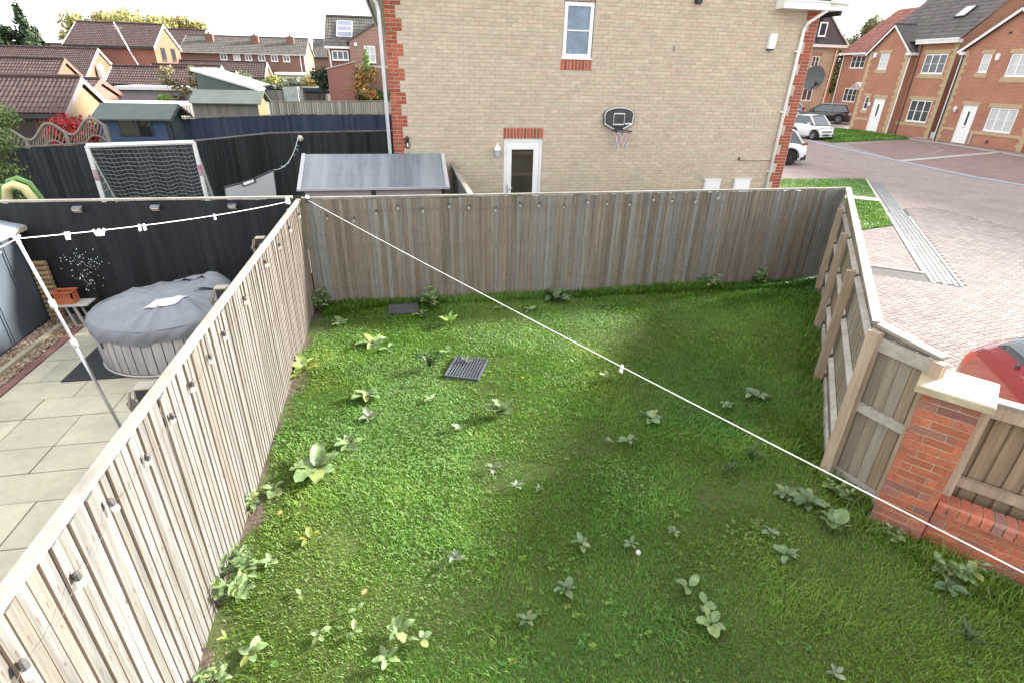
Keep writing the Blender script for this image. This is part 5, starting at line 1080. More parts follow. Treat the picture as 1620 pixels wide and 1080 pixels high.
# blue shed
t = thing('blue_shed', 'navy blue garden shed with grey green felt roof', 'shed', (-10.0, 22.0, 0)); BLU = mat('navy_shiplap', (.055, .085, .155), (.045, .07, .135), rough=.7); PB_ = mat('pale_blue_board', (.05, .066, .08), (.042, .056, .07), rough=.7)
wz = 1.98
for i in range(11):
    z = .2+i*.162; q = MB(); q.box(0, 2.12, .0-.008*(i % 2), .02, z, z+.158); q.build('wall_board', BLU, t)
q = MB(); q.box(.0, 2.1, .025, 1.6, .1, wz); q.build('shed_box', BLU, t); q = MB(); q.add([(2.13, 0, .1), (2.13, 1.7, .1), (2.13, 1.7, wz), (2.13, .85, 2.36), (2.13, 0, wz)], [(0, 1, 2, 3, 4)]); q.build('gable_wall', PB_, t)
q = MB(); q.box(2.135, 2.16, .45, 1.2, .1, 1.85); q.build('door', PB_, t)
q = MB(); q.prism([(-.25, 1.98), (.85, 2.40), (1.95, 1.98), (1.95, 2.03), (.85, 2.46), (-.25, 2.03)], 'x', -.08, 2.4); q.build('roof', mat('mossy_felt', (.11, .13, .125), (.09, .108, .104), scale=3, rough=.95), t)
q = MB(); q.prism([(-.27, 1.90), (.85, 2.33), (1.97, 1.90), (1.97, 2.0), (.85, 2.43), (-.27, 2.0)], 'x', 2.4, 2.43); q.build('bargeboard', PB_, t)
wn = put('window', None, t, (.67, -.02, 1.45)); q = MB(); q.box(0, .46, -.01, .01, 0, .54); q.build('pane', GLASSB, wn); q = MB(); q.box(.5, .98, -.01, .01, 0, .54); q.build('pane', GLASSB, wn); q = MB(); q.box(.46, .5, -.02, .015, 0, .54); q.box(-.03, 0, -.02, .015, 0, .54); q.box(.98, 1.01, -.02, .015, 0, .54); q.build('frame', PB_, wn)
# white-edged flat roofs
t = thing('flat_roof_extension', 'grey walled extension with a white edged flat roof', 'outbuilding', (-15.8, 38.5, 0)); q = MB(); q.box(0, 4.2, 0, 2.5, 0, 2.25); q.build('wall', mat('mauve_render', (.29, .26, .28), (.24, .215, .235), rough=.9), t); q = MB(); q.box(-.15, 4.35, -.2, 2.7, 2.30, 2.48); q.build('roof', FASC, t); q = MB(); q.box(2.6, 3.4, -.03, .03, 0, 2.0); q.build('door', DKF, t)
t = thing('white_gutter_roof', 'low roof with a bright white edge behind blue shed', 'outbuilding', (-14.2, 32.0, 0)); q = MB(); q.box(0, 3.3, .1, 2, 0, 1.75); q.build('wall', BRB, t); q = MB(); q.box(-.1, 3.5, -.1, 2.1, 1.80, 1.95); q.build('roof', FASC, t)
t = thing('blue_garage', 'low garage with a bright blue door below terrace', 'garage', (-11.8, 66, 0)); q = MB(); q.box(0, 3.2, 0, 4, 0, 2.9); q.build('wall', mat('pale_block', (.5, .5, .5), rough=.9), t); q = MB(); q.box(.25, 2.4, -.04, .0, 0, 2.5); q.build('door', mat('blue_door', (.05, .16, .42), (.045, .14, .36), rough=.5), t); q = MB(); q.box(-.3, 3.4, -.3, 4.2, 2.9, 3.12); q.build('roof', MATS['white_bargeboard'], t)

# ---- trees and bushes
def tree(name, label, cat, loc, blobs, n, size, c1, c2, trunk=None, transl=.2):
    t = thing(name, label, cat, loc); m = mat('leaf_'+label.replace(' ', '_')[:24], c1, c2, scale=1.5, rough=.6, tint=True, transl=transl)
    leafcloud('crown', blobs, n, size, m, t)
    if trunk:
        r, h, limbs = trunk; q = MB(); q.tube([(0, 0, -.1), (r*.4, 0, h*.5), (0, 0, h)], [r, r*.75, r*.5], 8)
        for lx, ly, lz in limbs: q.tube([(0, 0, h*.7), (lx*.5, ly*.5, (h*.7+lz)*.5), (lx, ly, lz)], [r*.45, r*.3, r*.1], 6)
        q.build('trunk', mat('bark', (.10, .08, .06), (.14, .12, .09), rough=.95), t)
    return t
for x, y, h, w, n, s in ((-33.2, 60, 9.2, 2.3, 5200, 'tall dark conifer at the left edge, leftmost'), (-30.9, 60.5, 7.9, 1.6, 3500, 'tall dark conifer with a narrow top, second from left'), (-31.6, 63.5, 6.2, 1.7, 3000, 'shorter bushy conifer beside the brown roofed house')):
    bl_ = [((0, 0, h*(.15+.8*k/9)), (w*(1-k/10)+.12, w*(1-k/10)+.12, h*.10), (1-k/11)) for k in range(10)] + [((random.uniform(-w, w)*.6, random.uniform(-w, w)*.6, h*random.uniform(.3, .7)), (.6, .6, .5), .25) for _ in range(7)]
    tree('conifer_tree', s, 'tree', (x, y, 0), bl_, n, .22, (.030, .055, .025), (.045, .07, .03), (.2, h*.8, []))
tree('autumn_tree', 'wide yellowing autumn tree behind the gabled house, larger part', 'tree', (-38.5, 100, 0), [((random.uniform(-6, 6), random.uniform(-2, 2), 7.6+random.uniform(-1.6, 2.2)), (2.2, 2, 1.2), 1) for _ in range(20)], 11000, .26, (.36, .31, .10), (.25, .25, .09), (.4, 6, [(3, 0, 8), (-3, 0, 8.3), (1, 1, 9)]))
tree('autumn_tree', 'yellowing autumn tree behind the second gabled house', 'tree', (-31.0, 103, 0), [((random.uniform(-2.6, 2.6), random.uniform(-1.5, 1.5), 8.3+random.uniform(-1.2, 1.2)), (1.5, 1.5, 1.0), 1) for _ in range(11)], 4600, .24, (.32, .28, .10), (.24, .22, .09), (.3, 6, [(1.5, 0, 8), (-1.5, 0, 8)]))
for x, y, h, s in ((-37, 92, 6.2, 'left'), (-34.3, 94, 5.6, 'middle'), (-33, 90, 5.2, 'right')): tree('distant_tree', 'small faint tree in the gap left of the brown roof, %s of three' % s, 'tree', (x, y, 0), [((random.uniform(-.8, .8), 0, h-.8+random.uniform(-.6, .4)), (.7, .7, .9), 1) for _ in range(6)], 900, .2, (.10, .12, .07), (.14, .13, .08), (.15, h*.7, []))
h9, _ = house('distant_house', 'distant red roof glimpsed below the small faint trees', 'house', -39, -34.2, 88, 94, 2.8, 5.0, ORB, RTM, 8, 24)
tree('red_bush', 'bright red leaved bush beside the yellow gable', 'bush', (-11.0, 22.2, 0), [((random.uniform(-.8, .8), random.uniform(-.3, .3), 1.45+random.uniform(-.3, .35)), (.42, .4, .35), 1) for _ in range(12)]+[((0, 0, .8), (.9, .5, .6), 2)], 3200, .075, (.42, .035, .045), (.30, .05, .03), (.05, 1.2, [(.4, 0, 1.5), (-.4, 0, 1.5)]))
tree('feathery_shrub', 'feathery light green shrub at the left frame edge', 'shrub', (-8.45, 13.9, 0), [((random.uniform(-.55, .35), random.uniform(-.3, .3), 2.2+random.uniform(-.7, .5)), (.35, .3, .28), 1) for _ in range(11)]+[((-.35, 0, 2.9), (.22, .2, .4), .5), ((-.1, 0, 1.3), (.6, .5, .9), 2)], 8000, .042, (.13, .19, .06), (.19, .24, .09), (.05, 2.4, [(-.3, 0, 2.9), (.25, 0, 2.6)]))
tree('low_bush', 'yellow green bush in front of the dark brick house', 'bush', (-2.9, 40.0, 1.8), [((random.uniform(-.9, .9), 0, .55+random.uniform(-.2, .6)), (.55, .4, .4), 1) for _ in range(8)], 1500, .12, (.22, .27, .06), (.16, .22, .06), (.06, 1, []))
tree('orange_tree', 'small tree with orange leaves by the dark brick house', 'tree', (-1.65, 39.6, 1.6), [((random.uniform(-.6, .6), 0, 1.2+random.uniform(-.7, 1.0)), (.45, .35, .4), 1) for _ in range(9)], 1500, .12, (.40, .20, .06), (.30, .22, .08), (.07, 1.9, [(.3, 0, 2.2), (-.2, 0, 2)]))
tree('slim_sapling', 'slim green sapling rising before the brick house window', 'tree', (-1.62, 39.3, 2.8), [((0, 0, 1.3), (.16, .15, .8), 1)], 330, .10, (.20, .30, .08), (.16, .25, .07), (.03, 1.8, []))
tree('green_hedge', 'dark green hedge at the foot of the brick house', 'hedge', (-1.4, 39.9, 1.6), [((x, 0, .45), (.6, .4, .45), 1) for x in (-.8, -.2, .4, 1.0)], 1500, .10, (.07, .12, .05), (.05, .10, .04))
tree('dark_bush', 'dark green bush left of the dark brick house', 'bush', (-5.0, 44, 1.9), [((random.uniform(-.4, .4), 0, 1.0+random.uniform(-.4, .6)), (.5, .4, .45), 1) for _ in range(7)], 1300, .12, (.04, .07, .04), (.06, .09, .05), (.08, 1, []))
for k, (x, y, z, wd, c1, c2, s) in enumerate(((-13.6, 55, 2.2, 1.5, (.15, .17, .09), (.20, .20, .12), 'grey green hedge growing below the terrace, left end'), (-11.0, 54, 2.0, 1.7, (.20, .23, .08), (.16, .19, .09), 'grey green hedge growing below the terrace, middle'), (-9.0, 55, 2.2, 1.1, (.11, .15, .08), (.15, .18, .09), 'grey green hedge growing below the terrace, right end'), (-10.4, 51, 1.9, 1.3, (.30, .31, .07), (.24, .27, .08), 'low yellow leaved bush in front of the grey hedge'), (-6.6, 53.5, 2.0, 1.0, (.36, .26, .10), (.26, .22, .09), 'low orange yellow bush beside the blue garage door'))):
    tree('garden_bush', s, 'bush', (x, y, 0), [((random.uniform(-wd, wd), random.uniform(-.3, .3), z+random.uniform(-.7, .75)), (.7, .6, .5), 1) for _ in range(10)], 1700, .15, c1, c2, (.08, 1.5, []))
tree('dry_climber', 'straggling dry brown climber on the tiled outbuilding', 'climber', (-11.9, 37.0, 0), [((random.uniform(-.9, .7), 0, 2.6+random.uniform(-.8, .8)), (.35, .3, .28), 1) for _ in range(11)], 900, .10, (.26, .20, .11), (.18, .17, .08), (.04, 2.4, [(.5, 0, 3.1), (-.6, 0, 3.2)]))
tree('small_bush', 'lime green bush before the grey walled extension', 'bush', (-13.3, 37.8, 0), [((0, 0, 1.85), (.35, .3, .22), 1), ((.25, 0, 1.9), (.25, .3, .2), 1)], 420, .09, (.28, .38, .07), (.2, .3, .06), (.05, 1.5, []))
# ------------------------------------------------------------------ row of brick houses across the road
RRZ = math.atan2(-.9988, -.049); RO = Vector((37.8, 33.06, 0))
RBR = brickmat('row_red_brick', (.40, .145, .085), (.33, .12, .075), (.40, .30, .22)); BFR = mat('row_buff_brick', (.47, .35, .21), (.40, .30, .18), scale=5, rough=.9)
RTK = mat('row_dark_tile', (.105, .088, .084), (.085, .07, .068), scale=3, rough=.8, bump=.3, tint=True); RTR = mat('row_red_tile', (.25, .095, .075), (.20, .08, .065), scale=3, rough=.85, bump=.3, tint=True)
def rowhouse(label, name='brick_house'): return thing(name, label, 'house', RO, RRZ, None)
def front(t, x0, x1, y, H, holes, gable=None, depth=8, side=True):
    q = MB(); hs = [(a-x0, b-x0, c, d) for a, b, c, d in holes]; wallface(q, x1-x0, H, hs, .09, 0); q.v = [(u+x0, v+y, w) for u, v, w in q.v]
    if gable: q.add([(x0, y, H), (x1, y, H), ((x0+x1)/2, y, gable)], [(0, 1, 2)])
    q.add([(x1, y, 0), (x1, y+depth, 0), (x1, y+depth, H), (x1, y, H), (x0, y, 0), (x0, y+depth, 0), (x0, y+depth, H), (x0, y, H)], [(0, 1, 2, 3), (4, 7, 6, 5), (1, 5, 6, 2)])
    for a, b, c, d in holes: q.add([(a-.02, y+.09, c-.02), (b+.02, y+.09, c-.02), (b+.02, y+.09, d+.02), (a-.02, y+.09, d+.02)], [(0, 1, 2, 3)])
    return q.build('wall', RBR, t)
def trim(t, y, boxes, name='lintel'):
    for a, b, c, d in boxes: q = MB(); q.box(a, b, y-.025, y+.02, c, d); q.build(name, BFR, t)
def quoin(t, x, y, H, sgn, base=0):
    q = MB(); k = 0; z = base
    while z < H: w = .46 if k % 2 else .32; a, b = (x, x+w*sgn) if sgn > 0 else (x-w, x); q.box(a, b, y-.022, y+.02, z, min(H, z+.222)); z += .228; k += 1
    q.build('quoin', BFR, t)
def tslope(q, x0, x1, y0, z0, y1, z1, n): tiledslope(q, x0, x1, y0, z0, y1, z1, n, max(2, int((x1-x0)/.33)), .012, .03)
def door(t, x0, x1, y, z1, hinge=1):
    d = put('door', None, t, (x0, y+.03, 0)); w = x1-x0; q = MB(); q.box(0, .07, 0, .08, 0, z1); q.box(w-.07, w, 0, .08, 0, z1); q.box(.07, w-.07, 0, .08, z1-.07, z1); q.build('door_frame', WHITE, d)
    q = MB(); q.box(.075, w-.075, .02, .06, .04, z1-.075); q.build('door_leaf', WHITE, d)
    q = MB(); q.box(w*.44, w*.58, .012, .021, z1*.48, z1*.84); q.build('pane', GLASSB, d); q = MB(); q.box(w*.36, w*.64, .01, .02, z1*.42, z1*.435); q.build('letter_box', mat('steel_grey', (.4, .4, .42), rough=.4), d)
# detached house with the right-hand gable
h2 = rowhouse('right brick house with tall gable and pale door across the road')
H2 = [(.0, 1.09, 0, 2.42), (2.0, 3.87, .97, 2.38), (.07, .74, 4.38, 5.45), (2.02, 3.9, 4.16, 5.44), ]
front(h2, -1.35, 5.0, 0, 5.7, H2, 7.82)
trim(h2, 0, [(-.12, 1.21, 2.43, 2.65), (1.85, 4.02, 2.39, 2.62), (-.05, .86, 5.46, 5.68), (1.87, 4.05, 5.45, 5.68), (-.03, .84, 4.08, 4.33), (1.87, 4.05, 3.85, 4.11)])
trim(h2, 0, [(-1.0, -.06, .80, .95), (1.2, 4.7, .72, .90)], 'string_course'); quoin(h2, -1.35, 0, 5.68, 1); quoin(h2, 5.0, 0, 5.68, -1)
door(h2, .0, 1.09, 0, 2.42); window(h2, 2.0, 3.87, .97, 2.38, .03, 3, 1, fr=.09, glass=CURT); window(h2, .07, .74, 4.38, 5.45, .03, 1, 1, fr=.09, glass=CURT); window(h2, 2.02, 3.9, 4.16, 5.44, .03, 3, 1, fr=.09, glass=CURT)
q = MB(); q.box(5.0, 20, .3, 8, 0, 5.9); q.build('wall', RBR, h2)  # unseen length added to the house for its shadow on the road
r2_ = put('roof', None, h2)
for s in (-1, 1):
    q = MB(); m_ = 1.825; xe = m_+s*3.5; q.prism([(m_, 7.90), (xe, 5.62), (xe, 5.70), (m_, 8.0)], 'y', -.22, 9); q.build('gable_slope', RTK, r2_)
    q = MB(); q.obox((m_, -.24, 7.84), (xe, -.24, 5.56), .03, .17, upv=(0, 0, 1)); q.build('bargeboard', FASC, r2_)
q = MB(); q.box(-1.5, -1.15, -.26, .1, 5.42, 5.6); q.build('box_end', FASC, r2_)
q = MB(); tslope(q, 5.4, 20.0, .2, 6.0, 5.6, 11.2, 14); q.add([(-1.6, .5, 5.9), (20, .5, 5.9), (20, 5.6, 11.15), (1.0, 5.6, 11.15), (20, 10, 5.9), (-1.6, 10, 5.9)], [(0, 1, 2, 3), (3, 2, 4, 5)]); q.build('main_slope', RTK, r2_)  # ridge raised and run on out of view to shade the road
q = MB(); q.tube([(-1.28, -.06, 5.5), (-1.28, -.06, 0)], .04, 6); q.build('downpipe', BLACKP, h2)
q = MB(); q.tube([(-1.39, -.06, 5.55), (-1.39, -.06, 0)], .035, 6); q.build('downpipe', WHITE, h2)
q = MB(); q.box(1.07, 1.30, -.09, 0, 5.08, 5.45); q.build('alarm_box', WHITE, h2); q = MB(); q.lathe((1.4, -.02, 6.6), [(.09, -.05), (.09, .05)], 8); q.build('vent', DKF, h2)
q = MB(); q.lathe((-.42, -.12, 1.95), [(.05, 0), (.1, .15), (.14, .2), (.02, .36)], 8); q.build('porch_lantern', WHITE, h2)
q = MB(); q.box(1.38, 1.46, -.08, 0, .05, .75); q.build('meter_pipe', mat('grey_plastic', (.5, .5, .5), rough=.5), h2); q = MB(); q.box(2.55, 2.72, -.03, 0, .25, .42); q.build('air_brick', DKF, h2)
# middle house: projecting gable and recessed bay
hb = rowhouse('middle brick house with small front gable and pale door')
GB = [(-8.2, -7.0, 0, 2.46), (-9.25, -8.72, 1.58, 2.58), (-8.88, -7.92, 4.57, 5.68)]
front(hb, -10.1, -5.95, 0, 5.86, GB, 7.5)
RB = [(-5.04, -3.08, 1.02, 2.53), (-5.04, -3.1, 4.28, 5.57)]
q = MB(); wallface(q, 3.5, 6.42, [(a+5.95, b+5.95, c, d) for a, b, c, d in RB], .09, 0); q.v = [(u-5.95, v+.5, w) for u, v, w in q.v]
q.add([(-2.45, .5, 0), (-2.45, 9, 0), (-2.45, 9, 6.42), (-2.45, .5, 6.42), (-2.45, 9, 6.42), (-2.45, .5, 6.42), (-2.45, 4.8, 10.4)], [(0, 1, 2, 3), (4, 6, 5)])
for a, b, c, d in RB: q.add([(a-.02, .59, c-.02), (b+.02, .59, c-.02), (b+.02, .59, d+.02), (a-.02, .59, d+.02)], [(0, 1, 2, 3)])
q.build('bay_wall', RBR, hb)
trim(hb, 0, [(-8.35, -6.85, 2.47, 2.72), (-9.38, -8.6, 2.59, 2.8), (-9.05, -7.75, 5.69, 5.92), (-9.05, -7.75, 4.28, 4.52), (-9.38, -8.6, 1.3, 1.53)])
trim(hb, .5, [(-5.2, -2.93, 2.54, 2.78), (-5.2, -2.93, 5.58, 5.82), (-5.2, -2.93, 3.98, 4.23)]); trim(hb, 0, [(-9.85, -8.25, .78, .95)], 'string_course'); trim(hb, .5, [(-5.9, -2.75, .72, .92)], 'string_course')
quoin(hb, -10.1, 0, 5.85, 1); quoin(hb, -5.95, 0, 5.85, -1); quoin(hb, -2.45, .5, 6.4, -1)
door(hb, -8.2, -7.0, 0, 2.46); window(hb, -9.25, -8.72, 1.58, 2.58, .03, 1, 1, fr=.08, glass=GLASS); window(hb, -8.88, -7.92, 4.57, 5.68, .03, 1, 1, fr=.09, glass=CURT)
window(hb, -5.04, -3.08, 1.02, 2.53, .53, 3, 1, fr=.09, glass=GLASS); window(hb, -5.04, -3.1, 4.28, 5.57, .53, 3, 1, fr=.09, glass=GLASS)
rb = put('roof', None, hb); q = MB(); tslope(q, -10.2, -2.25, .15, 6.42, 4.9, 10.5, 15); q.build('front_slope', RTK, rb, kind='stuff'); q = MB(); q.add([(-10.2, 4.9, 10.5), (-2.25, 4.9, 10.5), (-2.25, 9.6, 6.3), (-10.2, 9.6, 6.3)], [(0, 1, 2, 3)]); q.build('back_slope', RTK, rb)
for s in (-1, 1):
    m_ = -8.02; xe = m_+s*2.3; q = MB(); n_ = 7
    for k in range(n_):
        a, b = k/n_, (k+1)/n_; q.prism([(xe+(m_-xe)*a, 5.66+(7.62-5.66)*a+.07), (xe+(m_-xe)*b, 5.66+(7.62-5.66)*b+.045), (xe+(m_-xe)*b, 5.66+1.96*b), (xe+(m_-xe)*a, 5.66+1.96*a)], 'y', -.18, 2.4)
    q.build('gable_slope', RTK, rb, kind='stuff'); q = MB(); q.obox((m_, -.2, 7.56), (xe, -.2, 5.6), .03, .16, upv=(0, 0, 1)); q.build('bargeboard', FASC, rb); q = MB(); q.obox((m_, -.21, 7.70), (xe, -.21, 5.74), .05, .07, upv=(0, 0, 1)); q.build('verge', DKF, rb)
q = MB(); q.tube([(-8.02, -.18, 7.68), (-8.02, 2.6, 7.68)], .08, 6); q.build('ridge_tiles', RTK, rb)
q = MB(); q.box(-5.9, -2.3, .1, .5, 6.22, 6.44); q.box(-5.9, -2.25, .06, .14, 6.42, 6.52); q.box(-6.2, -5.7, -.2, .6, 5.5, 5.68); q.build('fascia_board', FASC, rb)
sk = put('skylight', None, rb, (-4.65, 2.2, 8.28)); q = MB(); q.box(-.45, .45, -.55, .55, .0, .06); o = q.build('frame', DKF, sk); o.rotation_euler = (math.atan2(4.08, 4.75), 0, 0); q = MB(); q.box(-.36, .36, -.46, .46, .06, .075); o = q.build('pane', mat('sky_pane', (.5, .52, .54), (.5, .52, .54), rough=.06, spec=1), sk); o.rotation_euler = (math.atan2(4.08, 4.75), 0, 0)
q = MB(); q.tube([(-5.72, -.1, 5.5), (-5.9, .02, 5.3), (-5.86, -.06, 0)], .045, 6); q.build('downpipe', WHITE, hb); q = MB(); q.tube([(-5.55, .45, 6.2), (-5.5, .45, 0)], .03, 6); q.build('downpipe', DKF, hb)
q = MB(); q.box(-9.55, -9.28, -.1, 0, 5.42, 5.75); q.build('alarm_box', WHITE, hb); q = MB(); q.box(-2.0, -1.6, .2, .45, .1, .5); q.build('meter_pipe', MATS['grey_plastic'], hb)
q = MB(); q.box(-8.62, -8.45, -.08, 0, 1.9, 2.15); q.build('porch_lantern', WHITE, hb)
# left house with the red roof
hr = rowhouse('left brick house with a red tiled roof and porch canopy')
KS = 1.157; HX = lambda x: 34.9-(34.9-x)*KS; HZ = lambda z: 3.75+(z-3.75)*KS; HY = 6.3
HRW = [(HX(a), HX(b), HZ(c), HZ(d)) for a, b, c, d in ((-12.8, -11.1, 4.66, 5.65), (-12.65, -11.07, 2.03, 3.13))]; front(hr, HX(-13.8), HX(-9.4), HY, HZ(5.9), HRW)
for a, b, c, d in HRW: window(hr, a, b, c, d, HY+.03, 3, 1, fr=.09, glass=GLASS)
rr = put('roof', None, hr); q = MB(); tslope(q, HX(-14.1), HX(-8.5), HY-.35, HZ(5.84), HY+4.9, HZ(9.3), 14); q.build('front_slope', RTR, rr, kind='stuff')
q = MB(); q.add([(HX(-14.1), HY+4.9, HZ(9.3)), (HX(-8.5), HY+4.9, HZ(9.3)), (HX(-8.5), HY+10, HZ(5.84)), (HX(-14.1), HY+10, HZ(5.84)), (HX(-13.8), HY, HZ(5.9)), (HX(-13.8), HY+9.6, HZ(5.9)), (HX(-13.8), HY+4.9, HZ(9.2))], [(0, 1, 2, 3), (4, 6, 5)]); q.build('back_slope', RTR, rr)
q = MB(); q.box(HX(-14.1), HX(-9.4), HY-.45, HY, HZ(5.68), HZ(5.83)); q.build('fascia_board', FASC, rr); q = MB(); q.tube([(HX(-13.72), HY-.1, HZ(5.7)), (HX(-13.68), HY-.06, 0)], .05, 6); q.build('downpipe', WHITE, hr)
cn = put('porch_canopy', None, hr, (HX(-10.35), HY-.6, HZ(3.1))); q = MB(); q.prism([(-.85, .0), (0, .6), (.85, 0), (.74, 0), (0, .5), (-.74, 0)], 'y', -.3, .6); q.box(-.85, .85, -.3, -.2, -.06, 0); q.box(-.04, .04, -.28, -.22, 0, .5); q.obox((-.45, -.25, .02), (0, -.25, .34), .05, .06); q.obox((.45, -.25, .02), (0, -.25, .34), .05, .06); q.build('canopy_frame', FASC, cn)
d_ = put('door', None, hr, (HX(-10.6), HY-.05, 0)); q = MB(); q.box(0, .9, 0, .04, 0, 2.5); q.build('door_leaf', mat('brown_door', (.15, .07, .05), rough=.5), d_)
# tan house beyond the corner
rh = thing('brick_house', 'buff house end beyond the parked cars with red quoins', 'house', (36.0, 57, 0)); q = MB(); wallface(q, 10.6, 6.9, [(7.7, 8.6, 4.9, 5.95), (7.5, 8.75, 1.6, 2.85)], .09); q.add([(10.6, 0, 0), (10.6, 8, 0), (10.6, 8, 6.9), (10.6, 0, 6.9)], [(0, 1, 2, 3)]); q.build('wall', brickmat('tan_far_brick', (.46, .37, .25), (.40, .32, .22), (.38, .33, .26)), rh)
window(rh, 7.7, 8.6, 4.9, 5.95, .03, 2, 1, fr=.09, glass=GLASS); window(rh, 7.5, 8.75, 1.6, 2.85, .03, 2, 0, fr=.10, glass=GLASS)
q = MB(); k = 0; z = 0
while z < 6.8: w = .5 if k % 2 else .34; q.box(10.6-w, 10.61, -.025, .02, z, z+.225); z += .23; k += 1
q.box(7.6, 8.75, -.025, .02, 5.96, 6.25); q.build('quoin', RBR, rh); q = MB(); q.tube([(10.35, -.1, 6.8), (10.2, -.1, 0)], .06, 6); q.build('downpipe', WHITE, rh)
rhr = put('roof', None, rh); q = MB(); tslope(q, -.3, 11.1, -.4, 6.95, 2.6, 9.6, 9); q.prism([(11.1, 6.95), (7.6, 10.2), (7.6, 10.3), (11.2, 7.0)], 'y', -.42, 6); q.add([(7.6, -.35, 6.9), (11.0, -.35, 6.95), (7.6, -.35, 10.2)], [(0, 1, 2)]); q.build('slope', RTK, rhr); q = MB(); q.box(-.4, 11.2, -.55, -.4, 6.75, 7.0); q.build('fascia_board', FASC, rhr); q = MB(); q.obox((11.3, -.5, 7.0), (7.5, -.5, 10.4), .05, .12, upv=(0, 0, 1)); q.build('bargeboard', FASC, rhr)
window(rh, 7.3, 8.2, 7.7, 9.0, -.5, 1, 0, fr=.12, glass=GLASS)
t = thing('board_fence', 'tall brown board fence between buff house and red roof house', 'fence', (46.6, 58.5, 0)); q = MB()
for i in range(30): tt = random.uniform(.8, 1.2); q.box(i*.16, i*.16+.15, 0, .03, 0, 2.2, 0, tt)
q.build('fence_boards', mat('warm_fence', (.24, .155, .09), (.19, .12, .07), scale=4, stretch=(1, 1, .2), rough=.9, tint=True), t, kind='stuff'); q = MB()
for i in range(7): q.box(i*.75, i*.75+.1, -.03, .05, 0, 2.3)
q.build('fence_post', WPOST, t)
t = thing('conservatory', 'small pale framed conservatory seen above the far fence', 'conservatory', (46.4, 62, 0)); q = MB()
for i in range(4): q.box(i*.5, i*.5+.07, 0, .07, 0, 3.3)
q.box(0, 1.57, .0, .06, 3.2, 3.3); q.prism([(0, 3.3), (.8, 3.9), (1.57, 3.3)], 'y', 0, .06); q.build('frame', FASC, t); q = MB(); q.box(0.05, 1.5, .02, .03, 0, 3.2); q.build('pane', GLASS, t)
tree('leafy_tree', 'tall olive tree behind the gap beside the red roofed house', 'tree', (51.6, 62.5, 0), [((random.uniform(-1.3, 1.4), random.uniform(-1, 1), 5.0+random.uniform(-3.2, 2.4)), (1.1, 1, 1.1), 1) for _ in range(18)], 6000, .20, (.13, .15, .06), (.18, .18, .08), (.3, 5, [(1, 0, 7), (-1, 0, 6.5)]))
tree('leafy_tree', 'olive tree with thin top left of the red roof ridge', 'tree', (54.2, 62.5, 0), [((random.uniform(-1.6, 1.4), random.uniform(-1, 1), 7.6+random.uniform(-2, 2.0)), (.9, .9, .9), 1) for _ in range(12)], 3600, .18, (.15, .17, .07), (.20, .19, .09), (.25, 6, [(1, 0, 8), (-1, 0, 7.5)]))
tree('conifer_tree', 'dark tree top peeping over the row houses roofline', 'tree', (62, 62, 0), [((0, 0, 11+k*.5), (1.5-k*.14, 1.5-k*.14, .6), 1) for k in range(8)], 1500, .22, (.03, .05, .025), (.05, .07, .03), (.3, 11, []))
hz, _ = house('distant_house', 'distant grey gable seen between the buff house and trees', 'house', 54, 60, 84, 90, 5.5, 8.4, BRB, RTD, 8, 20)

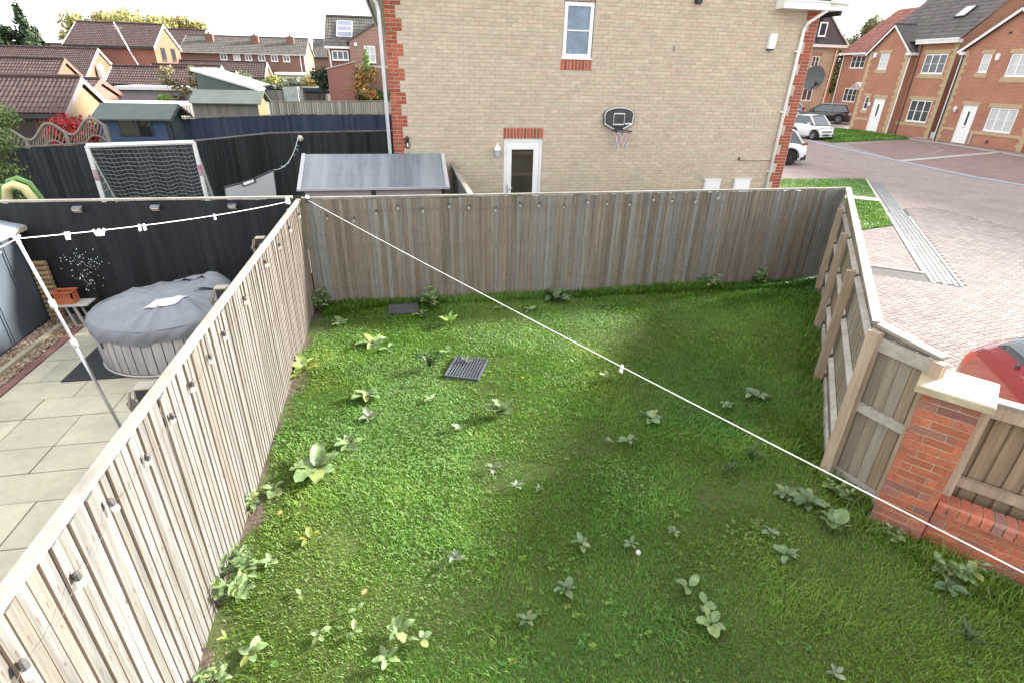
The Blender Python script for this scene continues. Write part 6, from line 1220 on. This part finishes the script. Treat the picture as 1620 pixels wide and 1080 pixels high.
# ------------------------------------------------------------------ cars
TYRE = mat('tyre_rubber', (.018, .018, .019), (.028, .028, .03), rough=.85); RIM = mat('alloy_rim', (.42, .43, .45), (.36, .37, .39), metal=.9, rough=.3); RIMK = mat('dark_alloy', (.04, .04, .042), (.06, .06, .062), metal=.6, rough=.35)
CGL = glassmat('car_glass', (.05, .062, .072), .03); LENS = mat('clear_lens', (.55, .57, .6), (.5, .52, .55), rough=.08, spec=.9); TAILL = mat('tail_lens', (.42, .012, .015), (.34, .01, .012), rough=.12, spec=.8); PLATEY = mat('yellow_plate', (.62, .5, .08), rough=.5); PLATEW = mat('white_plate', (.72, .72, .70), rough=.5)
def car(label, loc, heading, paint, st, Wd, belt, roofz, gh, wheels, wr=.31, rim=RIM, name='parked_car', grp=None, trimm=None, zb=.22):
    """st: (x, z_top, width factor) of the body below the belt, rear to front; gh: x of glasshouse (rear base, rear roof, front roof, front base)"""
    t = thing(name, label, 'car', (*loc, 0), math.atan2(heading[1], heading[0]))
    hw = Wd/2; q = MB(); rows = []
    def lerp(tbl, x):
        for (a, b) in zip(tbl[:-1], tbl[1:]):
            if a[0] <= x <= b[0]: f = (x-a[0])/(b[0]-a[0]+1e-9); f2 = f*f*(3-2*f) if len(tbl) < 4 else f; return [a[k]+(b[k]-a[k])*f2 for k in range(len(a))]
        return list(tbl[-1] if x > tbl[-1][0] else tbl[0])
    nx_ = 40; x0, x1 = st[0][0], st[-1][0]
    for i in range(nx_+1):
        x = x0+(x1-x0)*i/nx_; _, zt, wf = lerp(st, x); w = hw*wf; d = zt-zb
        arch = 0
        for wx in wheels:
            dx = abs(x-wx)
            if dx < wr+.07: arch = max(arch, math.sqrt((wr+.07)**2-dx*dx)+wr-zb)
        lo = zb+max(0, min(arch, d*.75))
        sec = [(w*.90, lo), (w*.985, max(lo+.01, zb+d*.28)), (w, max(lo+.02, zb+d*.55)), (w*.975, max(lo+.03, zb+d*.82)), (w*.90, zt-.02), (w*.70, zt), (w*.35, zt+.012), (0, zt+.016)]
        rows.append([(x, y, z) for y, z in sec] + [(x, -y, z) for y, z in sec[-2::-1]])
    m = len(rows[0]); V = [p for r_ in rows for p in r_]; q.add(V, [(i*m+k, i*m+k+1, (i+1)*m+k+1, (i+1)*m+k) for i in range(nx_) for k in range(m-1)])
    q.add(rows[0], [tuple(range(m))]); q.add(rows[-1], [tuple(range(m))[::-1]]); body = q.build('body', paint, t, True)
    q = MB(); q.box(x0+.12, x1-.12, -hw*.80, hw*.80, zb-.03, belt-.18); q.build('underbody', BLACKP, t)
    # glasshouse
    a, b, c, d = gh; rw = hw*.74; bw = hw*.91; cab = put('cabin', None, t)
    R = [(a, bw, belt-.03), (b, rw, roofz-.06), (c, rw, roofz-.06), (d, bw*.97, belt-.03)]
    q = MB(); V = [(x, y, z) for x, y, z in R]+[(x, -y, z) for x, y, z in R]; q.add(V, [(0, 3, 2, 1), (4, 5, 6, 7), (0, 1, 5, 4), (3, 7, 6, 2)]); q.build('glass', CGL, cab)
    q = MB(); n = 10
    def rp(i, j): u, v = i/n, j/n; x = b-.04+(c-b+.08)*u; y = (rw+.015)*(1-2*v); return (x, y, roofz-.065+.07*math.sin(math.pi*min(1, max(0, v)))**.6*math.sin(math.pi*(.08+.84*u))**.5)
    q.add([rp(i, j) for i in range(n+1) for j in range(n+1)], [(i*(n+1)+j, i*(n+1)+j+1, (i+1)*(n+1)+j+1, (i+1)*(n+1)+j) for i in range(n) for j in range(n)]); q.build('roof', paint, cab, True)
    q = MB()
    for s in (1, -1):
        q.obox((a-.01, s*bw, belt-.04), (b, s*(rw+.01), roofz-.05), .10, .07); q.obox((d+.01, s*bw*.97, belt-.04), (c, s*(rw+.01), roofz-.05), .07, .05)
        for f in ((.42,) if x1 > 1.6 else ()): xm = b+(c-b)*f; xb = a+(d-a)*(f+.02); q.obox((xb, s*(bw+.004), belt-.03), (xm, s*(rw+.008), roofz-.05), .06, .02, upv=(0, s, 0))
        q.obox((b, s*(rw+.006), roofz-.06), (c, s*(rw+.006), roofz-.06), .05, .045)
    q.build('pillar', paint, cab)
    for wx in wheels:
        for s in (1, -1):
            w_ = put('wheel', None, t, (wx, s*(hw-.10), wr)); q = MB(); pr = [(wr*.6, -.1), (wr*.93, -.1), (wr, -.07), (wr, .07), (wr*.93, .1), (wr*.62, .1)]
            n2 = 20; V = [(r_*math.cos(2*math.pi*k/n2), y, r_*math.sin(2*math.pi*k/n2)) for r_, y in pr for k in range(n2)]; q.add(V, [(i*n2+k, i*n2+(k+1) % n2, (i+1)*n2+(k+1) % n2, (i+1)*n2+k) for i in range(5) for k in range(n2)]); q.build('tyre', TYRE, w_, True)
            q = MB(); y = .085*s
            for k in range(5):
                an = 2*math.pi*k/5+.3; q.obox((0, y, 0), (wr*.6*math.cos(an), y, wr*.6*math.sin(an)), .05, .03, upv=(0, 1, 0)); 
            q.tube([(wr*.60*math.cos(2*math.pi*k/20), y, wr*.60*math.sin(2*math.pi*k/20)) for k in range(20)], .018, 5, closed=True); q.build('rim', rim, w_)
            q = MB(); q.tube([(0, y*.3, 0), (0, y*.45, 0)], wr*.6, 16); q.build('brake_disc', BLACKP, w_)
    for s in (1, -1):
        mr_ = put('door_mirror', None, t); q = MB(); q.box(d-.42, d-.28, s*(hw*.98) if s > 0 else -hw*.98-.17, s*(hw*.98)+.17 if s > 0 else -hw*.98, belt-.02, belt+.11); q.build('mirror_cap', paint, mr_)
    if trimm:
        q = MB()
        for s in (1, -1):
            for wx in wheels: q.tube([(wx+(wr+.075)*math.cos(math.pi*k/10), s*(hw*.99), wr+(wr+.075)*math.sin(math.pi*k/10)) for k in range(11)], .035, 5)
            q.obox((wheels[0]+wr+.1, s*hw*.96, zb+.06), (wheels[1]-wr-.1, s*hw*.96, zb+.06), .06, .16)
        q.box(x0-.02, x0+.2, -hw*.9, hw*.9, zb+.02, zb+.26); q.build('cladding', trimm, t)
    return t
PWH = mat('white_paint', (.78, .78, .78), (.76, .76, .76), rough=.25, spec=.5, coat=.6); PBK = mat('black_paint', (.008, .008, .009), (.01, .01, .011), rough=.2, spec=.5, coat=.8); PSB = mat('silver_blue_paint', (.26, .30, .35), (.25, .29, .34), rough=.3, metal=.4, coat=.5); PRD = mat('red_paint', (.22, .010, .02), (.21, .010, .019), rough=.22, spec=.5, coat=1.0)
# small white city car, front towards us
t = car('tiny white two seat city car parked by the grass', (28.55, 35.5), (.12, -.99), PWH, [(-1.3, .86, .86), (-1.15, .98, .95), (-.5, .98, 1), (.5, .93, 1), (.9, .86, .96), (1.2, .74, .86), (1.3, .58, .76)], 1.56, .97, 1.55, (-1.25, -.95, .15, .78), (-.88, .92), .30)
q = MB(); q.box(1.24, 1.315, -.42, .42, .52, .585); q.box(1.24, 1.315, -.30, .30, .27, .36); q.box(1.16, 1.30, .40, .62, .29, .35); q.box(1.16, 1.30, -.62, -.40, .29, .35); q.build('grille', BLACKP, t)
q = MB(); q.box(1.30, 1.325, -.26, .26, .39, .50); q.build('number_plate', PLATEW, t)
for s in (1, -1):
    q = MB(); q.lathe((1.10, s*.60, .70), [(.10, -.1), (.13, 0), (.10, .12)], 10, sx=1.1); q.build('headlight', LENS, t, True)
# white crossover, rear quarter past the house corner
t = car('white crossover whose rear shows past the buff house corner', (17.5, 25.25), (-.93, .37), PWH, [(-2.05, .78, .84), (-1.95, 1.0, .93), (-1.4, 1.02, 1), (0, 1.0, 1), (1.0, .98, .98), (1.8, .85, .9), (2.05, .6, .8)], 1.78, 1.02, 1.60, (-1.82, -1.35, .3, 1.05), (-1.30, 1.30), .345, RIMK, trimm=mat('cladding_plastic', (.035, .036, .038), (.045, .046, .048), rough=.75))
for s in (1, -1):
    q = MB(); q.box(-2.0, -1.78, .80 if s > 0 else -.86, .86 if s > 0 else -.80, .93, 1.03); q.build('tail_light', TAILL, t)
q = MB(); q.box(-2.09, -2.04, -.6, .6, .5, .75); q.build('rear_panel', BLACKP, t)
# black SUV, side on
t = car('large black car parked side on before the red roofed house', (40.3, 49.2), (-.77, .64), PBK, [(-2.35, .85, .82), (-2.2, 1.08, .93), (-1.2, 1.1, 1), (.6, 1.06, 1), (1.4, 1.0, .97), (2.1, .88, .9), (2.35, .65, .8)], 1.9, 1.1, 1.70, (-2.15, -1.7, .25, 1.2), (-1.4, 1.45), .38)
q = MB(); 
for s in (1, -1): q.obox((-1.9, s*.72, 1.70), (.2, s*.72, 1.70), .04, .04); q.obox((-2.0, s*.90, 1.09), (1.1, s*.90, 1.07), .02, .03)
q.build('chrome_trim', RIM, t)
for s in (1, -1):
    q = MB(); q.box(-2.37, -2.12, s*.62-.0 if s > 0 else -.90, .90 if s > 0 else -.62, .78, .98); q.build('tail_light', mat('pale_tail_lens', (.5, .42, .42), rough=.15), t)
    q = MB(); q.box(2.0, 2.25, .5 if s > 0 else -.82, .82 if s > 0 else -.5, .72, .86); q.build('headlight', LENS, t)
# silver blue car
t = car('silver blue hatchback half hidden behind the buff house corner', (40.9, 56.0), (-.85, .53), PSB, [(-2.05, .80, .84), (-1.9, 1.02, .93), (-1.0, 1.02, 1), (.6, 1.0, 1), (1.4, .92, .97), (2.0, .7, .85)], 1.76, 1.0, 1.56, (-1.85, -1.3, .35, 1.15), (-1.25, 1.25), .32)
for s in (1, -1):
    q = MB(); q.box(-2.05, -1.72, .55 if s > 0 else -.84, .84 if s > 0 else -.55, .80, 1.05); q.build('tail_light', TAILL, t)
# red hatchback behind the low wall, rear towards us: one continuous loft, windows cut from the same surface
t = thing('parked_car', 'glossy red hatchback parked behind the brick pillar and low wall', 'car', (7.98, 3.02, 0), math.atan2(-.47, .88))
XS = [-2.06, -2.05, -2.02, -1.96, -1.88, -1.74, -1.55, -1.30, -.8, 0, .5, .95, 1.3, 1.7, 1.95, 2.05, 2.06]
ZT = [.60, .70, .80, .90, .965, 1.10, 1.23, 1.31, 1.37, 1.39, 1.34, 1.12, .95, .86, .72, .60, .55]     # top line
ZBL = [.58, .66, .74, .82, .87, .905, .915, .915, .91, .90, .895, .89, .86, .80, .68, .56, .52]        # shoulder line
WD = [.50, .60, .68, .74, .785, .82, .835, .845, .85, .85, .845, .84, .82, .77, .68, .58, .5]
XU = np.array([-2.06+.03*k for k in range(12)] + list(np.linspace(-1.69, -1.1, 16)) + list(np.linspace(-1.05, 2.06, 38)))
def sm(tab, x):
    k = np.interp(x, XS, range(len(XS))); return float(sum(np.interp(np.clip(k+d, 0, len(XS)-1), range(len(XS)), tab) for d in (-.5, -.25, 0, .25, .5))/5)
rows = []
for x in XU:
    zt, zs, w = sm(ZT, x), sm(ZBL, x), sm(WD, x); g_ = max(0, zt-zs); half = []
    for k in range(25):
        p = k/24
        if p < .42: a = p/.42; y = w*(1-.10*(1-a)**2-.05*a**4); z = .24+(zs-.24)*a
        else:
            a = min(1.0, max(0.0, (p-.42)/.58)); y = w*.95*(1-a**2.6)*(1-.16*min(1, g_/.4)*math.sin(a*3.14*.7)); z = zs+g_*(1-max(0.0, 1-a)**2.4)+.012*math.sin(a*1.57)
        half.append((x, y, z))
    rows.append(half+[(a, -b, c) for a, b, c in half[-2::-1]])
m_ = len(rows[0]); parts = {'body': [], 'rear_window': [], 'side_window': [], 'tail_light': []}
for i in range(len(XU)-1):
    for k in range(m_-1):
        x = (XU[i]+XU[i+1])/2; kk = min(k, m_-2-k); s = 1 if k < m_/2 else -1; f = (i*m_+k, i*m_+k+1, (i+1)*m_+k+1, (i+1)*m_+k)
        y = abs(rows[i][k][1]); z = rows[i][k][2]
        if -1.80 < x < -1.50 and kk >= 15 and y < .60: nm = 'rear_window'
        elif -1.1 < x < .75 and 11 <= kk <= 16: nm = 'side_window'
        elif x < -1.42+(.80-z)*1.2 and .745 < z < .875 and y > .52 and z < .875-.16*max(0, x+1.75): nm = 'tail_light'
        else: nm = 'body'
        parts[nm].append(f)
V = [p for r_ in rows for p in r_]
for nm, m in (('body', PRD), ('rear_window', CGL), ('side_window', CGL), ('tail_light', TAILL)):
    q = MB(); q.add(V, parts[nm]); me = q.mesh(nm, m, True); o = put(nm, me, t)
    import bmesh
    bm = bmesh.new(); bm.from_mesh(me); bmesh.ops.delete(bm, geom=[v for v in bm.verts if not v.link_faces], context='VERTS'); bm.to_mesh(me); bm.free()
q = MB(); q.box(-1.95, 1.95, -.70, .70, .18, .30); q.build('underbody', BLACKP, t)
q = MB(); q.tube([(-1.82, .0, 1.05), (-1.70, .32, 1.10)], .010, 5); q.lathe((-1.83, 0, 1.03), [(.026, 0), (.016, .03)], 8); q.build('wiper', BLACKP, t)
q = MB(); q.prism([(-1.58, 1.235), (-1.36, 1.315), (-1.36, 1.285), (-1.56, 1.205)], 'y', -.50, .50); q.build('spoiler', PRD, t, True)
for x in (-1.25, 1.28):
    for s in (1, -1):
        w_ = put('wheel', None, t, (x, s*.74, .30)); q = MB(); q.tube([(0, -.1, 0), (0, .1, 0)], .30, 20); q.build('tyre', TYRE, w_); q = MB(); q.tube([(0, .09*s, 0), (0, .115*s, 0)], .19, 14); q.build('rim', RIM, w_)
WEEDS = [
(-1.07, 4.65, 0.284, 11, 'B', 'big pale broad leaved dock on the sunny left half of lawn'),
(1.0, 5.32, 0.247, 9, 'U', 'upright pale leaved dock in the middle of the lawn'),
(-0.59, 5.99, 0.2, 7, 'B', 'pale dock with one folded leaf, above the big pale one'),
(-1.46, 6.8, 0.241, 8, 'Y', 'yellow green dock at the left fence beside bare soil'),
(-1.54, 6.56, 0.181, 6, 'Y', 'yellow green leaves low at the left fence foot'),
(-0.57, 7.43, 0.255, 8, 'F', 'flat dock growing toward the far left of the lawn'),
(-0.34, 7.25, 0.153, 5, 'F', 'small flat dock just right of the far left dock'),
(-0.75, 5.01, 0.192, 7, 'F', 'flat spreading dock above the big pale dock'),
(-0.55, 5.48, 0.141, 6, 'W', 'pale silvery leaved weed below the folded dock'),
(0.61, 8.01, 0.208, 10, 'L', 'lime green spiky weed near the end fence'),
(-1.37, 8.88, 0.297, 9, 'N', 'nettle clump in the far left corner of the lawn'),
(-1.1, 8.26, 0.193, 7, 'F', 'low dock just below the corner nettles'),
(0.47, 8.84, 0.293, 9, 'N', 'leafy weed beside the dark slab at the end fence'),
(0.2, 8.38, 0.151, 6, 'F', 'small weed at the edge of the dark slab'),
(1.55, 8.54, 0.155, 2, 'B', 'two leaved dock near the end fence left of centre'),
(2.66, 8.83, 0.327, 10, 'D', 'tall dark dock against the end fence'),
(2.01, 8.33, 0.154, 5, 'F', 'pale flat leaves in front of the end fence dock'),
(2.56, 5.9, 0.157, 4, 'U', 'few leaved pale dock right under the peg on the line'),
(2.76, 4.91, 0.174, 6, 'D', 'dark three leaved dock right of the lawn middle'),
(2.31, 4.54, 0.148, 5, 'D', 'small dock with two bright leaves, right of middle'),
(2.1, 4.57, 0.066, 4, 'D', 'tiny weed just left of the two leaved dock'),
(4.33, 5.17, 0.181, 6, 'D', 'grey green dock in the shade toward the right fence'),
(3.81, 5.02, 0.12, 5, 'D', 'small grey weed left of the shaded right dock'),
(3.53, 4.04, 0.199, 12, 'S', 'dark strap leaved weed in the right hand shade'),
(3.19, 3.89, 0.132, 9, 'S', 'strap leaved weed below the dark one on the right'),
(3.54, 3.45, 0.145, 8, 'D', 'left weed of the cluster before the brick pillar'),
(3.69, 3.33, 0.175, 10, 'D', 'dark weed in the middle of the pillar cluster'),
(3.73, 3.03, 0.186, 7, 'P', 'large rounded leaf plant in front of the brick pillar'),
(3.07, 2.8, 0.118, 6, 'D', 'shaded weed with pale leaves left of the pillar'),
(3.08, 3.03, 0.094, 6, 'D', 'small round leaved weed in the shade left of pillar'),
(2.06, 2.65, 0.106, 3, 'B', 'pale two leaved dock low on the lawn, right of centre'),
(2.1, 2.48, 0.081, 3, 'B', 'small dock just below the pale two leaved one'),
(2.07, 2.31, 0.148, 5, 'B', 'broad three leaved dock lowest right of centre'),
(1.34, 3.22, 0.096, 5, 'D', 'narrow leaved weed in the lower middle of lawn'),
(1.08, 2.8, 0.112, 6, 'D', 'long leaved weed low on the middle of lawn'),
(0.72, 2.59, 0.097, 5, 'D', 'grey leaved dock near the bottom middle'),
(1.77, 3.14, 0.085, 5, 'D', 'small weed beside the dandelion clock'),
(2.21, 3.21, 0.07, 6, 'D', 'small tufted weed right of the dandelion clock'),
(1.14, 3.96, 0.059, 4, 'D', 'tiny weed left of the lower lawn middle'),
(0.92, 4.04, 0.085, 5, 'W', 'silvery weed on the sunlit edge of the shade'),
(0.74, 4.34, 0.108, 6, 'W', 'silvery weed in the sunlit middle of the lawn'),
(0.46, 5.08, 0.089, 5, 'W', 'small silvery weed above the sunlit clover'),
(0.48, 7.05, 0.113, 4, 'B', 'pale leaf weed left of the grid cover'),
(0.17, 5.75, 0.105, 5, 'D', 'small dark weed in the sunny middle left'),
(0.75, 6.69, 0.108, 5, 'W', 'bleached leaves at the corner of the grid cover'),
(0.22, 6.62, 0.268, 16, 'S', 'long grass tuft beside the grid cover'),
(-1.51, 3.27, 0.207, 16, 'N', 'large nettle clump at the foot of the left fence'),
(-1.57, 3.58, 0.139, 10, 'N', 'smaller nettle clump just beyond the large one'),
(-1.56, 4.11, 0.149, 9, 'N', 'pale leafy clump at the left fence foot, mid way'),
(-1.42, 4.39, 0.125, 5, 'B', 'two leaved dock on bare soil by the left fence'),
(-1.1, 4.03, 0.092, 3, 'Y', 'yellow leaf weed right of the soil strip'),
(-0.99, 3.68, 0.112, 6, 'Y', 'yellow veined weed low on the left lawn'),
(-1.28, 3.49, 0.086, 4, 'B', 'pale leaves right of the nettle clump'),
(-0.99, 3.12, 0.064, 2, 'B', 'single pale leaf low left on the lawn'),
(-0.55, 2.91, 0.061, 2, 'B', 'single broad pale leaf on the lower left lawn'),
(-0.8, 2.75, 0.088, 4, 'B', 'pale dock at the lower left of the lawn'),
(-0.56, 2.73, 0.076, 3, 'B', 'small dock right of the lower left one'),
(-0.24, 2.67, 0.129, 6, 'B', 'broad dock at the bottom left of centre'),
(-0.32, 2.47, 0.105, 5, 'F', 'flat dock below the bottom broad one'),
(-0.08, 2.57, 0.085, 4, 'B', 'grey green dock right of the bottom broad one'),
(-1.45, 2.83, 0.057, 3, 'L', 'bright seedling on the bare soil by the fence'),
(-1.25, 2.69, 0.112, 5, 'B', 'round leaved weed at the bottom left corner'),
(-1.44, 2.57, 0.122, 8, 'N', 'leafy seedlings at the bottom of the soil bed'),
(0.24, 3.25, 0.093, 6, 'W', 'silvery weed on the lower sunlit lawn'),
(4.13, 2.8, 0.102, 6, 'N', 'small weed at the foot of the brick pillar'),
(4.34, 2.39, 0.189, 10, 'N', 'weed growing against the low brick wall'),
(4.18, 2.27, 0.156, 6, 'D', 'broad weed in front of the low wall'),
(2.73, 1.81, 0.07, 5, 'W', 'pale weed at the bottom right of the lawn'),
(3.89, 1.85, 0.16, 10, 'S', 'strap leaved tuft at the lower right corner'),
(4.05, 3.37, 0.151, 9, 'N', 'thin tall weed at the foot of the angled panel'),
(4.57, 9.23, 0.18, 6, 'F', 'weed at the end fence right of centre'),
(5.77, 8.96, 0.265, 7, 'N', 'weed patch at the end fence toward the right'),
(6.9, 8.98, 0.308, 8, 'N', 'weed patch in the far right corner shade'),
(-1.44, 4.4, 0.07, 3, 'F', 'tiny weed at the soil edge')]
# ------------------------------------------------------------------ covers in the lawn and the weeds
t = thing('grid_cover', 'dark grid drain cover sunk in the sunny lawn', 'drain cover', (.73, 6.52, .035), math.radians(-22))
GRD = mat('grid_steel', (.075, .085, .10), (.06, .068, .08), rough=.55, metal=.2, spec=.5)
for i in range(12): q = MB(); q.box(-.22+i*.0392, -.22+i*.0392+.012, -.27, .27, .0, .028); q.build('grid_bar', GRD, t)
q = MB()
for j in range(14): q.box(-.22, .22, -.27+j*.0409, -.27+j*.0409+.010, .002, .022)
q.build('cross_bars', GRD, t); q = MB(); q.box(-.24, .24, -.29, -.27, -.03, .03); q.box(-.24, .24, .27, .29, -.03, .03); q.box(-.24, -.22, -.27, .27, -.03, .03); q.box(.22, .24, -.27, .27, -.03, .03); q.build('cover_frame', GRD, t)
q = MB(); q.box(-.22, .22, -.27, .27, -.03, -.012); q.build('cover_plate', mat('dark_plate', (.05, .056, .065), (.04, .045, .052), rough=.8), t)
q = MB(); c = .004; q.box(-.25, .25, -.22, .22, 0, .022); q.box(-.235, .235, -.205, .205, .022, .025); tag(q.build('slate_slab', mat('slate', (.07, .072, .085), (.055, .057, .068), scale=6, rough=.8, bump=.3), loc=(-.10, 8.74, .05), rot=(0, 0, -.03)), 'dark slab lying on the grass at the end fence', 'slab')
def leafmesh(name, w, curl, fold, m, teeth=0, seed=0, n=7):
    """leaf of length 1 along +x, rising then drooping, folded on the midrib"""
    r = random.Random(seed); V, F = [], []; wob = r.uniform(0, 6)
    for i in range(n+1):
        u = i/n; hw = w*(math.sin(math.pi*u**.85)**.62*.5+.03)*(1 if u < .98 else .05)*(1+teeth*math.sin(u*34)); z = curl*(u-1.25*u*u)
        for j in (-1, -.5, 0, .5, 1): V.append((u, j*hw+.12*math.sin(wob*1.7)*u*u, z+fold*abs(j)*hw+(.035*math.sin(u*11+wob+j*2)+.02*math.sin(u*23+wob*2-j))*abs(j)+.10*math.sin(wob)*u*u*j*hw))
    for i in range(n):
        for j in range(4): F.append((i*5+j, i*5+j+1, i*5+j+6, i*5+j+5))
    q = MB(); q.add(V, F); return q.mesh(name, m, True)
def lm(nm, c1, c2, rough=.42, tr=.22): return mat(nm, c1, tuple(v*.72 for v in c2), scale=16, rough=rough, spec=.45, transl=tr, rnd=.22, bump=.4, bscale=70, fine=.14, c3=(c1[0]*1.25, c1[1]*.95, c1[2]*.7), f3=.12)
LB = lm('pale_dock_leaf', (.20, .29, .115), (.15, .23, .08)); LD = lm('grey_dock_leaf', (.15, .225, .11), (.105, .17, .075)); LY = lm('yellow_leaf', (.22, .28, .06), (.16, .23, .05)); LLm = lm('lime_leaf', (.20, .34, .05), (.16, .28, .04)); LN = lm('nettle_leaf', (.20, .29, .12), (.15, .235, .09)); LW = lm('silver_leaf', (.24, .29, .19), (.18, .23, .13)); LDK = lm('dark_strap_leaf', (.05, .10, .035), (.04, .08, .03))
KIND = {'B': (LB, .54, .30, (.12, .55)), 'U': (LB, .60, .35, (.5, 1.15)), 'F': (LB, .44, .20, (.1, .45)), 'Y': (LY, .42, .3, (.25, .9)), 'L': (LLm, .26, .35, (.5, 1.2)), 'N': (LN, .55, .3, (.2, .9)), 'D': (LD, .50, .3, (.1, .5)), 'W': (LW, .50, .3, (.25, .8)), 'S': (LDK, .12, .8, (.6, 1.25)), 'P': (LB, .78, .35, (.35, .8))}
LMESH = {}
for k, (m, w, cu, _) in KIND.items(): LMESH[k] = [leafmesh('leaf', w*random.uniform(.85, 1.15), cu*random.uniform(.7, 1.2), random.uniform(.1, .4), m, .06 if k in 'NW' else .02, i) for i in range(4)]
STM = mat('weed_stem', (.16, .19, .07), (.20, .15, .08), rough=.6)
WN = {'B': 'dock_plant', 'U': 'dock_plant', 'F': 'dock_plant', 'D': 'dock_plant', 'Y': 'weed', 'L': 'weed', 'N': 'nettle', 'W': 'weed', 'S': 'grass_tuft', 'P': 'broadleaf_weed'}
WC = {'dock_plant': 'weed', 'weed': 'weed', 'nettle': 'weed', 'grass_tuft': 'grass tuft', 'broadleaf_weed': 'weed'}
for x, y, r, nl, k, lab in WEEDS:
    r *= 1.12 if k == 'N' else .95
    rr_ = random.Random(int(x*1000)+int(y*377)); nm = WN[k]
    t = thing(nm, lab, WC[nm], (x, y, .034), 0); m, w, cu, (t0, t1) = KIND[k]
    if k == 'N':
        ns = max(3, nl//2)
        for s in range(ns):
            a = rr_.uniform(0, 6.28); d = r*.62*math.sqrt(rr_.random()); h = r*rr_.uniform(.6, 1.15); bx, by = d*math.cos(a), d*math.sin(a); tp = Vector((bx*1.35, by*1.35, h))
            q = MB(); q.tube([(bx*.6, by*.6, 0), tp], [.006, .003], 5); q.build('stem', STM, t)
            for lv in range(4):
                p = Vector((bx*.6, by*.6, 0)).lerp(tp, .4+.2*lv); az = rr_.uniform(0, 6.28)
                for o_ in (0, 3.14): l = r*rr_.uniform(.42, .62)*(1-.12*lv); put('leaf', LMESH[k][rr_.randrange(4)], t, p, (rr_.uniform(-.3, .3), -rr_.uniform(.0, .5), az+o_), (l, l, l))
        continue
    off = rr_.uniform(0, 6.28)
    for i in range(nl):
        az = off+i*2.39996 if nl > 3 else off+i*6.28/nl+rr_.uniform(-.5, .5); tl = rr_.uniform(t0, t1)*(1-.3*(i < nl*.4)) ; l = r*rr_.uniform(.68, 1.15)*(1.25 if nl <= 3 else 1)
        st_ = r*.16; p = (math.cos(az)*st_*.5, math.sin(az)*st_*.5, .02+rr_.uniform(0, .03))
        put('leaf', LMESH[k][rr_.randrange(4)], t, p, (rr_.uniform(-.45, .45), -tl, az), (l, l*rr_.uniform(.9, 1.15), l))
    if k in 'UD' and nl > 8:
        q = MB(); q.tube([(0, 0, 0), (.01, .01, r*1.1)], [.007, .004], 5); q.build('stem', STM, t)
t = thing('dandelion_clock', 'white dandelion seed head on a thin upright stalk', 'dandelion', (1.70, 2.86, .03)); q = MB(); q.tube([(0, 0, 0), (.008, 0, .14), (-.012, .0, .255)], [.0035, .003, .0022], 5); q.build('stalk', mat('pale_stalk', (.28, .32, .12), (.3, .26, .13), rough=.6), t)
q = MB()
for i in range(170):
    v = Vector((random.gauss(0, 1), random.gauss(0, 1), random.gauss(0, 1))).normalized(); c_ = Vector((-.012, 0, .262)); q.obox(c_+v*.004, c_+v*.017, .0007, .0007)
    a = v.orthogonal().normalized(); b_ = v.cross(a)
    for j in range(4): e = (a*math.cos(j*1.57)+b_*math.sin(j*1.57))*.004; q.obox(c_+v*.0165, c_+v*.019+e, .0008, .0008)
q.build('seed_head', mat('seed_fluff', (.75, .73, .68), (.7, .68, .62), rough=.9), t)
q = MB(); q.lathe((1.42, 6.05, .10), [(.006, 0), (.014, .006), (.008, .012)], 8); o = q.build('dandelion_flower', mat('dandelion_yellow', (.65, .45, .02), rough=.7)); tag(o, 'tiny yellow dandelion flower left of the pegged dock', 'flower')
q = MB(); q.lathe((0, 0, 0), [(.010, 0), (.014, .004), (.003, .010)], 7); fm = q.mesh('fallen_leaf', mat('dead_leaf', (.30, .17, .06), (.22, .12, .05), rough=.8))
for (x, y), s in (((-.50, 3.05), 'small orange dead leaf on the lower left grass'), ((-1.30, 4.05), 'reddish dead leaf on the soil by the left fence')):
    o = put('fallen_leaf', fm, None, (x, y, .075), (.2, .1, 1), (2.2, 1.2, .8)); tag(o, s, 'leaf')
